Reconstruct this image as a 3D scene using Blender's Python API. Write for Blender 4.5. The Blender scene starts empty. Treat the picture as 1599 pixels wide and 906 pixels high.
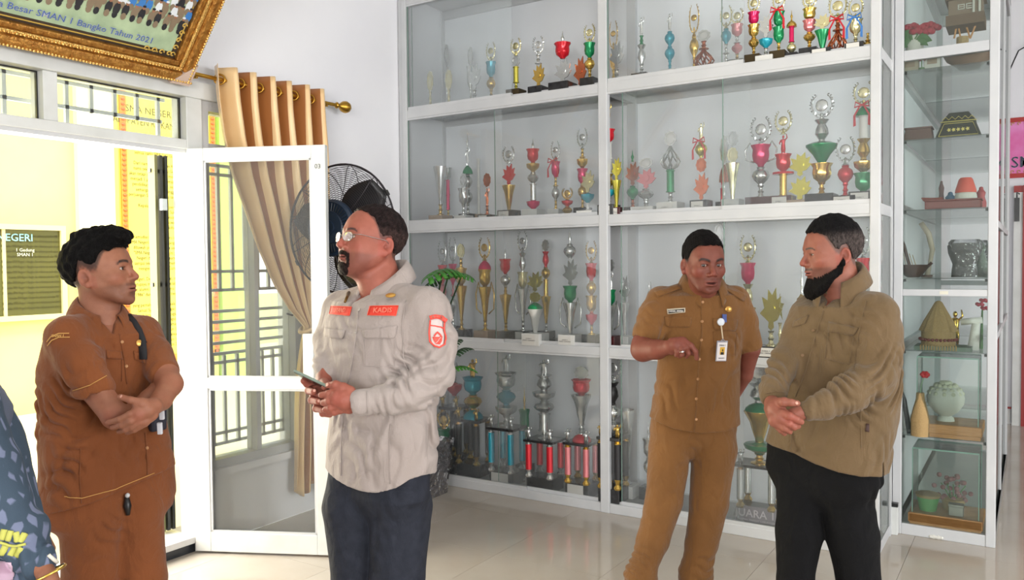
import bpy, bmesh, math, random
import numpy as np
from mathutils import Vector, Matrix
from mathutils.bvhtree import BVHTree
random.seed(7); rng = np.random.RandomState(5)
SC = bpy.context.scene; COL = SC.collection
# ------------------------------------------------------------------ camera
FPX = 1275.0
RC = np.array([[0.84280317, -0.00886243, 0.53814893],
               [0.53813628, 0.03170942, -0.84226116],
               [-0.00959992, 0.99945784, 0.03149400]])       # world = RC @ camera axes
CAM = np.array([0.0, 0.0, 1.5])
cd = bpy.data.cameras.new('camera'); cam = bpy.data.objects.new('camera', cd); COL.objects.link(cam)
cd.sensor_width = 36.0; cd.lens = FPX / 1599 * 36; cd.clip_start = 0.05; cd.clip_end = 100
m4 = Matrix.Identity(4)
for i in range(3):
    for j in range(3): m4[i][j] = RC[i][j]
    m4[i][3] = CAM[i]
cam.matrix_world = m4
SC.camera = cam
# ------------------------------------------------------------------ view, world, lights
vs = SC.view_settings; vs.view_transform = 'Standard'; vs.look = 'None'; vs.gamma = 1; vs.use_curve_mapping = False
vs.exposure = 0.46
wd = bpy.data.worlds.new('sky'); SC.world = wd; wd.use_nodes = True
bg = wd.node_tree.nodes['Background']; bg.inputs[0].default_value = (0.97, 0.985, 1.0, 1); bg.inputs[1].default_value = 2.2
SC.cycles.max_bounces = 8; SC.cycles.diffuse_bounces = 3; SC.cycles.glossy_bounces = 4; SC.cycles.transmission_bounces = 6
SC.cycles.transparent_max_bounces = 24; SC.cycles.caustics_reflective = False; SC.cycles.caustics_refractive = False
SC.cycles.use_denoising = True
def area(name, loc, target, sx, sy, power, col=(1, 1, 1)):
    l = bpy.data.lights.new(name, 'AREA'); l.shape = 'RECTANGLE'; l.size = sx; l.size_y = sy; l.energy = power; l.color = col
    o = bpy.data.objects.new(name, l); COL.objects.link(o); o.location = loc
    o.rotation_euler = (Vector(target) - Vector(loc)).to_track_quat('-Z', 'Y').to_euler(); return o
area('window_daylight_rear_a', (0.52, -3.85, 1.75), (-0.3, 0, 1.6), 1.7, 1.6, 95, (1, 0.98, 0.96))
area('window_daylight_rear_b', (2.55, -3.85, 1.75), (0.9, 0, 1.6), 1.7, 1.6, 85, (1, 0.98, 0.96))
area('window_daylight_side_a', (4.35, 0.6, 1.75), (0, 1.4, 1.5), 1.6, 1.5, 85, (0.97, 0.98, 1))
area('window_daylight_side_b', (4.35, 3.4, 1.75), (0, 3.2, 1.5), 1.6, 1.5, 60, (0.97, 0.98, 1))
area('doorway_daylight', (-3.98, 2.2, 1.15), (0, 1.9, 1.1), 0.9, 1.9, 50, (1, 0.95, 0.82))
sl = bpy.data.lights.new('sun', 'SUN'); sl.energy = 3.0; sl.angle = math.radians(8); sl.color = (1, 0.96, 0.88)
so = bpy.data.objects.new('sun', sl); COL.objects.link(so); so.rotation_euler = Vector((-0.35, 0.3, -1)).to_track_quat('-Z', 'Y').to_euler()

# ------------------------------------------------------------------ helpers
def lin(c):
    return tuple(((v / 255) / 12.92 if v / 255 <= 0.04045 else ((v / 255 + 0.055) / 1.055) ** 2.4) for v in c) + (1.0,)
MATS = {}
def mat(name, col, rough=0.5, metal=0.0, wr=0.0, wrs=14.0, var=None, vscale=8.0, bump=0.0, bscale=60.0, spec=0.5, stretch=None, attr=None, sheen=0.0, coat=0.0, detail=4, trans=0.0):
    if name in MATS: return MATS[name]
    m = bpy.data.materials.new(name); m.use_nodes = True; nt = m.node_tree; b = nt.nodes['Principled BSDF']
    b.inputs['Base Color'].default_value = lin(col); b.inputs['Roughness'].default_value = rough; b.inputs['Metallic'].default_value = metal
    b.inputs['Specular IOR Level'].default_value = spec
    if sheen: b.inputs['Sheen Weight'].default_value = sheen; b.inputs['Sheen Roughness'].default_value = 0.5
    if coat: b.inputs['Coat Weight'].default_value = coat
    tc = nt.nodes.new('ShaderNodeTexCoord'); src = tc.outputs['Object']
    if stretch:
        mp = nt.nodes.new('ShaderNodeMapping'); mp.inputs['Scale'].default_value = stretch; nt.links.new(src, mp.inputs[0]); src = mp.outputs[0]
    colout = None
    if var:
        n = nt.nodes.new('ShaderNodeTexNoise'); n.inputs['Scale'].default_value = vscale; n.inputs['Detail'].default_value = detail
        nt.links.new(src, n.inputs['Vector'])
        r = nt.nodes.new('ShaderNodeValToRGB'); r.color_ramp.elements[0].position = 0.3; r.color_ramp.elements[1].position = 0.7
        r.color_ramp.elements[0].color = lin(var); r.color_ramp.elements[1].color = lin(col)
        nt.links.new(n.outputs['Fac'], r.inputs[0]); colout = r.outputs[0]
    if attr:
        a = nt.nodes.new('ShaderNodeAttribute'); a.attribute_name = attr
        if colout is not None:
            mx = nt.nodes.new('ShaderNodeMix'); mx.data_type = 'RGBA'; mx.blend_type = 'MULTIPLY'; mx.inputs[0].default_value = 1.0
            nt.links.new(colout, mx.inputs[6]); nt.links.new(a.outputs['Color'], mx.inputs[7]); colout = mx.outputs[2]
        else: colout = a.outputs['Color']
    if colout is not None: nt.links.new(colout, b.inputs['Base Color'])
    if bump:
        n2 = nt.nodes.new('ShaderNodeTexNoise'); n2.inputs['Scale'].default_value = bscale; n2.inputs['Detail'].default_value = 3
        nt.links.new(src, n2.inputs['Vector'])
        bp = nt.nodes.new('ShaderNodeBump'); bp.inputs['Strength'].default_value = bump; bp.inputs['Distance'].default_value = 0.01
        nt.links.new(n2.outputs['Fac'], bp.inputs['Height']); nt.links.new(bp.outputs[0], b.inputs['Normal'])
        if wr:
            n3 = nt.nodes.new('ShaderNodeTexNoise'); n3.inputs['Scale'].default_value = wrs; n3.inputs['Detail'].default_value = 3; n3.inputs['Distortion'].default_value = 1.3; n3.inputs['Roughness'].default_value = .45
            mp3 = nt.nodes.new('ShaderNodeMapping'); mp3.inputs['Rotation'].default_value = (.5, .3, .2); mp3.inputs['Scale'].default_value = (1, 1, .6)
            nt.links.new(src, mp3.inputs[0]); nt.links.new(mp3.outputs[0], n3.inputs['Vector'])
            b3 = nt.nodes.new('ShaderNodeBump'); b3.inputs['Strength'].default_value = wr; b3.inputs['Distance'].default_value = 0.03
            nt.links.new(n3.outputs['Fac'], b3.inputs['Height']); nt.links.new(b3.outputs[0], bp.inputs['Normal'])
    MATS[name] = m; return m
def glass_mat(name, tint, haze, hazecol=(205, 212, 208), refl=1.0):
    """thin pane: transparent, fresnel reflection, a film of dust"""
    m = bpy.data.materials.new(name); m.use_nodes = True; nt = m.node_tree; nt.nodes.clear()
    o = nt.nodes.new('ShaderNodeOutputMaterial'); t = nt.nodes.new('ShaderNodeBsdfTransparent'); t.inputs[0].default_value = lin(tint)
    g = nt.nodes.new('ShaderNodeBsdfGlossy'); g.inputs['Roughness'].default_value = 0.02
    d = nt.nodes.new('ShaderNodeBsdfDiffuse'); d.inputs[0].default_value = lin(hazecol)
    m1 = nt.nodes.new('ShaderNodeMixShader'); m2 = nt.nodes.new('ShaderNodeMixShader')
    nz = nt.nodes.new('ShaderNodeTexNoise'); nz.inputs['Scale'].default_value = 3.0
    tc = nt.nodes.new('ShaderNodeTexCoord'); nt.links.new(tc.outputs['Object'], nz.inputs['Vector'])
    mr = nt.nodes.new('ShaderNodeMapRange'); mr.inputs[1].default_value = 0.3; mr.inputs[2].default_value = 0.7
    mr.inputs[3].default_value = haze * 0.75; mr.inputs[4].default_value = haze * 1.2
    nt.links.new(nz.outputs['Fac'], mr.inputs[0]); nt.links.new(mr.outputs[0], m1.inputs[0])
    nt.links.new(t.outputs[0], m1.inputs[1]); nt.links.new(d.outputs[0], m1.inputs[2])
    f = nt.nodes.new('ShaderNodeFresnel'); f.inputs[0].default_value = 1.45
    mu = nt.nodes.new('ShaderNodeMath'); mu.operation = 'MULTIPLY'; mu.inputs[1].default_value = refl
    nt.links.new(f.outputs[0], mu.inputs[0]); nt.links.new(mu.outputs[0], m2.inputs[0])
    nt.links.new(m1.outputs[0], m2.inputs[1]); nt.links.new(g.outputs[0], m2.inputs[2]); nt.links.new(m2.outputs[0], o.inputs[0])
    MATS[name] = m; return m

def tag(o, label=None, cat=None, group=None, kind=None):
    if label: o['label'] = label
    if cat: o['category'] = cat
    if group: o['group'] = group
    if kind: o['kind'] = kind
    return o
def empty(name, loc=(0, 0, 0), label=None, cat=None, group=None, kind=None, rz=0.0):
    o = bpy.data.objects.new(name, None); COL.objects.link(o); o.location = loc; o.rotation_euler = (0, 0, rz); o.empty_display_size = 0.05
    return tag(o, label, cat, group, kind)
def link(name, me, m=None, parent=None, loc=None):
    o = bpy.data.objects.new(name, me); COL.objects.link(o)
    if m is not None: me.materials.clear(); me.materials.append(m)
    if parent is not None: o.parent = parent
    if loc is not None: o.location = loc
    return o
def root_loc(p):
    v = Vector((0, 0, 0))
    while p is not None: v = v + p.location; p = p.parent
    return v
class MB:
    """collects faces in world coordinates; build() links them as ONE mesh object"""
    def __init__(s): s.v = []; s.f = []
    def add(s, vs_, fs):
        n = len(s.v); s.v.extend([tuple(map(float, q)) for q in vs_]); s.f.extend([tuple(i + n for i in f) for f in fs]); return s
    def box(s, x0, x1, y0, y1, z0, z1, M=None):
        vs_ = [(x, y, z) for z in (z0, z1) for y in (y0, y1) for x in (x0, x1)]
        if M is not None: vs_ = [tuple(M @ Vector(q)) for q in vs_]
        return s.add(vs_, [(0, 2, 3, 1), (4, 5, 7, 6), (0, 1, 5, 4), (2, 6, 7, 3), (0, 4, 6, 2), (1, 3, 7, 5)])
    def frustum(s, x, y, z0, z1, a0, b0, a1, b1):
        vs_ = [(x + i * a0, y + j * b0, z0) for j in (-1, 1) for i in (-1, 1)] + [(x + i * a1, y + j * b1, z1) for j in (-1, 1) for i in (-1, 1)]
        return s.add(vs_, [(0, 2, 3, 1), (4, 5, 7, 6), (0, 1, 5, 4), (2, 6, 7, 3), (0, 4, 6, 2), (1, 3, 7, 5)])
    def lathe(s, prof, n=16, c=(0, 0, 0), M=None, flute=0):
        vs_ = []; fs = []
        for r, z in prof:
            for k in range(n):
                a = 2 * math.pi * k / n; rr = r * (1 - flute * (k % 2))
                q = (rr * math.cos(a), rr * math.sin(a), z)
                if M is not None: q = tuple(M @ Vector(q))
                vs_.append((q[0] + c[0], q[1] + c[1], q[2] + c[2]))
        for i in range(len(prof) - 1):
            for k in range(n):
                a, b = i * n + k, i * n + (k + 1) % n; fs.append((a, b, b + n, a + n))
        fs.append(tuple(range(n - 1, -1, -1))); fs.append(tuple(range((len(prof) - 1) * n, len(prof) * n)))
        return s.add(vs_, fs)
    def tube(s, pts, r, n=8, closed=False):
        pts = [Vector(p) for p in pts]; m = len(pts); rs = r if isinstance(r, (list, tuple)) else [r] * m
        vs_ = []; up = Vector((0, 0, 1)); prev = None
        for i, p in enumerate(pts):
            a = pts[(i - 1) % m] if (closed or i > 0) else p; b = pts[(i + 1) % m] if (closed or i < m - 1) else p
            t = (b - a)
            t = t.normalized() if t.length > 1e-9 else Vector((0, 0, 1))
            if prev is None:
                x = t.cross(up);  x = x.normalized() if x.length > 1e-3 else t.cross(Vector((1, 0, 0))).normalized()
            else:
                x = prev - t * prev.dot(t); x = x.normalized() if x.length > 1e-6 else t.orthogonal().normalized()
            prev = x; y = t.cross(x)
            for k in range(n):
                an = 2 * math.pi * k / n; vs_.append(p + x * (rs[i] * math.cos(an)) + y * (rs[i] * math.sin(an)))
        fs = []
        for i in range(m if closed else m - 1):
            for k in range(n):
                a, b = i * n + k, i * n + (k + 1) % n; c = ((i + 1) % m) * n + k; d = ((i + 1) % m) * n + (k + 1) % n
                fs.append((a, b, d, c))
        if not closed: fs.append(tuple(range(n - 1, -1, -1))); fs.append(tuple(range((m - 1) * n, m * n)))
        return s.add(vs_, fs)
    def prism(s, poly, d, M):
        """2-D outline (x, z) extruded by d along y, placed by matrix M"""
        n = len(poly); vs_ = [tuple(M @ Vector((x, 0, z))) for x, z in poly] + [tuple(M @ Vector((x, d, z))) for x, z in poly]
        fs = [tuple(range(n)), tuple(range(2 * n - 1, n - 1, -1))] + [(i, i + n, (i + 1) % n + n, (i + 1) % n) for i in range(n)]
        return s.add(vs_, fs)
    def ball(s, c, rx, ry=None, rz=None, n=12, M=None):
        ry = rx if ry is None else ry; rz = rx if rz is None else rz; vs_ = []; fs = []; m = max(4, n // 2)
        for i in range(m + 1):
            t = math.pi * i / m
            for k in range(n):
                a = 2 * math.pi * k / n; q = Vector((rx * math.sin(t) * math.cos(a), ry * math.sin(t) * math.sin(a), rz * math.cos(t)))
                if M is not None: q = M @ q
                vs_.append((q[0] + c[0], q[1] + c[1], q[2] + c[2]))
        for i in range(m):
            for k in range(n):
                a, b = i * n + k, i * n + (k + 1) % n; fs.append((a, a + n, b + n, b))
        return s.add(vs_, fs)
    def grid(s, P, closed=False):
        """P[i][j] points; open sheet"""
        h = len(P); w = len(P[0]); vs_ = [p for row in P for p in row]
        fs = [(i * w + j, i * w + j + 1, (i + 1) * w + j + 1, (i + 1) * w + j) for i in range(h - 1) for j in range(w - 1)]
        return s.add(vs_, fs)
    def build(s, name, m, parent=None, smooth=False, bevel=0.0, solid=0.0, label=None, kind=None, fix=True):
        off = root_loc(parent)
        me = bpy.data.meshes.new(name); me.from_pydata([(x - off[0], y - off[1], z - off[2]) for x, y, z in s.v], [], s.f)
        if fix or solid:
            bm = bmesh.new(); bm.from_mesh(me); bmesh.ops.remove_doubles(bm, verts=bm.verts, dist=1e-6)
            if fix: bmesh.ops.recalc_face_normals(bm, faces=bm.faces)
            bm.to_mesh(me); bm.free()
        me.update()
        if smooth: me.shade_smooth(); 
        o = link(name, me, m, parent)
        if bevel:
            b = o.modifiers.new('bevel', 'BEVEL'); b.width = bevel; b.segments = 2; b.limit_method = 'ANGLE'
        if solid:
            b = o.modifiers.new('solid', 'SOLIDIFY'); b.thickness = solid; b.offset = 0
        if smooth == 'auto':
            me.shade_smooth(); me.set_sharp_from_angle(angle=math.radians(40))
        if label: o['label'] = label
        if kind: o['kind'] = kind
        return o
def axisM(o, x, z):
    """matrix at o whose x axis runs along x and z axis along z (y completes)"""
    x = Vector(x).normalized(); z = Vector(z); z = (z - x * z.dot(x)).normalized(); y = z.cross(x)
    M = Matrix.Identity(4)
    for i in range(3): M[i][0] = x[i]; M[i][1] = y[i]; M[i][2] = z[i]; M[i][3] = o[i]
    return M
def text(s_, size, M, m, parent, ext=0.0005, align='CENTER', name='lettering', sx=1.0, bold=0.0):
    """flat lettering: reads along M's x axis, up along M's z axis, facing M's -y"""
    c = bpy.data.curves.new(name, 'FONT'); c.body = s_; c.size = size; c.extrude = ext; c.align_x = align; c.align_y = 'CENTER'; c.offset = bold
    c.resolution_u = 2
    c.materials.append(m); o = bpy.data.objects.new(name, c); COL.objects.link(o)
    R = Matrix(((1, 0, 0, 0), (0, 0, -1, 0), (0, 1, 0, 0), (0, 0, 0, 1)))
    T = M @ R @ Matrix.Diagonal((sx, 1, 1, 1))
    if parent is not None:
        o.parent = parent; T = Matrix.Translation(-root_loc(parent)) @ T
    o.matrix_local = T
    return o
def pix(x, y, **k):
    """the point of a world plane (X=, Y= or Z=) that the lens at CAM sees through (x, y); D= is the distance along the view axis"""
    d = RC @ np.array([x - 799.5, 453.0 - y, -FPX]); (a, v), = k.items()
    if a == 'D': return CAM + d * (v / FPX)
    i = 'XYZ'.index(a); return CAM + d * ((v - CAM[i]) / d[i])
# ------------------------------------------------------------------ materials
M_wall = mat('wall_paint', (240, 240, 243), 0.85, var=(234, 234, 239), vscale=1.5, bump=0.05, bscale=30)
M_ceil = mat('ceiling_paint', (225, 225, 222), 0.9)
M_alu = mat('aluminium_white', (206, 207, 208), 0.38, var=(196, 198, 200), vscale=5, spec=0.5)
M_door = mat('door_paint', (222, 224, 222), 0.42, var=(208, 210, 206), vscale=7)
M_tile = mat('floor_tile', (190, 181, 170), 0.09, var=(182, 171, 157), vscale=2.5, spec=0.5)
M_grout = mat('tile_grout', (120, 108, 96), 0.8)
M_glass = glass_mat("dusty_glass", (254, 255, 255), 0.055, (232, 238, 240), .75)
M_gclear = glass_mat("shelf_glass", (250, 254, 252), 0.025, (215, 228, 222), .8)
M_gdoor = glass_mat("door_glass", (250, 252, 251), 0.05, (225, 228, 226))
M_case = glass_mat('case_glass', (253, 255, 254), 0.012, (220, 228, 224), .8)
M_back = mat('cabinet_back', (242, 244, 247), 0.6, var=(236, 239, 243), vscale=1.2)
M_yel = mat('corridor_paint', (250, 236, 132), 0.8, var=(250, 240, 150), vscale=0.8)
M_black = mat('black_plastic', (24, 24, 26), 0.35)
M_gold = mat('gold_metal', (224, 186, 92), 0.22, 1.0)
M_brass = mat('brass_rod', (190, 146, 62), 0.3, 1.0)
# ------------------------------------------------------------------ setting
WX = -3.74; BY = 4.86
def struct(name, mb, m, parent=None, **k): o = mb.build(name, m, parent, **k); (o.__setitem__('kind', 'structure') if parent is None else None); return o
def sroot(name): return empty(name, (0, 0, 0), kind='structure')
fl = sroot('floor')
MB().box(WX, 4.5, -4.0, 8.7, -0.12, -0.012).build('slab', M_grout, fl)
tm = MB().box(-0.2985, 0.2985, -0.2985, 0.2985, -0.0115, 0.0); tile0 = None
for i in range(-3, 12):
    for j in range(-9, 8):
        x0 = -2.33 + 0.6 * i; y0 = 4.07 + 0.6 * j
        xa, xb = max(x0, WX) + .0008, min(x0 + .6, 4.5) - .0008; ya, yb = max(y0, -1.3) + .0008, min(y0 + .6, 8.7) - .0008
        if xb - xa < .05 or yb - ya < .05: continue
        if xb - xa > .59 and yb - ya > .59:
            if tile0 is None: tile0 = MB().box(-.2992, .2992, -.2992, .2992, -.0115, 0).build('floor_tile', M_tile); o = tile0
            else: o = tile0.copy(); COL.objects.link(o)
            o.parent = fl; o.location = ((xa + xb) / 2, (ya + yb) / 2, 0)
        else: MB().box(xa, xb, ya, yb, -.0115, 0).build('floor_tile', M_tile, fl)
MB().box(WX, 4.5, -4.0, -1.3, -.0115, 0).build('floor_apron', M_tile, fl)
struct('ceiling', MB().box(-3.94, 4.7, -4.2, 8.9, 3.9, 4.05), M_ceil)
# door wall
wl = sroot('wall_left')
def wbox(*a): MB().box(*a).build('wall_section', M_wall, wl)
wbox(-3.94, WX, -4.2, 0.9, 0, 3.9); wbox(-3.94, WX, 0.9, 3.47, 2.475, 3.9); wbox(-3.94, WX, 3.47, 8.9, 0, 3.9); wbox(-3.94, WX, 2.79, 3.47, 0, 0.40)
wb = sroot('wall_back')
MB().box(WX, -0.66, BY, 5.06, 0, 3.9).build('wall_section', M_wall, wb)
MB().box(-0.86, -0.66, 5.06, 8.7, 0, 3.9).build('wall_section', M_wall, wb)
wf = sroot('wall_far')
MB().box(-0.86, -0.155, 8.7, 8.9, 0, 3.9).build('wall_section', M_wall, wf)
MB().box(-0.155, 0.75, 8.7, 8.9, 2.1, 3.9).build('wall_section', M_wall, wf); MB().box(0.75, 4.7, 8.7, 8.9, 0, 3.9).build('wall_section', M_wall, wf)
MB().box(-0.66, -0.17, 8.67, 8.7, 0, 0.14).build('skirting', mat('skirting_white', (222, 222, 220), 0.5), wf)
MB().box(-0.66, -0.16, 8.665, 8.7, 0.14, 0.155).build('skirting_cap', mat('red_trim', (150, 28, 26), 0.4), wf)
wr = sroot('wall_right')
for y0, y1 in ((-4.2, -0.3), (1.5, 2.5), (4.3, 8.9)): MB().box(4.5, 4.7, y0, y1, 0, 3.9).build('wall_section', M_wall, wr)
for y0, y1 in ((-0.3, 1.5), (2.5, 4.3)):
    MB().box(4.5, 4.7, y0, y1, 0, 0.9).build('wall_section', M_wall, wr); MB().box(4.5, 4.7, y0, y1, 2.6, 3.9).build('wall_section', M_wall, wr)
wk = sroot('wall_rear')
for x0, x1 in ((-3.94, -0.38), (1.42, 1.65), (3.45, 4.7)): MB().box(x0, x1, -4.2, -4.0, 0, 3.9).build('wall_section', M_wall, wk)
for x0, x1 in ((-0.38, 1.42), (1.65, 3.45)):
    MB().box(x0, x1, -4.2, -4.0, 0, 0.9).build('wall_section', M_wall, wk); MB().box(x0, x1, -4.2, -4.0, 2.6, 3.9).build('wall_section', M_wall, wk)
    w = sroot('window_%d' % (3 if x0 < 1 else 4))
    for a, b in ((x0, x0 + .06), ((x0 + x1) / 2 - .03, (x0 + x1) / 2 + .03), (x1 - .06, x1)): MB().box(a, b, -4.12, -4.06, 0.9, 2.6).build('window_frame', M_alu, w)
    MB().box(x0, x1, -4.10, -4.095, .9, 2.6).build('pane', M_gclear, w)
# far doorway with red frame
dr = sroot('door_2')
rt = mat('red_trim', (150, 28, 26), 0.4)
MB().box(-0.155, -0.085, 8.62, 8.72, 0, 2.1).build('door_jamb', M_door, dr); MB().box(-0.085, -0.02, 8.6, 8.74, 0, 2.16).build('door_jamb', rt, dr)
MB().box(-0.155, 0.75, 8.62, 8.74, 2.1, 2.16).build('door_head', rt, dr)
MB().box(-0.02, 0.75, 8.72, 8.76, 0, 2.1).build('door_panel', mat('dark_red_door', (120, 40, 34), 0.5), dr)
hk = empty('door_hook', (-0.15, 8.6, 1.85), 'black metal latch strip hung on the jamb of the far doorway', 'latch')
MB().box(-.15, -.11, 8.585, 8.62, 1.84, 2.05).build('strip', M_black, hk); MB().tube([(-.13, 8.58, 2.05), (-.13, 8.575, 2.1), (-.11, 8.58, 2.08)], .006).build('ring', M_black, hk)

# ------------------------------------------------------------------ door frame, transom, window
def frame_rect(mb, x0, x1, y0, y1, z0, z1, w):      # a rectangular frame in a plane of constant X
    mb.box(x0, x1, y0, y0 + w, z0, z1); mb.box(x0, x1, y1 - w, y1, z0, z1); mb.box(x0, x1, y0 + w, y1 - w, z0, z0 + w); mb.box(x0, x1, y0 + w, y1 - w, z1 - w, z1)
d1 = sroot('door_1')
MB().box(-3.84, -3.715, 2.69, 2.785, 0.0, 2.475).build('door_post', M_door, d1, bevel=.004)
MB().box(-3.84, -3.715, 0.9, 0.99, 0.0, 2.475).build('door_post', M_door, d1, bevel=.004)
MB().box(-3.84, -3.70, 0.9, 3.46, 2.385, 2.475).build('head_rail', M_door, d1, bevel=.006)
MB().box(-3.84, -3.715, 0.99, 2.69, 2.115, 2.165).build('transom_rail', M_door, d1, bevel=.004)
MB().box(-3.82, -3.725, 0.99, 2.69, 2.095, 2.115).build('transom_lip', M_alu, d1)
for y in (1.10, 1.965): MB().box(-3.83, -3.72, y, y + .065, 2.165, 2.385).build('transom_mullion', M_door, d1, bevel=.003)
for y0, y1 in ((1.165, 1.965), (2.03, 2.69)):
    q = MB(); frame_rect(q, -3.78, -3.765, y0, y1, 2.165, 2.385, .006); q.build('glazing_bead', M_black, d1)
    MB().box(-3.776, -3.772, y0 + .004, y1 - .004, 2.169, 2.381).build('transom_pane', M_gdoor, d1)
MB().box(-3.94, -3.70, 0.9, 2.69, 0.05, 0.085).build('threshold', mat('threshold_stone', (205, 205, 205), 0.25), d1, bevel=.004)
for k in range(5):
    y0 = .9 + .36 * k; MB().box(-3.93, -3.72, y0 + .003, min(y0 + .357, 2.69), 0.0, 0.05).build('riser_tile', mat('black_tile', (38, 42, 48), 0.15), d1)
# window beside the door
w1 = sroot('window_1')
q = MB(); frame_rect(q, -3.84, -3.73, 2.785, 3.47, .40, 2.385, .05); q.build('window_frame', M_alu, w1)
MB().box(-3.83, -3.74, 2.835, 3.42, 2.115, 2.165).build('window_rail', M_alu, w1); MB().box(-3.83, -3.74, 3.13, 3.16, .45, 2.115).build('window_mullion', M_alu, w1)
for a, b in ((.45, 2.115), (2.165, 2.335)): MB().box(-3.79, -3.786, 2.835, 3.42, a, b).build('pane', M_gdoor, w1)
MB().box(-3.80, -3.70, 2.785, 3.49, .365, .405).build('window_sill', M_wall, w1)
# grilles (steel bars painted grey)
M_bar = mat('grey_bar_paint', (214, 218, 214), 0.5)
gr = empty('window_grille', (-3.88, 3.15, .45), 'grey steel bar grille outside the window behind the gold curtain', 'grille')
def bar(y0, z0, y1, z1, r=.009, x=-3.88, p=None, nm='bar'):
    MB().box(x - r, x + r, min(y0, y1) - r, max(y0, y1) + r, min(z0, z1) - r, max(z0, z1) + r).build(nm, M_bar, p)
for z in (2.07, 2.02, 1.475, 1.37, 1.25, 1.19, 1.13, 1.07, 1.01, .96, .56, .50): bar(2.82, z, 3.44, z, p=gr, nm='cross_bar')
for y in (2.84, 2.92, 3.0, 3.09, 3.18, 3.27, 3.35, 3.42):
    bar(y, 1.37, y, 2.07, p=gr); bar(y + .02, .50, y + .02, .99, p=gr)
tg = empty('transom_grille', (-3.87, 2.3, 2.2), 'grey steel bar grille behind the glass over the doorway', 'grille')
bar(1.0, 2.265, 2.64, 2.265, p=tg, nm='cross_bar', x=-3.87); bar(1.0, 2.38, 2.66, 2.38, p=tg, nm='cross_bar', x=-3.87)
for y in (1.2, 1.35, 1.5, 1.64, 2.15, 2.27, 2.39, 2.51, 2.63, 1.87):
    lo = 2.175 if y in (2.15, 2.63, 1.2, 1.87) else 2.265
    bar(y, lo, y, 2.38, p=tg, x=-3.87)
fg = empty('folding_gate', (-3.9, 2.64, .085), 'black folding iron gate pushed back against the door post', 'gate')
for k, y in enumerate((2.605, 2.635, 2.665)):
    MB().box(-3.93, -3.87, y, y + .016, .10, 2.09).build('gate_bar', mat('gate_black', (18, 20, 20), 0.4) if k else mat('gate_olive', (88, 86, 44), 0.5), fg)
for z in (.2, .8, 1.4, 2.0): MB().box(-3.925, -3.90, 2.60, 2.68, z, z + .02).build('gate_link', M_black, fg)
MB().box(-3.86, -3.835, 2.62, 2.65, 1.80, 1.86).build('gate_lock', mat('steel_lock', (150, 155, 160), 0.3, 0.8), fg)

# open door leaf
dh = np.array([-3.70, 2.69]); de = np.array([-3.035, 3.01]); du = (de - dh) / np.linalg.norm(de - dh); DL = float(np.linalg.norm(de - dh))
door = empty('glazed_door', (dh[0], dh[1], 0), 'white painted glazed door leaf numbered 03 standing open before the gold curtain', 'door')
DM = axisM((dh[0], dh[1], 0), (du[0], du[1], 0), (0, 0, 1))     # x along leaf, y thickness (into wall side), z up
def dbox(nm, x0, x1, z0, z1, m, t0=-.02, t1=.02, **k): return MB().box(x0, x1, t0, t1, z0, z1, DM).build(nm, m, door, **k)
dbox('stile', 0, .085, .012, 2.115, M_door, bevel=.003); dbox('stile', DL - .075, DL, .012, 2.115, M_door, bevel=.003)
dbox('top_rail', .085, DL - .075, 2.05, 2.115, M_door, bevel=.003); dbox('mid_rail', .085, DL - .075, .868, .926, M_door, bevel=.003)
dbox('bottom_rail', .085, DL - .075, .012, .115, M_door, bevel=.003)
dbox('upper_pane', .08, DL - .07, .92, 2.055, M_gdoor, -.003, .003); dbox('lower_pane', .08, DL - .07, .11, .872, M_gdoor, -.003, .003)
q = MB()
for a, b in ((.926, 2.05), (.115, .868)):
    for x in (.085, DL - .087): q.box(x, x + .012, -.016, -.006, a, b, DM)
    for z in (a, b - .01): q.box(.085, DL - .075, -.016, -.006, z, z + .01, DM)
q.build('glazing_bead', M_alu, door)
refl_block = dbox('reflection_block', DL - .135, DL - .078, .926, 1.155, M_door, -.021, .021, bevel=.003)  # white block added in place of a bright reflection beside the stile
MB().box(-.004, .004, -.05, -.02, -.03, .03, DM @ Matrix.Translation((DL - .035, 0, 1.05))).build('handle', mat('steel_lock', (150, 155, 160), .3, .8), door)
for z in (.25, 1.05, 1.9): MB().lathe([(.008, z - .05), (.008, z + .05)], 8, (dh[0] - .012, dh[1] - .0, 0)).build('hinge', M_alu, door)
text('03', .034, DM @ Matrix.Translation((DL - .040, -.0205, 2.005)), mat('ink_grey', (90, 92, 92), .7), door, name='door_number')

# ------------------------------------------------------------------ corridor outside
ext = sroot('corridor_floor')
MB().box(-16, -3.94, -6, 14, -.05, .08).build('paving', mat('corridor_tile', (226, 216, 186), 0.35), ext)
cw = sroot('wall_corridor')
MB().box(-8.5, -8.27, -4, 6.36, .08, 3.9).build('wall_section', M_yel, cw)
MB().box(-8.27, -8.2, 4.66, 5.05, .08, 3.9).build('pilaster', mat('corridor_cream', (252, 246, 190), .8), cw)
lime = mat('lime_paint', (196, 232, 120), .7)
pl = sroot('pillar')
MB().box(-8.6, -8.25, 6.42, 6.74, .08, 4.2).build('shaft', lime, pl); MB().box(-9.6, -9.3, 7.15, 7.45, .08, 4.2).build('shaft', mat('pale_lime', (214, 236, 160), .7), pl)
MB().box(-12.2, -12, 4, 14, .08, 1.0).build('garden_wall', mat('pale_lime', (214, 236, 160), .7), pl)
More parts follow.
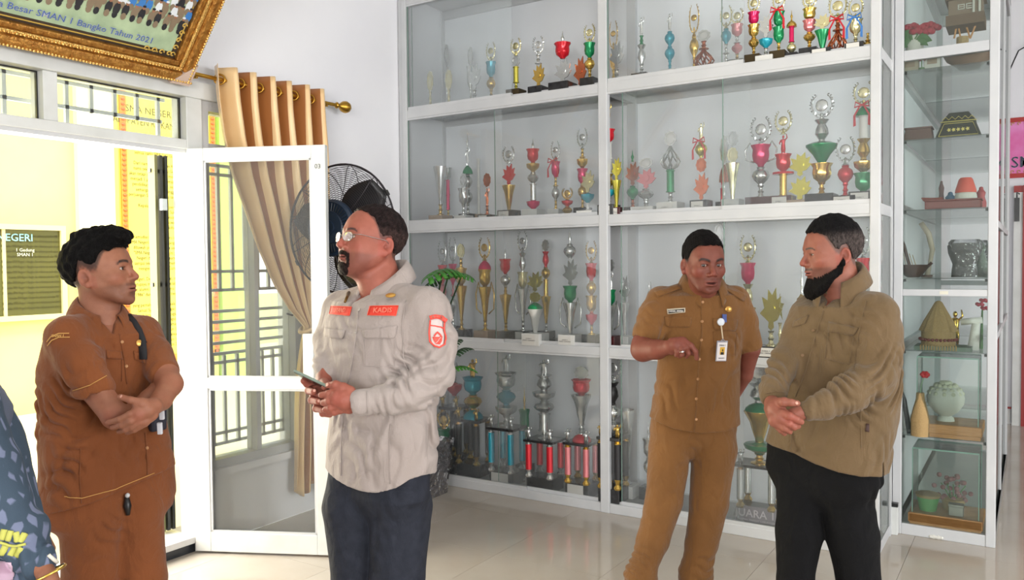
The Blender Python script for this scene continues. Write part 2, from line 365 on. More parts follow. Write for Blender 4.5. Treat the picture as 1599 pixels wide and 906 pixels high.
# notice window in the corridor wall
nw = sroot('window_2')
q = MB(); frame_rect(q, -8.28, -8.22, 3.0, 4.53, 1.0, 1.93, .05); q.build('window_frame', mat('cream_frame', (226, 216, 160), .5), nw)
olive = mat('olive_glass', (96, 94, 38), .2, var=(84, 84, 34), vscale=2)
MB().box(-8.262, -8.25, 3.05, 4.48, 1.05, 1.88).build('pane', olive, nw)
MB().box(-8.25, -8.235, 3.93, 3.96, 1.05, 1.88).build('window_mullion', mat('cream_frame', (226, 216, 160), .5), nw)
def wallM(x, y, z): return axisM((x, y, z), (0, 1, 0), (0, 0, 1))   # lettering on a wall facing +X reads along +Y ... faces +X
tdark = mat('reflected_lettering', (66, 62, 28), .8); tcy = mat('pale_blue_lettering', (150, 214, 214), .6); twh = mat('white_lettering', (225, 228, 205), .6)
for k in range(15):  # dark text lines imitate a reflection in the olive pane
    text('Kemudian SMA Negeri 1 Bangko dan sekitarnya pada tahun 19%d' % (80 + k), .036, wallM(-8.244, 4.22, 1.82 - .05 * k), tdark, nw, align='CENTER', sx=.62 if k % 4 else .5)
text('NEGERI', .1, wallM(-8.243, 4.05, 1.80), tcy, nw, bold=.0008); text('1 Gedung\nSMAN 1', .045, wallM(-8.243, 4.14, 1.66), twh, nw)
# plaque
pq = empty('history_plaque', (-8.25, 5.7, .5), 'tall yellow wall plaque with orange beaded border and dark lines of text', 'plaque')
MB().box(-8.262, -8.235, 5.14, 6.34, .45, 3.75).build('board', mat('plaque_yellow', (252, 238, 96), .6), pq)
orange = mat('orange_border', (226, 142, 52), .5)
for y in (5.14, 6.27): MB().box(-8.24, -8.22, y, y + .07, .45, 3.75).build('border', orange, pq)
MB().box(-8.24, -8.22, 5.14, 6.34, 3.68, 3.75).build('border', orange, pq); MB().box(-8.24, -8.22, 5.14, 6.34, .45, .52).build('border', orange, pq)
q = MB()
for k in range(60):
    for y in (5.175, 6.305): q.ball((-8.218, y, .5 + .054 * k), .012, .026, .017, 6)
b = q.build('beading', mat('amber_bead', (206, 104, 46), .4), pq, smooth=True)
b['kind'] = 'stuff'
ink = mat('plaque_ink', (58, 48, 30), .8)
a_ = pix(283, 183, X=-8.233); b_ = pix(283, 201, X=-8.233); gi = mat('grey_ink', (96, 88, 52), .8)
text('SMA NEGERI 1', .105, wallM(-8.233, a_[1] - .02, a_[2]), gi, pq, align='RIGHT'); text('KABUPATEN ROKAN H', .105, wallM(-8.233, b_[1], b_[2]), gi, pq, align='RIGHT', sx=.8)
L = ['Ketahuilah bahwa tanggal 1 Juli ini menyusul', 'Pendidikan yang dimulai oleh Bapak Guru, semakin', 'tanggal 27 November 1982, pada masa itu memenuhi', 'semua nama SMA Satu Guru ini, sampai kini', '', 'Dari nama semula Bapak Kepala Sekolah Satu',
     'nama sekolah SMA Satu Guru membuat, akan', 'akan tetapi menurut kami menurut SMA Satu Guru', 'menjadi 1 pada saat ini menjadi sekolah SMA Satu', 'pendidikan di tempat ini, sebagaimana diketahui', 'semangat juang yang tinggi oleh masyarakat', 'perjuangan SMA Satu Guru sampai menjadi 1 sampai', '',
     'Kepala sekolah yang pernah memimpin sekolah', '1. Suliana', '2. Sambutantaming', '3. Suwangsah', '4. Subarman', '', 'Kemudian SMA Satu Guru ini negerinya menjadi', 'SMA Negeri "BANGKO" tanggal 25 Juli 1983 dibuka',
     'dibawah pimpinan kepala sekolah yang baru, dan', '"SMA Negeri" tersebut, ini pun menjadi sekolah', 'Negeri di Rokan Hilir sampai dengan saat ini', 'sampai sekarang sudah menamatkan siswa, baik', 'mengenai SMA Satu Guru ini menjadi satu', '', 'Negeri. Dengan semangat, maka kita warga SMA',
     'berupaya memajukan sekolah ini "SMA Negeri" ini', 'dan alumni sekolah bersama warga Bangko Negeri', '"1986" dan telah banyak membuat prestasi maka', '', 'yang pernah menjabat kepala "SMA Negeri": Bapak', 'Sanusi Syukur masa tugas tahun 1983 - 1985', 'Bapak Ismail B.A. masa tugas tahun 1985 - 1987',
     'Masry Lui, B.A. masa tugas tahun 1987 - 1991', 'B.A. masa tugas tahun 1991 - 1993', 'masa tugas tahun 1993 - 1997', 'Drs. masa tugas tahun 1997 - 1998', 'masa tugas tahun 1998 - 2001', 'masa tugas tahun 2001 - 2008']
for k, s_ in enumerate(L):
    if s_: text(s_, .052, wallM(-8.233, 5.70 + (.06 if k in (13, 14, 15, 16, 17) else 0), 2.93 - .0575 * k), ink, pq, sx=.86)

# ------------------------------------------------------------------ big picture over the door
fr = empty('group_photo_frame', (-3.68, 2.0, 2.47), 'ornate gold framed group photograph leaning out over the doorway', 'picture')
tau = math.radians(39); FM = axisM((-3.68, 2.655, 2.462), (0, 1, 0), (math.sin(tau), 0, math.cos(tau)))   # x: along +Y, z: up the leaning frame, -y: face
fw_, fh_ = 1.85, 1.0
M_fr = mat('frame_gold', (196, 146, 74), .32, .75, var=(150, 96, 40), vscale=40, bump=.6, bscale=90)
M_fr2 = mat('frame_gold_bright', (228, 186, 110), .25, .85, bump=.5, bscale=120)
def fbox(nm, x0, x1, z0, z1, y0, y1, m, **k): return MB().box(x0, x1, y0, y1, z0, z1, FM).build(nm, m, fr, **k)
for (x0, x1, z0, z1) in ((-fw_, 0, 0, .055), (-fw_, 0, fh_ - .055, fh_), (-.055, 0, .055, fh_ - .055), (-fw_, -fw_ + .055, .055, fh_ - .055)):
    fbox('moulding', x0, x1, z0, z1, -.05, .02, M_fr, bevel=.012)
for a, w_, dep, mm in ((.055, .022, -.038, M_fr2), (.077, .028, -.028, M_fr)):
    for (x0, x1, z0, z1) in ((-fw_ + a, -a, a, a + w_), (-fw_ + a, -a, fh_ - a - w_, fh_ - a), (-a - w_, -a, a + w_, fh_ - a - w_), (-fw_ + a, -fw_ + a + w_, a + w_, fh_ - a - w_)):
        fbox('inner_moulding', x0, x1, z0, z1, dep, .01, mm, bevel=.006)
q = MB()
for k in range(120): q.ball(tuple(FM @ Vector((-fw_ + .01 + k * .0155, -.052, .012))), .0075, n=6)
for k in range(60): q.ball(tuple(FM @ Vector((-.012, -.052, .02 + k * .0155))), .0075, n=6)
for k in range(105): q.ball(tuple(FM @ Vector((-fw_ + .09 + k * .0162, -.04, .066))), .006, n=6)
q.build('bead_row', M_fr2, fr, smooth=True)['kind'] = 'stuff'
fbox('mount', -fw_ + .1, -.1, .1, fh_ - .1, -.006, .012, mat('mount_dark', (62, 50, 40), .5))
fbox('photo_ground', -fw_ + .14, -.135, .135, fh_ - .14, -.009, -.006, mat('photo_grass', (176, 196, 160), .5, var=(150, 170, 140), vscale=12))
g2 = mat('gold_print', (206, 170, 80), .4)
fbox('gold_line', -fw_ + .12, -.2, .117, .122, -.009, -.006, g2); fbox('gold_line', -.121, -.116, .2, fh_ - .2, -.009, -.006, g2)
q = MB()
for k in range(9):
    a = k * .7; cx, cz = -.125 - .02 * k * (k % 2), .125 + .02 * (k) * ((k + 1) % 2)
    pts = [tuple(FM @ Vector((cx + .014 * math.cos(t) * (1 - t / 9), -.011, cz + .014 * math.sin(t) * (1 - t / 9)))) for t in np.linspace(0, 5.5, 12)]
    q.tube(pts, .0032, 5)
q.build('corner_ornament', g2, fr)
# the printed crowd: rows of small figures printed on the photograph
cols = {'print_khaki': (128, 112, 92), 'print_blue': (58, 118, 186), 'print_white': (214, 220, 226), 'print_black': (36, 36, 42), 'print_skin': (150, 104, 80), 'print_magenta': (150, 50, 104)}
cm = {k: MB() for k in cols}
for row in range(7):
    for k in range(38):
        x = -fw_ + .19 + k * .041 + .018 * (row % 2) + .004 * math.sin(9 * k); z = .262 + row * .052 - .02 * math.sin(k * .14)
        c1 = random.choice(['print_khaki', 'print_blue', 'print_white', 'print_white', 'print_khaki', 'print_black']) if row else random.choice(['print_khaki', 'print_khaki', 'print_black'])
        if k == 20 and row == 1: c1 = 'print_magenta'
        y = -.0102 - .0002 * (8 - row)
        def ell(cc, cx, cz, rx, rz, yy):
            n = 10; cm[cc].add([tuple(FM @ Vector((cx + rx * math.cos(2 * math.pi * i / n), yy, cz + rz * math.sin(2 * math.pi * i / n)))) for i in range(n)], [tuple(range(n))])
        ell(c1, x, z, .017, .032, y); ell('print_black' if row == 0 and k % 2 else 'print_khaki', x, z - .03, .013, .018, y - .0001)
        ell('print_skin', x, z + .034, .008, .010, y - .0002); ell(random.choice(['print_white', 'print_black', 'print_blue']), x, z + .041, .009, .006, y - .00025)
for k, m_ in cm.items(): m_.build(k, mat(k, cols[k], .5), fr, fix=False)['kind'] = 'stuff'
text('Keluarga Besar SMAN 1 Bangko Tahun 2021', .043, FM @ Matrix.Translation((-.245, -.0125, .168)), mat('caption_edge', (222, 226, 232), .5), fr, bold=.0005, sx=1.08, name='caption_outline', align='RIGHT')
text('Keluarga Besar SMAN 1 Bangko Tahun 2021', .043, FM @ Matrix.Translation((-.245, -.0135, .168)), mat('caption_blue', (70, 96, 160), .5), fr, sx=1.08, name='caption', align='RIGHT')
MB().prism([(.004, -.006), (-.11, -.006), (.004, .115)], .075, FM @ Matrix.Translation((0, -.054, 0))).build('corner_guard', mat('kraft_card', (196, 172, 158), .6), fr)

# ------------------------------------------------------------------ poster on the far wall
po = empty('school_banner', (-.1, 8.68, 2.24), 'magenta and white school banner on the far wall beyond the glass showcase', 'poster')
MB().box(-.27, .75, 8.675, 8.69, 2.235, 2.775).build('sheet', mat('poster_magenta', (214, 36, 130), .5, var=(236, 150, 210), vscale=3.0), po)
for z in (2.235, 2.735): MB().box(-.27, .75, 8.67, 8.676, z, z + .04).build('border', mat('poster_red', (176, 44, 40), .5), po)
PM = axisM((0, 8.668, 0), (1, 0, 0), (0, 0, 1))
text('SMAN 1', .14, PM @ Matrix.Translation((.06, 0, 2.37)), mat('caption_edge', (222, 226, 232), .5), po, bold=.001, name='title_outline')
text('SMAN 1', .14, PM @ Matrix.Translation((.06, -.002, 2.37)), mat('print_navy', (34, 40, 70), .5), po, name='title')
q = MB()
for k in range(6):
    for z in (2.29, 2.72): q.tube([tuple(PM @ Vector((-.22 + .05 * k + .012 * math.cos(t), -.001, z + .012 * math.sin(t)))) for t in np.linspace(0, 4.5, 8)], .003, 4)
q.build('gold_scroll', g2, po)
cb = empty('wall_cable', (-.1, 8.6, 3.5), 'thin black cable running down the far wall above the banner', 'cable')
MB().tube([(-.2, 8.6, 3.18), (-.17, 8.61, 3.26), (-.13, 8.62, 3.36), (-.1, 8.64, 3.38), (-.03, 8.66, 3.42), (.3, 8.68, 3.5)], .006, 6).build('cord', M_black, cb)
# ------------------------------------------------------------------ gold curtain
rod = empty('curtain_rod', (-3.63, 2.6, 2.49), 'brass curtain rod with ball finial above door and window', 'curtain rod')
RX = -3.635
MB().lathe([(.011, 0), (.011, 1.03)], 12, M=axisM((RX, 2.665, 2.492), (1, 0, 0), (0, 1, 0))).build('pole', M_brass, rod, smooth='auto')
MB().lathe([(.013, 0), (.02, .01), (.012, .02), (.012, .03), (.022, .045), (.034, .065), (.038, .085), (.032, .105), (.018, .118), (.009, .122), (.009, .13), (.002, .134)], 16, M=axisM((RX, 3.69, 2.492), (1, 0, 0), (0, 1, 0))).build('finial', M_brass, rod, smooth=True)
for y in (2.70, 3.62):
    q = MB().box(WX, WX + .008, y - .02, y + .02, 2.45, 2.53).tube([(WX, y, 2.485), (RX, y, 2.478)], .007); q.build('bracket', M_brass, rod)
cu = empty('gold_curtain', (RX, 3.2, 2.5), 'gold satin eyelet curtain tied back between the open door and the fan', 'curtain')
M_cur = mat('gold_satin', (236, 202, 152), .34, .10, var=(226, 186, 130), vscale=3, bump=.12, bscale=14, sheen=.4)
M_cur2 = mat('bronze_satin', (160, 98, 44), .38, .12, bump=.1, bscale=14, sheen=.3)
def cur_edges(z):
    zs = [2.56, 2.40, 2.2, 2.0, 1.8, 1.6, 1.4, 1.25, 1.14, 1.05, .9, .7, .5, .3, .1]
    yl = [2.79, 2.80, 2.83, 2.88, 2.96, 3.04, 3.15, 3.27, 3.395, 3.37, 3.345, 3.33, 3.32, 3.31, 3.30]
    yr = [3.555, 3.56, 3.575, 3.58, 3.585, 3.59, 3.575, 3.54, 3.49, 3.53, 3.565, 3.58, 3.59, 3.60, 3.61]
    return float(np.interp(-z, [-q for q in zs], yl)), float(np.interp(-z, [-q for q in zs], yr))
def cur_x(u, z):
    top = max(0, min(1, (z - 1.14) / 1.3)); amp = .014 + .034 * top if z > 1.14 else .016 + .014 * min(1, (1.14 - z) / .4)
    ph = 2 * math.pi * 6 * u + (0 if z > 1.14 else .8 * (1.14 - z)) + .5 * math.sin(3 * z)
    return RX + .005 + amp * math.cos(ph) + .006 * math.sin(17 * u + 5 * z)
rows = []; zs = list(np.linspace(2.56, .12, 70))
P_ = [[(cur_x(u, z), (lambda e: e[0] + (e[1] - e[0]) * u)(cur_edges(z)), z - (0 if z > .4 else (.09 * (1 - u) - .05 * math.sin(u * 9)) * -1 * (.4 - z) / .3)) for u in np.linspace(0, 1, 150)] for z in zs]
cloth = MB().grid(P_).build('drape', M_cur, cu, smooth=True, solid=.003, fix=False)
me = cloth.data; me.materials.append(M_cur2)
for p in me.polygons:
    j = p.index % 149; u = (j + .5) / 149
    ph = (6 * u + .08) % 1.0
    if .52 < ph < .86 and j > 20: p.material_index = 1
for k in range(6):
    u = (k + .5) / 6 - .02; y = 2.79 + .765 * u
    ring = [(RX + .008 + .0 * t, y + .024 * math.cos(t), 2.492 + .024 * math.sin(t)) for t in np.linspace(0, 2 * math.pi, 20)[:-1]]
    ring = [(RX + .018 * math.sin(2 * 0) + .02 * (1 if math.cos(t) > 0 else -1) * abs(math.cos(t)), y + .018 * math.cos(t), 2.492 + .026 * math.sin(t)) for t in np.linspace(0, 2 * math.pi, 20)[:-1]]
    MB().tube(ring, .005, 6, closed=True).build('eyelet', M_brass, cu, smooth=True)
tb = [(-3.635 + .045 * math.sin(t), 3.442 + .062 * math.cos(t), 1.14 + .03 * math.cos(t)) for t in np.linspace(0, 2 * math.pi, 24)[:-1]]
MB().tube(tb, .013, 8, closed=True).build('tieback', M_cur, cu, smooth=True)
MB().tube([(-3.735, 3.36, 1.22), (-3.70, 3.37, 1.21), (-3.685, 3.38, 1.23), (-3.70, 3.385, 1.245)], .006).build('tieback_hook', M_black, cu)

# ------------------------------------------------------------------ trophy cabinet
cab = empty('trophy_cabinet', (-2.2, 4.62, 0), 'wide white aluminium and glass trophy cabinet with two bays of four shelves', 'cabinet')
FY = 4.395; D0, D1 = FY, BY - .01
XL0, XL1, XM0, XM1, XR0, XR1 = -3.735, -3.658, -2.19, -2.132, -.69, -.643
SH = [.055, .985, 1.775, 2.555, 3.32]        # shelf tops
RZ = [(0.0, .058), (.945, .998), (1.735, 1.79), (2.512, 2.57), (3.29, 3.35)]
for x0, x1 in ((XL0, XL0 + .038), (XL0 + .038, XL1), (XM0, XM1), (XR0, XR1)):
    MB().box(x0, x1, D0 + (.012 if x0 == XL0 else 0), D0 + .045, 0, 3.36).build('post', M_alu, cab, bevel=.004)
for x0, x1 in ((XL0, XL1), (XM0, XM1), (XR0, XR1)): MB().box(x0, x1, D1 - .04, D1, 0, 3.36).build('post', M_alu, cab)
for i, (z0, z1) in enumerate(RZ):
    for x0, x1 in ((XL1, XM0), (XM1, XR0)):
        MB().box(x0, x1, D0 + .004, D0 + .04, z0, z1).build('front_rail', M_alu, cab, bevel=.004)
        q = MB()
        for y in (D0 + .030, D0 + .038): q.box(x0, x1, y, y + .002, z1, z1 + .012)
        if i: q.box(x0, x1, D0 + .008, D0 + .04, z0 - .012, z0)
        q.build('sliding_track', M_alu, cab)
        MB().box(x0, x1, D1 - .03, D1 - .005, z0, z1).build('back_rail', M_alu, cab)
        zz = SH[i]
        if i in (1, 2, 3): MB().box(x0 + .002, x1 - .002, D0 + .045, D1 - .03, zz - .008, zz).build('shelf', M_gclear, cab)
    MB().box(XR0 + .01, XR1 - .006, D0 + .045, D1 - .04, z0, z1).build('side_rail', M_alu, cab)
    MB().box(XM0 + .01, XM1 - .01, D0 + .045, D1 - .04, z0, z1).build('middle_rail', M_alu, cab)
MB().box(XL1, XR0, D0 + .04, D1 - .03, 0.0, SH[0]).build('bottom_board', mat('bottom_board', (150, 150, 146), .4), cab)
MB().box(XL1, XR0, D0, D1, 3.352, 3.362).build('top_board', M_alu, cab)
MB().box(XL1, XR0, D1 - .006, D1, 0.05, 3.35).build('back_panel', M_back, cab)
MB().box(XL0 + .03, XL1 - .01, D0 + .045, D1 - .04, 0.05, 3.35).build('side_panel', M_back, cab)
for a, b in zip(RZ[:-1], RZ[1:]): MB().box(XR1 - .012, XR1 - .008, D0 + .045, D1 - .04, a[1], b[0]).build('side_pane', M_gclear, cab)
def px2x(x, y): return float(pix(x, y, Y=FY + .01)[0])
rows_ = [(0, 650, ((636, 822, 0), (775, 934, 1)), ((968, 1160, 1), (1130, 1364, 0))),
         (1, 440, ((636, 786, 0), (771, 934, 1)), ((968, 1150, 1), (1130, 1364, 0))),
         (2, 260, ((636, 784, 0), (770, 934, 1)), ((970, 1170, 1), (1128, 1364, 0))),
         (3, 60, ((636, 797, 0), (779, 797, 1)), ((947, 1161, 0), (1125, 1161, 1)))]
for i, yy, *bays in rows_:
    for bay in bays:
        for xa, xb, tr in bay:
            if xb - xa < 30: xa = xb - 190 if False else 640
            a, b = px2x(xa, yy), px2x(xb, yy)
            a = max(a, XL1 + .002) if a < -2.3 or b < -2.15 else max(a, XM1 + .002); b = min(b, XM0 - .002) if b < -2.1 else min(b, XR0 - .002)
            y = D0 + .011 + .016 * tr
            g = MB().box(a, b, y, y + .004, RZ[i][1] + .002, RZ[i + 1][0] - .002).build('sliding_pane', M_glass, cab)
            MB().box(a, b, y - .004, y + .008, RZ[i][1] - .001, RZ[i][1] + .020).build('pane_shoe', M_alu, g)
            MB().box(a, a + .004, y - .001, y + .005, RZ[i][1] + .022, RZ[i + 1][0] - .002).build('pane_edge', mat('glass_edge', (120, 150, 138), .2), g)

# ------------------------------------------------------------------ long showcase beyond
sc2 = empty('glass_showcase', (-.4, 6.0, 0), 'long white framed glass showcase of crafts standing past the trophy cabinet', 'cabinet')
SX0, SX1, SY0, SY1 = -.645, -.155, 4.88, 7.1
for x0 in (SX0, SX1 - .045):
    MB().box(x0, x0 + .045, SY0, SY0 + .045, 0, 3.36).build('post', M_alu, sc2, bevel=.004); MB().box(x0, x0 + .045, SY1 - .045, SY1, 0, 3.36).build('post', M_alu, sc2)
MB().box(SX1 - .03, SX1 - .005, 5.95, 5.99, 0, 3.3).build('post', M_alu, sc2)
for z0, z1 in ((.0, .06), (1.308, 1.345), (2.575, 2.63), (3.28, 3.36)):
    for y in (SY0 + .003, SY1 - .04): MB().box(SX0 + .045, SX1 - .045, y, y + .035, z0, z1).build('end_rail', M_alu, sc2, bevel=.003)
for z0, z1 in ((.0, .05), (1.07, 1.105), (1.675, 1.71), (3.28, 3.36)): MB().box(SX1 - .03, SX1 - .005, SY0 + .045, SY1 - .045, z0, z1).build('side_rail', M_alu, sc2)
for z0, z1 in ((.0, .05), (1.0, 1.04), (1.77, 1.81), (2.5, 2.55), (3.28, 3.36)): MB().box(SX0 + .004, SX0 + .034, SY0 + .045, SY1 - .045, z0, z1).build('side_rail', M_alu, sc2)
MB().box(SX0 + .002, SX0 + .006, SY0 + .045, SY1 - .045, .05, 3.3).build('side_panel', M_back, sc2)
MB().box(SX0, SX1, SY0 + .04, SY1, .0, .05).build('bottom_board', mat('bottom_board', (150, 150, 146), .4), sc2)
MB().box(SX0, SX1, SY0, SY1, 3.362, 3.37).build('top_board', M_alu, sc2)
SH2 = [.545, 1.012, 1.405, 1.775, 2.155, 2.53]
for z in SH2:
    for a, b in ((SY0 + .045, 5.955), (5.985, SY1 - .05)): MB().box(SX0 + .04, SX1 - .035, a, b, z - .007, z).build('shelf', M_gclear, sc2)
    for x in (SX0 + .045, SX1 - .055): MB().box(x - .004, x + .012, SY0 + .04, SY0 + .055, z - .02, z - .006).build('shelf_clip', M_black, sc2)
MB().box(SX0 + .045, SX1 - .045, SY0 + .015, SY0 + .019, .06, 1.308).build('end_pane', M_gclear, sc2); MB().box(SX0 + .045, SX1 - .045, SY0 + .015, SY0 + .019, 1.345, 2.575).build('end_pane', M_gclear, sc2)
MB().box(SX0 + .045, SX1 - .045, SY0 + .015, SY0 + .019, 2.63, 3.28).build('end_pane', M_gclear, sc2)
MB().box(SX1 - .018, SX1 - .014, SY0 + .045, 5.95, .05, 3.28).build('side_pane', M_gclear, sc2); MB().box(SX1 - .018, SX1 - .014, 5.99, SY1 - .045, .05, 3.28).build('side_pane', M_gclear, sc2)
MB().box(-.42, -.38, SY0 + .001, SY0 + .004, 1.318, 1.336).build('lock_label', mat('label_cream', (226, 222, 205), .5), sc2)
tp = empty('door_stop_block', (-.64, 4.86, 0), 'small white upright block on the floor between trophy cabinet and showcase', 'block')
MB().box(-.652, -.612, 4.84, 4.872, 0, .155).build('block', M_door, tp, bevel=.004); MB().box(-.648, -.612, 4.838, 4.87, .155, .175).build('cap', M_black, tp)

# ------------------------------------------------------------------ fan
FC = np.array([-3.225, 3.30, 1.705]); FR = .355
fan = empty('pedestal_fan', (FC[0], FC[1] + .12, 0), 'large black pedestal fan standing between the curtain and the trophy cabinet', 'fan')
ax = Vector((.12, -1, .02)).normalized(); FMx = axisM(tuple(FC), tuple(ax.cross(Vector((0, 0, 1))) * -1), tuple(ax))   # local z = blowing axis (towards the camera side)
def fp(r, a, d): return tuple(FMx @ Vector((r * math.cos(a), r * math.sin(a), d)))
M_wire = mat('fan_wire', (48, 44, 50), .4, .3)
def cage(front):
    q = MB(); s = 1 if front else -1
    def dd(r): return s * (.075 * math.sqrt(max(0, 1 - (r / FR) ** 2.2)) + .005)
    for k in range(21):
        r = .145 + (FR - .145) * k / 20
        q.tube([fp(r, a, dd(r)) for a in np.linspace(0, 2 * math.pi, 49)[:-1]], .0013, 4, closed=True)
    for k in range(12):
        a = 2 * math.pi * k / 12 + .1
        q.tube([fp(r, a + .25 * (r / FR) ** 2, dd(r) + s * .002) for r in np.linspace(.12, FR, 8)], .0022, 5)
    return q
cage(True).build('front_guard', M_wire, fan); cage(False).build('rear_guard', M_wire, fan)
MB().tube([fp(FR, a, 0) for a in np.linspace(0, 2 * math.pi, 65)[:-1]], .006, 6, closed=True).build('guard_rim', M_wire, fan)
q = MB()
for k in range(4): q.tube([fp(FR + .004, a, 0) for a in (k * math.pi / 2 + .5, k * math.pi / 2 + .58)], .009, 6)
q.build('rim_clip', M_black, fan)
M_fb = mat('fan_blue_black', (26, 42, 62), .35)
MB().lathe([(.155, .075), (.155, .095), (.140, .105), (.135, .100), (.09, .102), (.085, .108), (.04, .110), (.038, .118), (.0, .118)], 36, M=FMx).build('centre_cap', M_fb, fan, smooth='auto')
q = MB()
for k in range(40):
    a = 2 * math.pi * k / 40; q.tube([fp(.09, a, .106), fp(.134, a, .106)], .002, 4)
q.build('cap_rib', M_black, fan)
for k in range(3):
    a0 = 2 * math.pi * k / 3 + .75; P_ = []
    for i in range(9):
        r = .05 + .28 * i / 8; w_ = .05 + .07 * math.sin(math.pi * min(1, i / 8 * .9 + .1)); P_.append([fp(math.hypot(r, (j - .5) * w_ * 2), a0 + math.atan2((j - .5) * w_ * 2, r), -.02 + .05 * (j - .5)) for j in np.linspace(0, 1, 6)])
    MB().grid(P_).build('blade', M_black, fan, smooth=True, solid=.004, fix=False)
MB().lathe([(.045, -.03), (.05, .0), (.05, .03), (.0, .035)], 20, M=FMx).build('hub', M_black, fan, smooth='auto')
MB().lathe([(.0, -.27), (.07, -.265), (.095, -.24), (.1, -.12), (.08, -.09), (.03, -.08), (.03, -.04)], 24, M=FMx).build('motor', M_black, fan, smooth='auto')
MB().lathe([(.018, .03), (.018, 1.5), (.024, 1.5), (.024, 1.58), (.0, 1.6)], 14, (FC[0] - .02, FC[1] + .17, 0)).build('pole', M_black, fan, smooth='auto')
MB().lathe([(.2, 0), (.2, .015), (.16, .03), (.05, .06), (.03, .1), (.0, .1)], 30, (FC[0] - .02, FC[1] + .17, 0)).build('base', M_black, fan, smooth='auto')
MB().tube([(FC[0] - .02, FC[1] + .17, 1.55), (FC[0] - .02, FC[1] + .17, 1.66)], .03, 12).build('tilt_joint', M_black, fan)
MB().tube([(FC[0] + .02, FC[1] - .12, 1.1), (FC[0] + .02, FC[1] - .13, 1.3), (FC[0] + .02, FC[1] - .13, 1.5), (FC[0] + .01, FC[1] - .12, 1.58)], .012, 8).build('cable_guide', M_black, fan)

# ------------------------------------------------------------------ potted plant wrapped in plastic
pt = empty('potted_plant', (-3.0, 4.0, 0), 'green split leaf plant in a black pot wrapped in clear plastic', 'plant')
pc = pix(664, 772, Z=0)
MB().frustum(pc[0], pc[1], 0, .33, .10, .10, .135, .135).build('pot', mat('black_pot', (34, 32, 34), .5), pt)
wrap = MB(); n = 40; P_ = []
for i in range(14):
    z = .0 + .36 * i / 13; s = .105 + .04 * i / 13; row = []
    for k in range(n + 1):
        a = 2 * math.pi * (k % n) / n; c_, s_ = math.cos(a), math.sin(a); f_ = 1 / max(abs(c_), abs(s_)); rr = s * min(f_, 1.35) * (1 + .035 * math.sin(a * 9 + i) + .03 * math.sin(a * 17 + 2.3 * i)); row.append((pc[0] + rr * c_, pc[1] + rr * s_, z))
    P_.append(row)
wm = glass_mat('crinkled_plastic', (232, 232, 236), .12, (205, 200, 205), 3.0)
nt = wm.node_tree; tcn = nt.nodes.new('ShaderNodeTexCoord'); nn = nt.nodes.new('ShaderNodeTexNoise'); nn.inputs['Scale'].default_value = 22; bb = nt.nodes.new('ShaderNodeBump'); bb.inputs['Strength'].default_value = .9; bb.inputs['Distance'].default_value = .03
nt.links.new(tcn.outputs['Object'], nn.inputs['Vector']); nt.links.new(nn.outputs['Fac'], bb.inputs['Height'])
for nd in nt.nodes:
    if nd.type in ('BSDF_GLOSSY', 'FRESNEL'): nt.links.new(bb.outputs[0], nd.inputs['Normal'])
MB().grid(P_).build('plastic_wrap', wm, pt, smooth=True, fix=False)
MB().frustum(pc[0], pc[1], .30, .315, .12, .12, .122, .122).build('soil', mat('soil', (70, 52, 40), .9), pt)
M_leaf = mat('leaf_green', (58, 128, 32), .4, var=(40, 100, 22), vscale=10); M_leafd = mat('leaf_dark', (26, 62, 28), .45)
def leaf(base, tip, w, droop, m, nm='leaf'):
    b_ = Vector(base); t_ = Vector(tip); d = t_ - b_; side = d.cross(Vector((0, 0, 1))).normalized()
    for sgn in (-1, 1):
        q = MB()
        for k in range(8):
            u0, u1 = .06 + .115 * k, .06 + .115 * k + .105
            def P(u, v): return b_ + d * (u + .10 * v) + side * (sgn * v * w * math.sin(math.pi * min(1, u * .85 + .15)) ** .7) + Vector((0, 0, .16 * d.length * math.sin(math.pi * u) - droop * v * v * w))
            pts = [[tuple(P(u0 + (u1 - u0) * a * (1 - .35 * v), v)) for a in (0, .5, 1)] for v in (0, .35, .7, 1.0)]
            q.grid(pts)
        q.build(nm, m, pt, smooth=True, solid=.0015, fix=False)
E1 = lambda x, y, d: tuple(pix(x, y, D=d))
cen = (pc[0], pc[1], .32)
for (bx, by, tx, ty, d0, d1, w, m) in ((722, 428, 666, 436, 4.6, 4.4, .11, M_leaf), (700, 430, 740, 436, 4.6, 4.55, .07, M_leaf), (700, 577, 744, 580, 4.55, 4.6, .05, M_leaf), (708, 556, 738, 545, 4.6, 4.7, .04, M_leafd), (690, 560, 720, 530, 4.6, 4.7, .05, M_leafd), (690, 430, 650, 480, 4.6, 4.7, .06, M_leafd)):
    b_ = E1(bx, by, d0); leaf(b_, E1(tx, ty, d1), w, .35, m)
    MB().tube([cen, (cen[0] + (b_[0] - cen[0]) * .3, cen[1] + (b_[1] - cen[1]) * .3, .32 + (b_[2] - .32) * .6), b_], .005, 6).build('stem', M_leafd, pt)
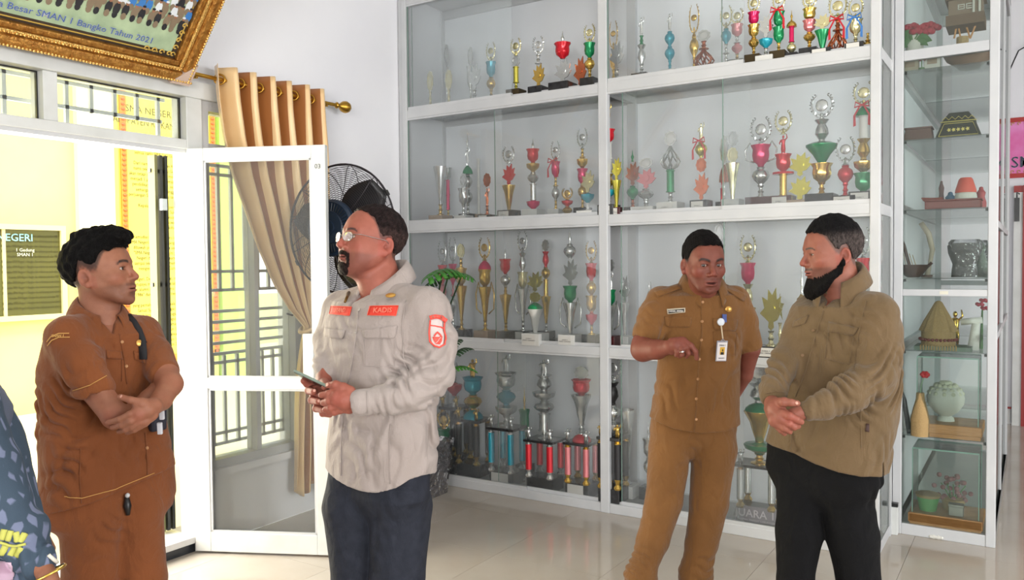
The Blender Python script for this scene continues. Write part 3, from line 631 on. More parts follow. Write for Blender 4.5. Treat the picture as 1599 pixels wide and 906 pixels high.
# ------------------------------------------------------------------ figure modelling: distance fields on a grid, meshed by surface nets
class Field:
    def __init__(s, lo, hi, h):
        s.lo = np.array(lo, float); s.h = h; s.n = np.maximum(4, np.ceil((np.array(hi) - s.lo) / h).astype(int) + 1)
        s.d = np.full(s.n, 0.5, np.float32); s.ax = [s.lo[i] + h * np.arange(s.n[i]) for i in range(3)]
    def sub(s, lo, hi):
        a = np.clip(np.floor((np.array(lo) - s.lo) / s.h).astype(int), 0, s.n - 1); b = np.clip(np.ceil((np.array(hi) - s.lo) / s.h).astype(int) + 1, 1, s.n)
        sl = tuple(slice(a[i], b[i]) for i in range(3))
        X = s.ax[0][sl[0]][:, None, None].astype(np.float32); Y = s.ax[1][sl[1]][None, :, None].astype(np.float32); Z = s.ax[2][sl[2]][None, None, :].astype(np.float32)
        return sl, X, Y, Z
    def op(s, fn, lo, hi, k=0.01, mode='add', pad=0.02):
        lo = np.array(lo) - pad - k; hi = np.array(hi) + pad + k
        if np.any(hi < s.lo) or np.any(lo > s.lo + s.h * s.n): return
        sl, X, Y, Z = s.sub(lo, hi)
        if 0 in s.d[sl].shape: return
        b = fn(X, Y, Z).astype(np.float32); a = s.d[sl]; b = np.broadcast_to(b, a.shape)
        if mode == 'add':
            t = np.clip(.5 + .5 * (b - a) / k, 0, 1); r = b * (1 - t) + a * t - k * t * (1 - t)
        elif mode == 'cut':
            t = np.clip(.5 + .5 * (a + b) / k, 0, 1); r = a * t - b * (1 - t) + k * t * (1 - t)
            r = np.maximum(a, -b) if k < 1e-4 else r
        elif mode == 'and': r = np.maximum(a, b)
        elif mode == 'disp': r = a + b
        s.d[sl] = r
    def cone(s, a, b, ra, rb, k=0.01, mode='add'):
        a = np.array(a, float); b = np.array(b, float); ab = b - a; L2 = max(1e-9, ab @ ab); R = max(ra, rb)
        def fn(X, Y, Z):
            t = np.clip(((X - a[0]) * ab[0] + (Y - a[1]) * ab[1] + (Z - a[2]) * ab[2]) / L2, 0, 1)
            return np.sqrt((X - a[0] - t * ab[0]) ** 2 + (Y - a[1] - t * ab[1]) ** 2 + (Z - a[2] - t * ab[2]) ** 2) - (ra + (rb - ra) * t)
        s.op(fn, np.minimum(a, b) - R, np.maximum(a, b) + R, k, mode)
    def ell(s, c, r, A=None, k=0.01, mode='add'):
        c = np.array(c, float); r = np.array(r, float); R = r.max() if A is not None else r; m = float(r.min())
        def fn(X, Y, Z):
            x, y, z = X - c[0], Y - c[1], Z - c[2]
            if A is not None: x, y, z = (A[0][0] * x + A[1][0] * y + A[2][0] * z), (A[0][1] * x + A[1][1] * y + A[2][1] * z), (A[0][2] * x + A[1][2] * y + A[2][2] * z)
            k0 = np.sqrt((x / r[0]) ** 2 + (y / r[1]) ** 2 + (z / r[2]) ** 2); k1 = np.sqrt((x / r[0] ** 2) ** 2 + (y / r[1] ** 2) ** 2 + (z / r[2] ** 2) ** 2)
            return np.where(k1 > 1e-6, k0 * (k0 - 1) / np.maximum(k1, 1e-6), -m)
        s.op(fn, c - R, c + R, k, mode)
    def mesh(s):
        d = s.d.copy(); d[0] = d[-1] = .5; d[:, 0] = d[:, -1] = .5; d[:, :, 0] = d[:, :, -1] = .5
        d[d == 0] = 1e-7
        ins = d < 0; nx, ny, nz = d.shape
        cnt = np.zeros((nx - 1, ny - 1, nz - 1), np.uint8)
        for i in (0, 1):
            for j in (0, 1):
                for k in (0, 1): cnt += ins[i:nx - 1 + i, j:ny - 1 + j, k:nz - 1 + k]
        act = (cnt > 0) & (cnt < 8); I = np.argwhere(act); idx = np.full(act.shape, -1, np.int64); idx[act] = np.arange(len(I))
        acc = np.zeros((len(I), 3)); num = np.zeros(len(I)); i0, j0, k0 = I.T
        for ax_ in range(3):
            o1, o2 = [q for q in range(3) if q != ax_]
            for u in (0, 1):
                for v in (0, 1):
                    off = np.zeros(3, int); off[o1] = u; off[o2] = v; e = off.copy(); e[ax_] = 1
                    da = d[i0 + off[0], j0 + off[1], k0 + off[2]]; db = d[i0 + e[0], j0 + e[1], k0 + e[2]]
                    m = (da < 0) != (db < 0); t = np.where(m, da / np.where(m, da - db, 1), 0)
                    p = np.tile(off.astype(float), (len(I), 1)); p[:, ax_] += t
                    acc[m] += p[m]; num[m] += 1
        V = s.lo + s.h * (I + acc / num[:, None])
        F = []
        for ax_ in range(3):
            o1, o2 = (ax_ + 1) % 3, (ax_ + 2) % 3
            sl0 = [slice(None)] * 3; sl1 = [slice(None)] * 3; sl0[ax_] = slice(0, -1); sl1[ax_] = slice(1, None)
            A, B = ins[tuple(sl0)], ins[tuple(sl1)]
            E = np.argwhere(A != B); E = E[(E[:, o1] > 0) & (E[:, o2] > 0) & (E[:, o1] < d.shape[o1] - 1) & (E[:, o2] < d.shape[o2] - 1)]
            flip = ~A[E[:, 0], E[:, 1], E[:, 2]]
            def g(a_, b_):
                q = E.copy(); q[:, o1] -= a_; q[:, o2] -= b_; return idx[q[:, 0], q[:, 1], q[:, 2]]
            Q = np.stack([g(1, 1), g(0, 1), g(0, 0), g(1, 0)], 1); Q[flip] = Q[flip][:, ::-1]; F.append(Q)
        F = np.concatenate(F); F = F[(F >= 0).all(1)]
        return V, F
def mesh_np(name, V, F, m, parent=None, col=None, smooth=True, mats=None, midx=None):
    off = np.array(root_loc(parent)); V = V - off
    me = bpy.data.meshes.new(name); me.vertices.add(len(V)); me.vertices.foreach_set('co', V.astype(np.float32).ravel())
    n = F.shape[1]; me.loops.add(F.size); me.loops.foreach_set('vertex_index', F.ravel().astype(np.int32)); me.polygons.add(len(F))
    me.polygons.foreach_set('loop_start', np.arange(0, F.size, n, dtype=np.int32)); me.update(calc_edges=True); me.validate()
    if smooth: me.shade_smooth()
    if col is not None:
        a = me.color_attributes.new('Col', 'FLOAT_COLOR', 'POINT'); a.data.foreach_set('color', np.concatenate([col, np.ones((len(V), 1))], 1).astype(np.float32).ravel())
    o = link(name, me, m, parent); return o
def join(*parts):
    V = []; F = []; C_ = []; n = 0
    for v, f, c in parts: V.append(v); F.append(f + n); C_.append(c); n += len(v)
    return np.concatenate(V), np.concatenate(F), np.concatenate(C_)
def relax(V, F, it=1, lam=.5):
    for _ in range(it):
        S = np.zeros_like(V); N = np.zeros(len(V))
        for a, b in ((0, 1), (1, 2), (2, 3), (3, 0)):
            np.add.at(S, F[:, a], V[F[:, b]]); np.add.at(S, F[:, b], V[F[:, a]]); np.add.at(N, F[:, a], 1); np.add.at(N, F[:, b], 1)
        V = V + lam * (S / np.maximum(N, 1)[:, None] - V)
    return V
def smoothstep(a, b, x): t = np.clip((x - a) / (b - a), 0, 1); return t * t * (3 - 2 * t)
def blob(V, c, r):
    q = (V - np.array(c)) / np.array(r); return np.clip(1.25 - np.sqrt((q ** 2).sum(1)) * 1.25 + .0, 0, 1) ** .8
def lc(c): return np.array(lin(c)[:3])
def wob(V, f, s=0.0): return (np.sin(V[:, 0] * f + s) * np.sin(V[:, 1] * f * 1.13 + 2 * s + 1) * np.sin(V[:, 2] * f * .93 + 3 * s + 2))

M_skin = mat('skin', (255, 255, 255), .52, var=(236, 230, 228), vscale=35, attr='Col', bump=.10, bscale=260, spec=.35)
M_skin.node_tree.nodes['Principled BSDF'].inputs['Subsurface Weight'].default_value = 0.06
M_skin.node_tree.nodes['Principled BSDF'].inputs['Subsurface Scale'].default_value = 0.01
M_hair = mat('hair', (255, 255, 255), .62, var=(120, 120, 120), vscale=150, attr='Col', bump=1.0, bscale=420, spec=.12, stretch=(1, .45, .45))
M_eye = mat('eye_white', (176, 160, 150), .25); M_iris = mat('iris_brown', (38, 22, 14), .1)

def head(P):
    """P: dict. returns a builder of the head in its own space (x person's right, y forward, z up; eyes at z=0)"""
    h = .0022; sx, sy, szf = P.get('sx', 1), P.get('sy', 1), 1.0
    F = Field((-.115, -.15, -.21), (.115, .145, .15), h); j = P.get('jaw', 1.0); nz = P.get('nose', 1.0); ch = P.get('cheek', 0)
    F.ell((0, -.020, .036), (.0755 * sx, .099 * sy, .084)); F.ell((0, .028, .006), (.066 * sx, .060, .078), k=.03)
    F.ell((0, .026, -.050), (.056 * sx * j, .052, .052), k=.03); F.ell((0, .010, -.040), (.062 * sx * j, .058, .05), k=.03)
    F.ell((0, .066, -.097), (.022 * j, .020, .018), k=.025)                                     # chin
    for s in (-1, 1):
        F.ell((s * .044 * sx, .052, -.024), (.023, .022, .020), k=.022)                           # cheekbone
        F.cone((s * .012, .082, .021), (s * .045 * sx, .066, .024), .0085, .0075, k=.012)         # brow
        F.cone((s * .055 * sx * j, -.005, -.035), (s * .034 * j, .055, -.088), .016, .013, k=.025)  # jaw line
        if ch: F.ell((s * .045 * sx, .035, -.06), (.026, .032, .03), k=.03)
    F.ell((0, .070, -.060), (.027, .020, .027), k=.02)                                           # muzzle
    for s in (-1, 1): F.ell((s * .0305, .094, .001), (.0165, .015, .0115), k=.012, mode='cut')     # socket
    F.cone((0, .080, .012), (0, .0985 + .004 * nz, -.0265), .0062, .0088 * nz, k=.010)            # nose
    F.ell((0, .0972 + .004 * nz, -.0315), (.0100 * nz, .0105, .0080), k=.006)
    for s in (-1, 1): F.ell((s * .0130 * nz, .0905, -.0350), (.0078 * nz, .0095, .0068), k=.006)
    for s in (-1, 1): F.ell((s * .0065, .097, -.0435), (.0035, .005, .0035), k=.003, mode='cut')
    mo = P.get('mouth', 0.0)
    F.cone((-.0245, .0765, -.0630), (0, .0905, -.0600), .0048, .0062, k=.006); F.cone((.0245, .0765, -.0630), (0, .0905, -.0600), .0048, .0062, k=.006)
    F.cone((-.018, .078, -.0700 - mo), (0, .0880, -.0710 - mo), .0052, .0072, k=.006); F.cone((.018, .078, -.0700 - mo), (0, .0880, -.0710 - mo), .0052, .0072, k=.006)
    F.ell((0, .092, -.0655 - mo / 2), (.0255, .013, .0016 + mo / 2), k=.003, mode='cut')
    F.ell((0, .088, -.0825 - mo), (.018, .008, .005), k=.01, mode='cut')
    ez = P.get('eye_open', 1.0)
    for s in (-1, 1):                                                                            # lids
        F.ell((s * .0305, .0700, .001), (.0160, .0145, .0140), k=.008); F.ell((s * .0310, .0845, .0005), (.0155, .013, .0049 * ez), k=.0015, mode='cut')
        th = math.radians(18 * s); A = [[math.cos(th), math.sin(th), 0], [-math.sin(th), math.cos(th), 0], [0, 0, 1]]
        th2 = s * math.radians(24)
        A = np.array([[math.cos(th2), -math.sin(th2), 0], [math.sin(th2), math.cos(th2), 0], [0, 0, 1]])
        ex = s * (.0785 * sx); F.ell((ex, -.020, -.012), (.0072, .0175, .0280), A, k=.006); F.ell((ex + s * .003, -.011, -.036), (.006, .008, .010), A, k=.010)
        F.ell((ex + s * .0080, -.0165, -.009), (.0085, .0115, .0195), A, k=.003, mode='cut'); F.ell((ex + s * .004, -.010, -.016), (.010, .006, .008), A, k=.003, mode='cut')
    nb = P['neck_to']; nr = P.get('neck_r', .056)
    F.cone((0, -.032, -.055), nb, nr * .96, nr * 1.1, k=.018); F.cone((0, -.004, -.085), (nb[0], nb[1] + .014, nb[2]), nr * .72, nr * .95, k=.02)
    if P.get('chin2'): F.ell((0, .028, -.100), (.042, .042, .022), k=.025)
    V, Q = F.mesh(); V = relax(V, Q, 1, .4)
    # colours
    base = lc(P['skin']); C_ = np.tile(base, (len(V), 1))
    def mixc(w, c): nonlocal C_; w = np.clip(w, 0, 1)[:, None]; C_ = C_ * (1 - w) + lc(c) * w
    x, y, z = V.T; ax_ = np.abs(x)
    mixc(.45 * np.maximum(blob(V, (.045, .06, -.03), (.03, .03, .022)), blob(V, (-.045, .06, -.03), (.03, .03, .022))), P.get('flush', P['skin']))
    mixc(.5 * blob(V, (0, .10, -.03), (.02, .02, .022)), P.get('flush', P['skin']))
    mixc(.35 * (ax_ > .072 * sx) * (np.abs(y + .015) < .03) * (z < .03) * (z > -.05), P.get('flush', P['skin']))
    ear_shade = np.maximum(blob(V, (.0785 * sx + .003, -.014, -.012), (.011, .013, .018)), blob(V, (-.0785 * sx - .003, -.014, -.012), (.011, .013, .018))); mixc(.5 * ear_shade, tuple(int(q * .62) for q in P['skin']))  # shade of the ear hollow painted into the skin colour
    lips = (y > .066) * np.exp(-((z + .0655 + mo / 2) / (.0088 + mo * .5)) ** 4) * np.exp(-(ax_ / .026) ** 6); mixc(.75 * lips, P.get('lip', (120, 66, 58)))
    mixc(.9 * (y > .055) * np.exp(-((z + .0655 + mo / 2) / (.0016 + mo * .45)) ** 4) * np.exp(-(ax_ / .019) ** 6) * (y < .088), (60, 26, 24))
    bt = P.get('brow_t', 1.0)
    zb = .0205 + .0035 * np.sin(np.clip((ax_ - .012) / .036, 0, 1) * math.pi) - .003 * (ax_ > .045) + P.get('frown', 0) * (np.clip(ax_, .01, .045) - .028)
    brow = (y > .045) * np.exp(-((z - zb) / (.0042 * bt)) ** 4) * smoothstep(.009, .015, ax_) * (1 - smoothstep(.045, .054, ax_)); mixc(.92 * brow * (1 + .2 * wob(V, 700)), P.get('hairc', (20, 18, 18)))
    for s in (-1, 1): mixc(.55 * np.clip(blob(V, (s * .0305, .082, .0), (.0165, .02, .0115)), 0, 1), P.get('lid', tuple(int(q * .78) for q in P['skin'])))
    lash = (y > .05) * np.exp(-((z - .0052 - .0 * ax_) / .0013) ** 2) * (np.abs(ax_ - .031) < .0145); mixc(.6 * lash, (40, 24, 20))
    hz = np.interp(y, P['hl'][0], P['hl'][1]); fd = P.get('fade', .012) * smoothstep(.06, .03, y); mixc(P.get('scalp', .8) * smoothstep(-.006, .003 + .55 * fd, z - hz + .003 * wob(V, 400)) * (~((ax_ > .0775 * sx) & (y > -.044) & (y < .006) & (z < .017))), P.get('scalpc', P.get('hairc')))
    st = P.get('stubble')
    if st:
        m_ = smoothstep(-.040, -.055, z) * (y > -.0 ) * (1 - lips) * smoothstep(.0, .05, y) * (z > -.125); up = np.exp(-((z + .052) / .006) ** 2) * (ax_ < .03) * (y > .07)
        mixc(st * np.maximum(m_ * .6, up), P.get('hairc', (20, 18, 18)))
    return V, Q, C_
def hairmesh(P, kind='hair'):
    h = .0026; sx, sy = P.get('sx', 1), P.get('sy', 1)
    F = Field((-.12, -.17, -.12), (.12, .15, .19), h)
    t0, t1 = P.get('ht', (.004, .012))
    F.ell((0, -.020, .036), (.0755 * sx + t0, .099 * sy + t0, .084 + t0)); F.ell((0, .028, .006), (.066 * sx + t0 * .8, .060 + t0 * .8, .078 + t0), k=.03)
    if t1: F.ell((0, -.016 + P.get('topy', 0), .036 + t1 * .75), (.0735 * sx + t1 * .25, .094 * sy + t1 * .25, .084 + t1 * .45), k=.01)
    for e in P.get('tufts', []): F.ell(e[0], e[1], k=.012)
    X = F.ax[0][:, None, None]; Y = F.ax[1][None, :, None]; Z = F.ax[2][None, None, :]
    amp = P.get('hamp', .0015); fq = P.get('hfreq', 260)
    F.d += (amp * np.sin(fq * X + 40 * Y + 2 * np.sin(30 * Z)) * np.sin(fq * .4 * Y + 25 * Z) + amp * .8 * np.sin(fq * .7 * Y + 60 * X + 3) * np.sin(fq * .6 * Z + 1)).astype(np.float32)
    F.d += (.0009 * np.sin(620 * X + 200 * Y + 3 * np.sin(50 * Z)) * np.sin(430 * Y - 120 * X)).astype(np.float32)
    hz = np.interp(Y, P['hl'][0], P['hl'][1])
    hz = hz + P.get('fade', .012) * smoothstep(.06, .03, Y) * smoothstep(-.12, -.08, Y)
    edge = .0022 * np.sin(220 * X + 90 * Y) + .0015 * np.sin(410 * Y + 100 * X)
    gx = P.get('mpeak', .0); cut = hz + edge - Z + gx * smoothstep(.03, .06, np.abs(X)) * (Y > .02) - P.get('peak', 0) * (np.abs(X) < .02)
    F.d = np.maximum(F.d, cut.astype(np.float32))
    V, Q = F.mesh(); x, y, z = V.T
    c0, c1 = lc(P['hairc']), lc(P.get('hairside', P['hairc'])); w = (1 - smoothstep(P.get('gz', .03), P.get('gz', .03) + .04, z))[:, None] * (.7 + .3 * wob(V, 500))[:, None]
    return V, Q, c0 * (1 - w) + c1 * w
def beardmesh(P, V, Q):
    """a beard grown from the skin itself: the masked part of the face pushed outwards into a shell"""
    T1 = V[Q[:, 2]] - V[Q[:, 0]]; T2 = V[Q[:, 3]] - V[Q[:, 1]]; n = np.cross(T1, T2); N = np.zeros_like(V)
    for k in range(4): np.add.at(N, Q[:, k], n)
    N /= np.maximum(np.linalg.norm(N, axis=1), 1e-12)[:, None]
    x, y, z = V.T; w, t, dv = P['bmask'](np.abs(x), y, z); keep = (w[Q] > .04).all(1); Qk = Q[keep]
    am = P.get('bamp', .0012); nz_ = am * (np.sin(420 * x + 5 * np.sin(90 * z)) + np.sin(350 * y + 260 * z + 1) + np.sin(900 * x + 500 * z))
    d = N * (1 - dv)[:, None] + np.array([0, .25, -1.0]) * dv[:, None]; V2 = V + d * (t * w + nz_ * w + .0004)[:, None]
    u, inv = np.unique(Qk, return_inverse=True); return V2[u], inv.reshape(Qk.shape), np.tile(lc(P.get('beardc', P['hairc'])), (len(u), 1))
def mask_goatee(ax, y, z):
    mu = smoothstep(1.0, .75, np.sqrt((ax / .031) ** 4 + ((z + .0515 + .008 * (ax / .03) ** 2) / .0082) ** 4)) * smoothstep(.062, .068, y)
    sd = np.exp(-((ax - .0272) / .0042) ** 2) * smoothstep(-.098, -.090, z) * smoothstep(-.050, -.058, z) * (y > .05) * .8
    ch = smoothstep(1.0, .72, np.sqrt((ax / .029) ** 2 + ((z + .100) / .021) ** 2)) * (y > .045)
    w = np.clip(np.maximum(np.maximum(mu, sd), ch), 0, 1); return w, np.where(z < -.08, .0065, .0032), np.where(z < -.1, .4, .0)
def mask_full(ax, y, z):
    zl = np.interp(y, [-.02, -.005, .02, .05, .07, .085, .1], [.0, -.022, -.052, -.066, -.074, -.0775, -.080]); w = smoothstep(.0, .010, zl - z) * smoothstep(-.140, -.125, z) * smoothstep(-.016, -.002, y) * smoothstep(.0, .012, z - np.interp(y, [-.02, .02, .045], [-.075, -.095, -.14]))
    fr = smoothstep(.02, .07, y); return w, .006 + .012 * smoothstep(.0, .04, y) + .030 * fr, .25 + .55 * fr
def build_person(label, P, root, J_neck, torso_a):
    """head + hair parts. returns skin mesh chunk (world) and the head matrix"""
    H = np.array(P['pos']); toward = CAM - H; toward[2] = 0; toward /= np.linalg.norm(toward); right = np.array([-toward[1], toward[0], 0.0])
    # photo-right direction, seen from the camera
    if right @ RC[:, 0] < 0: right = -right
    a = math.radians(P['yaw']); f = toward * math.cos(a) + right * math.sin(a); p = math.radians(P.get('pitch', 0)); fw = f * math.cos(p) + np.array([0, 0, math.sin(p)])
    up = np.array([0, 0, 1.0]); r = np.cross(fw, up); r /= np.linalg.norm(r); up = np.cross(r, fw)
    ro = math.radians(P.get('roll', 0)); r, up = r * math.cos(ro) + up * math.sin(ro), up * math.cos(ro) - r * math.sin(ro)
    s = P.get('s', 1.0); A = np.stack([r, fw, up], 1) * s
    P['neck_to'] = tuple(np.linalg.inv(A) @ (np.array(J_neck) - H))
    P['neck_to'] = tuple(np.clip(P['neck_to'], (-.06, -.085, -.165), (.06, .06, -.10)))
    T = lambda V: V @ A.T + H
    V, Q, C_ = head(P); skin = (T(V), Q, C_)
    if P.get('ht'):
        v, q, c = hairmesh(P); mesh_np('hair', T(v), q, M_hair, root, c)
    if P.get('bmask'):
        v, q, c = beardmesh(P, V, Q); mesh_np(P.get('bname', 'beard'), T(v), q, M_hair, root, c)
    Am = Matrix(((A[0][0], A[0][1], A[0][2], H[0]), (A[1][0], A[1][1], A[1][2], H[1]), (A[2][0], A[2][1], A[2][2], H[2]), (0, 0, 0, 1)))
    g = P.get('gaze', (0, 0))
    for sd in (-1, 1):
        c = Vector((sd * .0305, .0690, .0005)); gd = Vector((math.sin(math.radians(g[0])), math.cos(math.radians(g[0])), math.sin(math.radians(g[1])))).normalized()
        e = MB().ball((0, 0, 0), .0123, n=20); e.v = [tuple(Am @ (Vector(q) + c)) for q in e.v]; eo = e.build('eye', M_eye, root, smooth=True)
        ir = MB().lathe([(.0062, .0107), (.0060, .0116), (.0045, .01225), (.0, .0126)], 18, M=gd.to_track_quat('Z', 'Y').to_matrix().to_4x4()); ir.v = [tuple(Am @ (Vector(q) + c)) for q in ir.v]; ir.build('iris', M_iris, eo, smooth=True)
    return skin, Am
# ------------------------------------------------------------------ bodies and clothes
EX = np.array([RC[0, 0], RC[1, 0], 0.0]); EX /= np.linalg.norm(EX)             # across the line of sight, to the right
ET = np.array([EX[1], -EX[0], 0.0])                                            # back towards the lens, level
class Figure:
    """one standing person measured off the view: stations are (x, y, nearer-by metres, radius in pixels)"""
    def __init__(s, D, face): s.D = D; s.k = D / FPX; s.a = math.radians(face)
    def J(s, x, y, near=0.0): return np.array(pix(x, y, D=s.D - near))
    def R(s, rpx, near=0.0): return rpx * (s.D - near) / FPX
    def fwd(s): return ET * math.cos(s.a) + EX * math.sin(s.a)
    def rgt(s): f = s.fwd(); return np.array([f[1], -f[0], 0.0])                # the person's own right
    def chain(s, F, st, k=.02, grow=0.0, mode='add'):
        for a, b in zip(st[:-1], st[1:]): F.cone(s.J(*a[:3]), s.J(*b[:3]), s.R(a[3], a[2]) + grow, s.R(b[3], b[2]) + grow, k, mode)
    def torso(s, F, rows, rho=.62, k=.02, grow=0.0, ztop=None, zbot=None, yaw=None, ex=2.4):
        """rows: (y, x_left, x_right, near) silhouettes of the trunk, top first"""
        a = s.a if yaw is None else math.radians(yaw); f = ET * math.cos(a) + EX * math.sin(a); r = np.array([f[1], -f[0], 0.0])
        zz, cx, cy, ws = [], [], [], []
        for (y, xl, xr, nr) in rows:
            c = s.J((xl + xr) / 2, y, nr); hw = s.R((xr - xl) / 2, nr); w = hw / math.sqrt(math.cos(a) ** 2 + (rho * math.sin(a)) ** 2)
            zz.append(c[2]); cx.append(c[0]); cy.append(c[1]); ws.append(w)
        zz, cx, cy, ws = [np.array(q)[::-1] for q in (zz, cx, cy, ws)]
        ztop = zz[-1] if ztop is None else ztop; zbot = zz[0] if zbot is None else zbot
        def fn(X, Y, Z):
            C0 = np.interp(Z, zz, cx); C1 = np.interp(Z, zz, cy); W = np.interp(Z, zz, ws) + grow; dx, dy = X - C0, Y - C1
            u = np.abs(dx * r[0] + dy * r[1]) / W; v = np.abs(dx * f[0] + dy * f[1]) / (W * rho)
            q = (u ** ex + v ** ex) ** (1 / ex); d = (q - 1) * W * (rho + (1 - rho) * .3)
            ov = np.maximum(Z - ztop, zbot - Z); return np.where(ov > 0, np.sqrt(np.maximum(d, 0) ** 2 + ov ** 2) + np.minimum(d, 0) * 0 + np.where(d < 0, 0, 0), np.maximum(d, ov))
        W = ws.max() + grow; lo = np.array([cx.min() - W, cy.min() - W, zbot]); hi = np.array([cx.max() + W, cy.max() + W, ztop]); F.op(fn, lo, hi, k)
    def hem(s, F, pts, below=True, soft=0.0):
        """cut everything below a line given in pixels [(x, y), ...]"""
        P_ = [s.J(x, y) for x, y in pts]; u = np.array([p @ EX for p in P_]); z = np.array([p[2] for p in P_])
        def fn(X, Y, Z): U = X * EX[0] + Y * EX[1]; return (np.interp(U, u, z) - Z)
        X = F.ax[0][:, None, None]; Y = F.ax[1][None, :, None]; Z = F.ax[2][None, None, :]; F.d = np.maximum(F.d, fn(X, Y, Z).astype(np.float32))
    def folds(s, F, c, r, dirv, wl, amp, seed=0.0, sharp=1.0):
        """soft creases: waves along dirv with wavelength wl, faded out over the ball (c, r)"""
        c = np.array(c); d = np.array(dirv, float); d /= np.linalg.norm(d)
        def fn(X, Y, Z):
            w = np.clip(1.7 * (1 - np.sqrt((X - c[0]) ** 2 + (Y - c[1]) ** 2 + (Z - c[2]) ** 2) / r), 0, 1); w = w * w * (3 - 2 * w)
            t = (X * d[0] + Y * d[1] + Z * d[2]) + (.55 * wl * np.sin(14 * X + 17 * Y + 11 * Z + seed) + .30 * wl * np.sin(37 * X - 29 * Z + 23 * Y + 2 * seed))
            m = .5 + .5 * np.sin(19 * X + 23 * Y - 15 * Z + 3 * seed); q = 2 * np.sqrt(np.sin(math.pi * t / wl + seed) ** 2 + .015) - 1.25
            return -amp * w * m * q
        sl, X, Y, Z = F.sub(c - r, c + r)
        if 0 in F.d[sl].shape: return
        F.d[sl] += fn(X, Y, Z).astype(np.float32)
    def drape(s, F, amp, seed, zlo=None, zhi=None):
        X = F.ax[0][:, None, None]; Y = F.ax[1][None, :, None]; Z = F.ax[2][None, None, :]
        n = (np.sin(23 * X + 9 * Z + seed) * np.sin(19 * Y - 6 * Z + 2 * seed) + .7 * np.sin(41 * (X * .8 + Y * .5) + 13 * Z + 3 * seed) * np.sin(17 * Z + 25 * Y + seed) + .35 * np.sin(70 * X - 50 * Z + 4 * seed) * np.sin(60 * Y + 35 * Z))
        F.d += (amp * n).astype(np.float32)
def finger(F, p0, dirs, lens, rads, k=.0035, mode='add'):
    p = np.array(p0, float)
    for d, L, ra, rb in zip(dirs, lens, rads[:-1], rads[1:]):
        q = p + np.array(d) / np.linalg.norm(d) * L; F.cone(p, q, ra, rb, k, mode); p = q
    return p
def pixfingers(fig, F, fingers, k=.0035):
    """fingers: lists of (x, y, near, radius px)"""
    tips = []
    for f in fingers:
        for a, b in zip(f[:-1], f[1:]): F.cone(fig.J(*a[:3]), fig.J(*b[:3]), fig.R(a[3], a[2]), fig.R(b[3], b[2]), k)
        for a in f[1:-1]: F.ell(fig.J(*a[:3]), [fig.R(a[3], a[2]) * 1.07] * 3, k=.003)
        tips.append(f[-1])
    return tips
def skincol(V, P, knuck=()):
    C_ = np.tile(lc(P['skin']), (len(V), 1)); w = (.12 * (wob(V, 45) + .5))[:, None]; C_ = C_ * (1 - w) + lc(P.get('flush', P['skin'])) * w
    for c, r in knuck:
        q = np.clip(1 - np.linalg.norm(V - np.array(c), axis=1) / r, 0, 1)[:, None] * .5; C_ = C_ * (1 - q) + lc(P.get('flush', P['skin'])) * q
    return C_
def nail(fig, pts, parent, r=.0052):
    for (x, y, nr, ox, oy) in pts:
        c = fig.J(x, y, nr); q = MB().ball((0, 0, 0), 1, n=10); n_ = (ET * .75 + np.array([0, 0, .45]) + EX * ox); n_ = Vector(n_ / np.linalg.norm(n_)); R_ = n_.to_track_quat('Z', 'Y').to_matrix()
        q.v = [tuple(Vector(c) + R_ @ Vector((v[0] * r, v[1] * r * 1.2, v[2] * .0012))) for v in q.v]; q.build('nail', mat('nail', (214, 160, 142), .3), parent, smooth=True)
def collar(fig, c, rx, ry, m, root, zf=-.045, zb=.02, leaf=.062, stand=.022, gap=.35, tilt=0.0, yaw=None, out=.034, name='collar', tip=1.5, tw=.55):
    """a turned-down shirt collar around the neck base point c, opening to the front"""
    a = fig.a if yaw is None else math.radians(yaw); f = ET * math.cos(a) + EX * math.sin(a); r = np.array([f[1], -f[0], 0.0]); N = 56; rows_in, rows = [], []
    for i in range(N + 1):
        ph = gap + (2 * math.pi - 2 * gap) * i / N                # 0 = front
        cf, sf = math.cos(ph), math.sin(ph); fr_ = (1 + cf) / 2; z0 = zb + (zf - zb) * fr_ ** 1.3
        tipw = max(0.0, 1 - min(ph - gap, 2 * math.pi - gap - ph) / tw) ** 1.2
        L = leaf * (1 + (tip - 1) * tipw)
        base = np.array(c) + f * (ry * cf) + r * (rx * sf); outd = f * cf + r * sf
        p = []
        p.append(base + np.array([0, 0, z0 - .018])); p.append(base + np.array([0, 0, z0 + stand * .5])); p.append(base + outd * .003 + np.array([0, 0, z0 + stand]))
        p.append(base + outd * .008 + np.array([0, 0, z0 + stand + .001])); 
        od = outd + f * .25 * tipw
        for t in (.25, .5, .75, 1.0): p.append(base + od * (.009 + out * t ** .85) + np.array([0, 0, z0 + stand - L * t * (.75 + .25 * t)]))
        rows.append([tuple(q) for q in p])
    return MB().grid(rows).build(name, m, root, smooth=True, solid=.0045, fix=False)
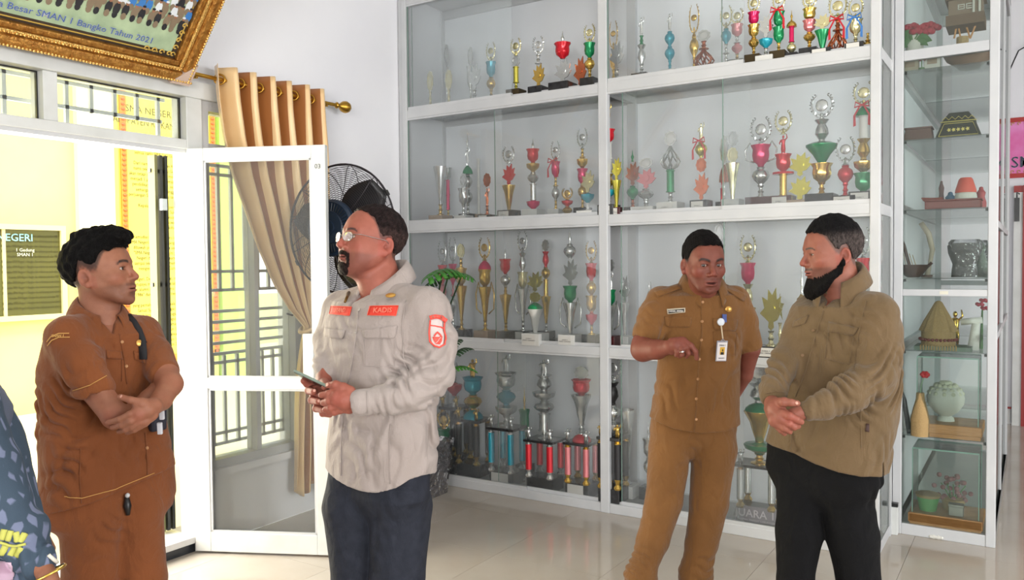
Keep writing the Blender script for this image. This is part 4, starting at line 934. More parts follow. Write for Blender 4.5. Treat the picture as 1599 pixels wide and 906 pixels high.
class Surf:
    """lookup of cloth surface points, to sew pockets, plackets and badges on"""
    def __init__(s, objs):
        V = []; F = []
        for o in objs:
            n = len(V); off = root_loc(o.parent) if o.parent else Vector((0, 0, 0)); V += [v.co + off for v in o.data.vertices]; F += [tuple(i + n for i in p.vertices) for p in o.data.polygons]
        s.t = BVHTree.FromPolygons(V, F); s.last = None
    def hit(s, x, y):
        d = Vector(pix(x, y, D=1.0) - CAM).normalized(); p, n, i, _ = s.t.ray_cast(Vector(CAM), d)
        if p is None: p, n = s.last if s.last else (Vector(CAM) + d * 3, -d)
        else:
            if n.dot(d) > 0: n = -n
            s.last = (p, n)
        return p, n
    def patch(s, quad, nu, nv, off=.003, th=.0022, m=None, parent=None, name='pocket', corner=0.0):
        """quad: four pixel corners (tl, tr, br, bl); a thin cloth panel lying on the surface"""
        tl, tr, br, bl = [np.array(q, float) for q in quad]; G = []
        for j in range(nv + 1):
            v = j / nv; row = []
            for i in range(nu + 1):
                u = i / nu; q = (tl * (1 - u) + tr * u) * (1 - v) + (bl * (1 - u) + br * u) * v
                if corner: q = q + (((tl + tr + br + bl) / 4) - q) * corner * (abs(2 * u - 1) ** 6) * (v ** 4)
                p, n = s.hit(*q); row.append(p + n * off)
            G.append(row)
        return MB().grid([[tuple(p) for p in r_] for r_ in G]).build(name, m, parent, smooth=True, solid=th, fix=False)
    def strip(s, pts, w, off=.002, m=None, parent=None, name='seam', r=None, sub=4):
        P_ = []
        for a, b in zip(pts[:-1], pts[1:]):
            for t in np.linspace(0, 1, sub, endpoint=False): P_.append((a[0] + (b[0] - a[0]) * t, a[1] + (b[1] - a[1]) * t))
        P_.append(pts[-1]); W = [tuple(s.hit(*q)[0] + s.hit(*q)[1] * off) for q in P_]
        return MB().tube(W, w, 6).build(name, m, parent, smooth=True)
    def frame(s, x, y, dx=6, off=.003):
        p, n = s.hit(x, y); q, _ = s.hit(x + dx, y); 
        xx = (q - p); xx = xx - n * xx.dot(n); zz = n.cross(xx); zz = -zz if zz.z < 0 else zz
        if xx.length < 1e-6: xx = Vector(EX)
        xx.normalize(); zz = Vector((0, 0, 1)) - n * n.z; zz = (zz - xx * zz.dot(xx)).normalized()
        return axisM(tuple(p + n * off), tuple(xx), tuple(zz))
    def button(s, pts, r, m, parent, name='button'):
        for x, y in pts:
            M = s.frame(x, y, off=.0025); R = Matrix(((1, 0, 0, 0), (0, 0, -1, 0), (0, 1, 0, 0), (0, 0, 0, 1)))
            MB().lathe([(r, 0), (r, .0012), (r * .75, .0018), (r * .6, .0012), (0, .0012)], 12, M=M @ R).build(name, m, parent, smooth='auto')
def cloth(name, F, m, root, rel=1, col=None):
    V, Q = F.mesh(); V = relax(V, Q, rel, .5); return mesh_np(name, V, Q, m, root, col)
def shoe(root, fig_fwd, p, m, L=.27, nm='shoe'):
    f = Vector(fig_fwd).normalized(); M = axisM((p[0], p[1], 0), tuple(Vector((f[1], -f[0], 0))), (0, 0, 1))
    rows = []
    for i, (t, w, h_) in enumerate([(-.075, .012, .03), (-.07, .032, .062), (-.03, .037, .075), (.02, .038, .07), (.07, .041, .055), (.12, .045, .042), (.16, .04, .034), (.185, .028, .028), (.195, .008, .018)]):
        row = []
        for k in range(14):
            a = 2 * math.pi * k / 14; row.append(tuple(M @ Vector((w * math.cos(a), -t * -1, .018 + max(-.006, (h_ - .018) * (math.sin(a) if math.sin(a) > 0 else .3 * math.sin(a)))))))
        rows.append(row + [row[0]])
    o = MB().grid(rows).build(nm, m, root, smooth=True, fix=False)
    MB().prism([(-.03, -.0), (.03, -.0), (.03, .014), (-.03, .014)], .27, M @ Matrix.Translation((0, -.078, 0))).build('sole', M_black, root, bevel=.004)
    return o
def leg_bottom(z=0.0): pass
# ------------------------------------------------------------------ the people
def fabric(name, col, var, rough=.85, b=.25, bs=420, vs_=5, sheen=.15): return mat(name, col, rough, wr=.45, var=var, vscale=vs_, bump=b, bscale=bs, sheen=sheen, spec=.25)
F_khaki = fabric('brown_uniform_cloth', (136, 78, 42), (120, 68, 36)); F_khaki3 = fabric('ochre_uniform_cloth', (124, 84, 44), (110, 74, 38))
F_grey = fabric('grey_shirt_cloth', (164, 153, 148), (154, 142, 136)); F_tan = fabric('tan_shirt_cloth', (110, 89, 63), (99, 80, 55), vs_=9)
F_navy = fabric('charcoal_trouser_cloth', (42, 45, 55), (32, 35, 44), vs_=30, sheen=0); F_blk = fabric('black_trouser_cloth', (12, 12, 14), (8, 8, 10), rough=.95, sheen=0)
M_shoe = mat('black_leather', (24, 22, 22), .3); M_btn_b = mat('brown_button', (176, 128, 84), .3); M_btn_g = mat('grey_button', (150, 142, 136), .35)
M_pin = mat('badge_gold', (216, 168, 88), .3, .7)
def lowbody(fig, rows, legs, arms, rho=.6):
    P_ = [fig.J((a + b) / 2, y, n) for y, a, b, n in rows] + [fig.J(*q[:3]) for l in legs for q in l]; P_ = np.array(P_)
    F = Field(P_.min(0) - .3, P_.max(0) + .3, .013); fig.torso(F, rows[:-1], rho, grow=-.03)
    for l in legs: fig.chain(F, l, grow=-.024)
    V, Q = F.mesh(); return V, Q
def bounds(fig, chains, pad=.08):
    P_ = np.array([fig.J(*q[:3]) for c in chains for q in c]); return P_.min(0) - pad, P_.max(0) + pad
def armfield(fig, arms, hands, h=.0032, pad=.07, extra=None):
    lo, hi = bounds(fig, arms + hands, pad); F = Field(lo, hi, h)
    for a in arms: fig.chain(F, a, k=.012)
    pixfingers(fig, F, hands)
    if extra: extra(F)
    V, Q = F.mesh(); return relax(V, Q, 1, .4) if False else V, Q
def trousers(fig, hips, legs, m, root, fold=(), rho=.52, h=.006, name='trousers'):
    P_ = np.array([fig.J((a + b) / 2, y, n) for y, a, b, n in hips] + [fig.J(*q[:3]) for l in legs for q in l]); F = Field(P_.min(0) - .26, P_.max(0) + .26, h)
    for l in legs: fig.chain(F, [(l[0][0] * .93 + .07 * (hips[0][1] + hips[0][2]) / 2, hips[0][0], l[0][2], l[0][3] * .74)] + l, k=.012)
    fig.torso(F, hips, rho, k=.02); fig.drape(F, .0016, 1.7 + hips[0][1] * .01)
    for c, r, d, wl, amp, sd in fold: fig.folds(F, fig.J(*c), r, d, wl, amp, sd)
    return cloth(name, F, m, root)
UP = np.array([0, 0, 1.0])

# ---------------- person 1: brown uniform, arms folded, before the open door
f1 = Figure(2.75, 50)
p1 = empty('person', tuple(f1.J(170, 1080)[:2]) + (0,), 'man in brown short sleeved uniform with folded arms standing before the open doorway', 'person')
hd1 = dict(skin=(156, 104, 80), flush=(166, 92, 74), lip=(130, 78, 66), pos=f1.J(160, 426), yaw=63, pitch=9, s=1.06, sy=1.03, nose=1.0, hairc=(17, 15, 15), scalp=.85, scalpc=(40, 30, 26),
           hl=([-.15, -.10, -.055, -.03, -.012, .0, .02, .035, .045, .07, .09, .11], [-.075, -.065, -.040, .014, .010, -.002, .0, .03, .055, .068, .072, .072]), ht=(.0065, .017), gz=.01, topy=.006,
           tufts=[((.0, .062, .112), (.045, .038, .024)), ((.01, .088, .100), (.034, .022, .020)), ((-.01, .03, .128), (.045, .04, .018)), ((.0, -.02, .128), (.05, .05, .016)), ((.02, .107, .088), (.007, .006, .018)), ((.0, .100, .105), (.025, .012, .013))], hamp=.003, hfreq=210, stubble=.5, brow_t=1.15, fade=.03, gaze=(-6, 2), neck_r=.052)
sk, Am1 = build_person('', hd1, p1, f1.J(156, 506, 0), 50)
rows1 = [(494, 134, 186, 0), (504, 112, 206, 0), (522, 94, 222, 0), (570, 86, 226, 0), (610, 87, 229, 0), (650, 88, 234, 0), (700, 90, 243, 0), (750, 92, 250, 0), (800, 92, 254, 0)]
legs1 = [[(146, 800, .07, 47), (141, 906, .07, 41), (145, 980, .06, 34), (150, 1068, .05, 26)], [(206, 800, -.03, 46), (219, 906, -.03, 39), (222, 980, -.05, 32), (226, 1058, -.07, 25)]]
aR = [(105, 535, .14, 22), (143, 600, .17, 22.5), (180, 650, .18, 19.5), (205, 648, .12, 16), (232, 622, .06, 13), (246, 606, .02, 12)]
aL = [(225, 530, -.10, 21), (256, 580, .0, 20.5), (266, 600, .05, 18.5), (252, 625, .12, 15.5), (238, 638, .19, 12.5)]
hL = [[(240, 634, .19, 13), (228, 640, .215, 14), (217, 646, .23, 13.5)], [(236, 632, .2, 10), (222, 631, .23, 9), (215, 632, .235, 8)], [(238, 648, .2, 9), (224, 658, .22, 9), (216, 662, .225, 8)],
      [(219, 628, .235, 6.5), (204, 625, .245, 5.4), (188, 620, .245, 4.6)],
      [(216, 640, .24, 6), (203, 647, .25, 5.3), (187, 655, .25, 4.8), (169, 660, .235, 4.3)], [(216, 650, .24, 6), (204, 658, .25, 5.3), (190, 664, .245, 4.8), (176, 668, .23, 4.3)],
      [(217, 659, .235, 5.8), (206, 666, .24, 5.1), (196, 671, .235, 4.6), (186, 674, .22, 4.2)], [(219, 666, .225, 5.2), (210, 671, .225, 4.6), (199, 676, .21, 4.0)],
      [(246, 604, .02, 11), (258, 590, .0, 9), (262, 578, -.03, 6)]]
Va, Qa = armfield(f1, [aR, aL], hL); Vb, Qb = lowbody(f1, rows1, legs1, [])
V, F_, C_ = join(sk, (Va, Qa, skincol(Va, hd1, [(f1.J(217, 650, .25), .03), (f1.J(180, 655, .2), .05)])), (Vb, Qb, skincol(Vb, hd1)))
mesh_np('body', V, F_, M_skin, p1, C_)
nail(f1, [(189, 619, .254, -.3, 0)], p1, .0045)
def shirt_field(fig, rows, sleeves, cuts, shoulders, h=.0042, rho=.62, hem=None, neck=None, folds=(), drape=(.0018, 1.0), nv=None, pad=.1):
    P_ = np.array([fig.J((a + b) / 2 + q * (b - a) / 2, y, n) for y, a, b, n in rows for q in (-1, 1)] + [fig.J(*q[:3]) for l in sleeves for q in l]); F = Field(P_.min(0) - pad, P_.max(0) + pad, h)
    for l in sleeves: fig.chain(F, l, k=.02)
    for c in cuts: fig.chain(F, c, k=.003, mode='cut')
    for l in shoulders: fig.chain(F, l, k=.035)
    fig.torso(F, rows, rho, k=.03)
    fig.drape(F, *drape)
    for c, r, d, wl, amp, sd in folds: fig.folds(F, fig.J(*c), r, d, wl, amp * 1.25, sd)
    if neck is not None:
        c, r, ax_ = neck; F.cone(np.array(c) - ax_ * .05, np.array(c) + ax_ * .2, r, r * 1.15, k=.006, mode='cut')
    if nv is not None:                                        # the open v below the collar
        apex, w, hgt = nv; a = fig.a; f = fig.fwd(); r = fig.rgt(); apex = np.array(apex)
        X = F.ax[0][:, None, None]; Y = F.ax[1][None, :, None]; Z = F.ax[2][None, None, :]
        L = (X - apex[0]) * r[0] + (Y - apex[1]) * r[1]; Fw = (X - apex[0]) * f[0] + (Y - apex[1]) * f[1]; U = Z - apex[2]
        d = np.maximum(np.maximum((np.abs(L) - U * w) * .9, -(Fw + .07)), U - hgt); F.d = np.maximum(F.d, -d.astype(np.float32))
    if hem: fig.hem(F, hem)
    return F
F = shirt_field(f1, rows1, [[(102, 528, .14, 30), (124, 566, .16, 31), (147, 606, .17, 30)], [(224, 524, -.10, 26), (242, 556, -.05, 25), (254, 580, .0, 24)]],
                [[(149, 622, .17, 27), (175, 662, .18, 36)], [(262, 598, .03, 22), (272, 625, .06, 32)]],
                [[(158, 502, 0, 20), (106, 522, .13, 26)], [(160, 502, 0, 20), (220, 518, -.11, 24)]], hem=[(80, 773), (128, 776), (180, 765), (252, 739), (300, 739)],
                neck=(f1.J(158, 488), .060, UP), nv=(f1.J(172, 522, .05), .55, .12),
                folds=[((120, 620, .14), .2, UP * .8 + EX * .5, .045, .006, 1), ((100, 700, .05), .3, UP + EX * .3, .06, .006, 2), ((190, 560, .1), .14, EX, .05, .004, 3), ((150, 700, .1), .3, EX + UP * .4, .09, .005, 4), ((225, 720, 0), .2, EX, .05, .004, 5), ((140, 560, .16), .14, EX + UP, .05, .004, 7)])
sh1 = cloth('shirt', F, F_khaki, p1)
tr1 = trousers(f1, [(725, 98, 246, 0), (785, 97, 250, 0), (805, 106, 246, 0), (826, 130, 225, 0)], legs1, F_khaki, p1, fold=[((190, 850, .1), .16, EX + UP * .6, .05, .006, 2), ((110, 860, .08), .14, UP + EX * .4, .06, .006, 4)])
collar(f1, f1.J(156, 486), .062, .068, F_khaki, p1, zf=-.040, zb=.030, leaf=.046, gap=.42, out=.027, tip=1.7)
S1 = Surf([sh1]); ST = mat('stitch_gold', (214, 164, 92), .7)
S1.strip([(186, 522), (194, 560), (198, 600)], .0022, m=F_khaki, parent=p1, name='placket'); S1.strip([(226, 676), (229, 710), (230, 752)], .0022, m=F_khaki, parent=p1, name='placket')
S1.patch([(165, 547), (189, 549), (191, 562), (166, 560)], 8, 4, m=F_khaki, parent=p1, name='pocket_flap'); S1.patch([(208, 548), (226, 556), (228, 568), (210, 562)], 8, 4, m=F_khaki, parent=p1, name='pocket_flap')
S1.strip([(190, 563), (190, 596)], .0015, m=F_khaki, parent=p1, name='pocket_seam')
S1.strip([(114, 611), (140, 602), (166, 587)], .0012, m=ST, parent=p1, name='sleeve_hem'); S1.strip([(100, 776), (128, 778), (180, 764), (240, 739)], .0012, m=ST, parent=p1, name='hem_stitch', off=.003, sub=8)
S1.strip([(126, 690), (124, 740), (127, 786)], .0016, m=F_khaki, parent=p1, name='side_seam')
S1.strip([(74, 534), (80, 526), (92, 521), (108, 521)], .0016, m=ST, parent=p1, name='sleeve_title'); S1.strip([(75, 540), (81, 532), (92, 527), (109, 527)], .0016, m=ST, parent=p1, name='sleeve_title')
text('SMAN 1', .011, S1.frame(91, 525, off=.004), ST, p1, bold=.0003)
S1.button([(190, 534), (197, 572), (229, 700)], .0055, M_btn_b, p1)
MB().lathe([(.011, 0), (.011, .002), (.007, .004), (0, .004)], 16, M=S1.frame(217, 536) @ Matrix(((1, 0, 0, 0), (0, 0, -1, 0), (0, 1, 0, 0), (0, 0, 0, 1)))).build('lapel_badge', M_pin, p1, smooth='auto')
for p, n in ((f1.J(152, 1080, .04), 1), (f1.J(226, 1070, -.06), 2)): shoe(p1, f1.fwd(), p, M_shoe)
# sling bag and strap, key clip
bag = empty('sling_bag', tuple(f1.J(246, 655, -.02)), 'small black and navy sling bag hanging behind the man with folded arms', 'bag')
B0 = f1.J(244, 650, -.02); BM = axisM(tuple(B0), tuple(EX * .8 + ET * .6), (0, 0, 1))
MB().box(-.05, .02, -.03, .03, -.05, .07, BM).build('pouch', mat('navy_nylon', (26, 28, 46), .6), bag, bevel=.01)
P_ = [tuple(Vector(S1.hit(x, y)[0]) + S1.hit(x, y)[1] * .006) for x, y in ((188, 484), (197, 493), (206, 502), (214, 515), (220, 530), (224, 548), (226, 562))]
G = [[tuple(Vector(p) + Vector(EX) * -.013), tuple(p), tuple(Vector(p) + Vector(EX) * .013)] for p in P_]
MB().grid(G).build('strap', mat('black_webbing', (28, 28, 32), .8), bag, solid=.003, fix=False, smooth=True)
for x, y in ((253, 645), (250, 668)): MB().box(-.008, .008, -.008, .004, -.022, .018, axisM(tuple(f1.J(x, y, .05)), tuple(EX), (.15, 0, 1))).build('buckle', mat('white_buckle', (214, 216, 224), .3), bag, bevel=.003)
kc = empty('key_clip', tuple(f1.J(196, 782, .17)), 'black key fob clipped at the waist of the man in brown uniform', 'key fob')
pp, nn_ = Surf([tr1]).hit(196, 790); 
MB().tube([tuple(pp + nn_ * .008 + Vector((0, 0, .03))), tuple(pp + nn_ * .010), tuple(pp + nn_ * .012 + Vector((0, 0, -.03)))], [.007, .013, .006], 8).build('fob', M_black, kc, smooth=True)
MB().ball(tuple(pp + nn_ * .012 + Vector((0, 0, .035))), .008, n=10).build('ring', M_alu, kc, smooth=True)

# ---------------- person 2: grey field shirt with red name tapes, phone
f2 = Figure(2.8, -45)
p2 = empty('person', tuple(f2.J(590, 1090)[:2]) + (0,), 'man with glasses and goatee in grey long sleeved shirt holding a phone', 'person')
hd2 = dict(skin=(156, 92, 76), flush=(168, 78, 68), lip=(122, 66, 60), pos=f2.J(578, 378), yaw=-61, pitch=11, s=1.07, sx=1.07, jaw=1.14, cheek=1, nose=1.15, chin2=1, hairc=(48, 36, 36), hairside=(86, 66, 62), scalp=.8, scalpc=(70, 50, 46),
           hl=([-.15, -.11, -.06, -.03, -.012, .0, .012, .03, .05, .065, .08, .10], [-.085, -.075, -.045, .012, .008, .0, .008, .050, .082, .098, .106, .11]), ht=(.0035, .003), gz=.02, hamp=.0016, brow_t=1.0, gaze=(8, 0), neck_r=.062,
           bmask=mask_goatee, beardc=(46, 32, 30), bamp=.0004, stubble=.6, fade=.014, bname='goatee')
sk, Am2 = build_person('', hd2, p2, f2.J(597, 452, 0), -45)
rows2 = [(450, 576, 628, 0), (458, 556, 650, 0), (470, 522, 676, 0), (500, 505, 684, 0), (540, 500, 684, 0), (580, 502, 684, 0), (620, 510, 684, 0), (660, 513, 683, 0), (700, 507, 682, 0), (760, 504, 680, 0)]
legs2 = [[(555, 790, -.03, 50), (560, 906, -.03, 41), (562, 990, -.04, 34), (560, 1086, -.05, 26)], [(626, 790, .05, 48), (620, 906, .05, 43), (618, 990, .04, 36), (614, 1095, .03, 27)]]
aF = [(512, 560, -.03, 15), (507, 590, .05, 12), (503, 606, .10, 11)]
aN = [(620, 618, .235, 14), (580, 626, .25, 13), (552, 629, .26, 14)]
h2 = [[(553, 628, .26, 15), (540, 624, .265, 17), (529, 622, .265, 15)], [(545, 636, .26, 11), (534, 636, .26, 9)], [(546, 612, .265, 10), (536, 606, .265, 8), (524, 601, .26, 6.5), (513, 602, .25, 5.2)],
      [(528, 613, .265, 7), (514, 615, .262, 5.8), (502, 617, .25, 5)], [(528, 623, .27, 7), (514, 626, .268, 6), (505, 629, .25, 5.2)], [(529, 633, .27, 6.8), (517, 637, .265, 5.8), (508, 640, .25, 5)], [(532, 641, .265, 6), (522, 644, .26, 5.2), (513, 645, .25, 4.5)],
      [(503, 604, .12, 11), (496, 614, .15, 12), (500, 626, .16, 12)], [(506, 598, .12, 8), (508, 602, .17, 6), (507, 605, .215, 5)],
      [(492, 602, .12, 7), (480, 600, .13, 5.5), (474, 595, .14, 5)], [(489, 608, .14, 7), (482, 610, .17, 5.8), (490, 612, .21, 5)], [(492, 620, .15, 7), (487, 625, .18, 5.8), (497, 627, .22, 5)], [(498, 632, .16, 7), (494, 638, .18, 5.8), (505, 641, .22, 5)], [(506, 640, .17, 6), (504, 646, .18, 5), (515, 648, .2, 4.5)]]
Va, Qa = armfield(f2, [aF, aN], h2); Vb, Qb = lowbody(f2, rows2, legs2, [])
V, F_, C_ = join(sk, (Va, Qa, skincol(Va, hd2, [(f2.J(530, 625, .28), .035), (f2.J(490, 620, .2), .03)])), (Vb, Qb, skincol(Vb, hd2)))
mesh_np('body', V, F_, M_skin, p2, C_)
nail(f2, [(511, 601, .262, -.4, 0), (491, 610, .222, .1, 0), (498, 626, .232, .1, 0), (506, 640, .232, .1, 0)], p2, .0048)
F = shirt_field(f2, rows2, [[(668, 487, .14, 35), (681, 535, .17, 32), (676, 585, .19, 32), (645, 612, .22, 29), (605, 622, .25, 23), (566, 628, .265, 18.5), (560, 629, .267, 18.5)], [(530, 484, -.13, 26), (512, 530, -.09, 22), (508, 570, -.02, 18), (507, 588, .04, 15)]],
                [[(549, 630, .27, 15.5), (535, 632, .27, 24)], [(506, 600, .08, 13), (504, 612, .12, 18)]],
                [[(597, 458, 0, 21), (664, 480, .13, 31)], [(596, 458, 0, 21), (534, 480, -.12, 24)]], hem=[(480, 732), (505, 735), (530, 742), (560, 747), (600, 747), (630, 738), (650, 727), (668, 722), (690, 730)],
                neck=(f2.J(598, 440), .070, UP), nv=(f2.J(560, 482, .06), .52, .14),
                folds=[((690, 590, .2), .16, UP * .6 - EX * .6, .04, .008, 1), ((650, 600, .22), .16, UP + EX * .9, .045, .008, 2), ((620, 620, .24), .12, EX + UP * .5, .035, .006, 6), ((668, 530, .18), .17, EX + UP * .5, .06, .006, 3), ((560, 560, .1), .2, EX * .7 + UP, .08, .005, 4), ((560, 690, .12), .24, EX - UP * .5, .09, .008, 5), ((630, 690, .1), .26, EX + UP * .5, .1, .008, 8), ((505, 580, 0), .12, UP + EX * .4, .028, .006, 9), ((530, 640, .1), .14, UP * .5 - EX, .05, .007, 11)])
sh2 = cloth('shirt', F, F_grey, p2)
tr2 = trousers(f2, [(700, 512, 672, 0), (765, 511, 671, 0), (785, 524, 660, 0), (806, 550, 636, 0)], legs2, F_navy, p2, fold=[((640, 800, .1), .2, EX, .07, .004, 2), ((560, 850, .05), .2, EX, .06, .003, 4)])
collar(f2, f2.J(600, 436), .068, .072, F_grey, p2, zf=-.062, zb=.042, leaf=.054, gap=.42, out=.028, tip=2.1)
S2 = Surf([sh2])
S2.strip([(560, 486), (556, 530), (546, 590), (541, 600)], .0022, m=F_grey, parent=p2, name='placket'); S2.strip([(535, 650), (533, 700), (533, 757)], .0022, m=F_grey, parent=p2, name='placket')
S2.patch([(508, 512), (540, 516), (537, 530), (506, 526)], 8, 4, m=F_grey, parent=p2, name='pocket_flap', corner=.1); S2.patch([(566, 516), (620, 508), (618, 529), (567, 529)], 10, 5, m=F_grey, parent=p2, name='pocket_flap', corner=.1)
S2.strip([(568, 530), (570, 572), (616, 572), (617, 530)], .0014, m=F_grey, parent=p2, name='pocket_seam')
S2.strip([(634, 470), (628, 510), (630, 560), (640, 590)], .0016, m=F_grey, parent=p2, name='armhole_seam'); S2.strip([(573, 612), (574, 645)], .0018, m=F_grey, parent=p2, name='cuff_seam')
S2.strip([(610, 662), (608, 700), (609, 756)], .0014, m=F_grey, parent=p2, name='side_seam')
S2.button([(562, 484), (556, 520), (549, 560), (534, 672), (533, 720)], .0055, M_btn_g, p2)
M_red = mat('red_tape', (214, 62, 44), .7, var=(200, 50, 36), vscale=60); M_redd = mat('tape_lettering', (168, 100, 84), .7); M_redb = mat('tape_border', (232, 96, 74), .7)
for q, s_ in (([(519, 479), (551, 480), (547, 494), (516, 491)], 'SYAND'), ([(579, 479), (623, 478), (618, 494), (575, 493)], 'KADIS')):
    t_ = S2.patch(q, 10, 4, .004, .002, M_red, p2, 'name_tape'); S2.strip(q + [q[0]], .0010, .0055, M_redb, t_, 'tape_edge', sub=5)
    cx, cy = sum(p[0] for p in q) / 4, sum(p[1] for p in q) / 4; text(s_, .024, S2.frame(cx, cy, dx=8, off=.0075), mat('tape_letter_pale', (226, 122, 100), .7), t_, bold=.0002, sx=1.0 if s_ == 'KADIS' else .8)
# sleeve badge: arched title over a shield
tt = S2.patch([(671, 499), (691, 497), (694, 543), (673, 541)], 8, 12, .0035, .002, mat('badge_grey', (196, 186, 182), .7), p2, 'sleeve_badge', corner=.25)
M_bred = mat('badge_red', (236, 78, 66), .6)
S2.strip([(671, 497), (680, 495), (690, 497), (696, 503)], .0075, .005, M_bred, p2, 'badge_arc', sub=4)
S2.strip([(672, 501), (671, 520), (672, 534), (679, 541), (686, 543), (693, 538), (695, 530), (694, 512), (694, 505)], .0028, .005, M_bred, p2, 'badge_rim', sub=4); S2.strip([(673, 509), (683, 511), (693, 513)], .0022, .006, M_bred, p2, 'badge_bar')
S2.patch([(676, 527), (690, 527), (690, 539), (678, 538)], 6, 6, .006, .0015, M_bred, p2, 'badge_emblem', corner=.4); S2.strip([(678, 526), (682, 520), (688, 527)], .0028, .007, M_bred, p2, 'badge_emblem'); S2.strip([(678, 536), (688, 529)], .001, .009, tt.data.materials[0], p2, 'badge_line')
for s_, x, y in (('R', 676, 497), ('I', 681, 496), ('A', 685, 497), ('U', 690, 499)): text(s_, .011, S2.frame(x, y, off=.0135), M_redd, p2, bold=.0004)
MB().lathe([(.017, 0), (.017, .003), (.012, .006), (0, .006)], 16, M=S2.frame(611, 467, off=.012) @ Matrix(((1, 0, 0, 0), (0, 0, -1, 0), (0, .8, 0, 0), (0, 0, 0, 1)))).build('collar_badge', M_pin, p2, smooth='auto')
MB().tube([tuple(S2.hit(547, 462)[0] + S2.hit(547, 462)[1] * .012), tuple(S2.hit(543, 474)[0] + S2.hit(543, 474)[1] * .012)], [.007, .004], 8).build('collar_pin', mat('dark_brass', (120, 92, 50), .3, .8), p2, smooth=True)
# spectacles
gl = empty('spectacles', tuple(Am2 @ Vector((0, .1, 0))), 'thin metal rimmed spectacles worn by the man holding the phone', 'glasses'); M_rim = mat('spectacle_metal', (150, 140, 136), .3, .9)
for s in (-1, 1):
    rim = [tuple(Am2 @ Vector((s * .0325 + .0215 * math.copysign(abs(math.cos(t)) ** .7, math.cos(t)), .104 - .010 * abs(s * .0325 + .0215 * math.cos(t) - 0) / .05, -.003 + .0145 * math.copysign(abs(math.sin(t)) ** .7, math.sin(t))))) for t in np.linspace(0, 2 * math.pi, 29)[:-1]]
    fr2 = MB().tube(rim, .0010, 6, closed=True).build('rim', M_rim, gl, smooth=True); MB().add(rim, [tuple(range(len(rim)))]).build('lens', glass_mat('lens_glass', (250, 246, 236), .03, (240, 220, 170), .6) if s < 0 else MATS['lens_glass'], gl, fix=False)
    MB().tube([tuple(Am2 @ Vector(q)) for q in ((s * .054, .094, .004), (s * .0765, .075, .006), (s * .0845, .02, .004), (s * .0855, -.008, .004), (s * .083, -.026, -.008))], .0013, 6).build('temple', M_rim, gl, smooth=True)
MB().tube([tuple(Am2 @ Vector(q)) for q in ((-.011, .1025, -.001), (0, .107, .002), (.011, .1025, -.001))], .0010, 6).build('bridge', M_rim, gl, smooth=True)
# phone
ph = empty('phone', tuple(f2.J(495, 598, .2)), 'grey green smartphone held in both hands by the man with glasses', 'phone')
pa, pb = f2.J(466, 584, .15), f2.J(523, 611, .21); xl = pb - pa; PM_ = axisM(tuple((pa + pb) / 2), tuple(xl), tuple(ET * .93 + UP * .36)); Lp = float(np.linalg.norm(xl)) / 2
MB().box(-Lp, Lp, -.0045, .0045, -.036, .036, PM_).build('case', mat('phone_case', (126, 140, 128), .4), ph, bevel=.004)
MB().lathe([(.006, 0), (.006, .001), (0, .001)], 12, M=PM_ @ Matrix.Translation((-Lp + .03, .0045, .012)) @ Matrix.Rotation(-math.pi / 2, 4, 'X')).build('camera_lens', M_black, ph)
MB().lathe([(.006, 0), (.006, .001), (0, .001)], 12, M=PM_ @ Matrix.Translation((-Lp + .03, -.0055, .012)) @ Matrix.Rotation(-math.pi / 2, 4, 'X')).build('camera_lens', M_black, ph)
MB().box(-Lp + .004, Lp - .004, -.0052, -.0046, -.033, .033, PM_).build('screen', mat('phone_screen', (40, 46, 46), .1), ph)
for q in (f2.J(562, 1092, -.04), f2.J(616, 1102, .04)): shoe(p2, f2.fwd(), q, M_shoe)

# ---------------- person 3: ochre uniform, gesturing
f3 = Figure(3.55, 6)
p3 = empty('person', tuple(f3.J(1050, 950)[:2]) + (0,), 'man in ochre short sleeved uniform with hanging identity card gesturing with one hand', 'person')
hd3 = dict(skin=(122, 68, 54), flush=(138, 62, 52), lip=(122, 68, 60), pos=f3.J(1099, 411, .12), yaw=22, pitch=-7, s=1.07, sx=.95, jaw=.93, nose=1.12, hairc=(20, 15, 15), scalp=.9, mouth=.004,
           hl=([-.15, -.10, -.055, -.03, -.012, .0, .02, .035, .05, .065, .08, .10], [-.08, -.07, -.04, .010, .006, -.002, .008, .045, .070, .077, .080, .081]), ht=(.003, .010), gz=-.05, hamp=.0012, brow_t=1.3, frown=.16, fade=.016, gaze=(14, 3), stubble=.35, neck_r=.050)
sk, Am3 = build_person('', hd3, p3, f3.J(1097, 452, .05), 6)
rows3 = [(446, 1074, 1120, 0), (453, 1058, 1136, 0), (461, 1038, 1154, 0), (480, 1030, 1159, 0), (520, 1028, 1158, 0), (560, 1028, 1156, 0), (610, 1022, 1154, 0), (650, 1014, 1154, 0), (690, 1012, 1156, 0)]
legs3 = [[(1047, 700, 0, 33), (1037, 780, 0, 28.5), (1019, 845, .02, 25), (1005, 884, .03, 21), (1001, 900, .03, 25), (998, 938, .04, 23)], [(1115, 700, 0, 35), (1107, 785, 0, 29.5), (1095, 850, 0, 25), (1089, 882, 0, 23), (1087, 896, 0, 26), (1085, 934, 0, 24)]]
aR = [(1022, 488, .02, 17), (1005, 538, .07, 18), (1004, 546, .09, 18.5), (1026, 546, .17, 15), (1047, 542, .23, 10.5)]
aL = [(1152, 490, -.02, 17), (1170, 545, -.05, 16.5), (1162, 585, -.10, 13), (1140, 625, -.17, 10), (1115, 640, -.2, 11)]
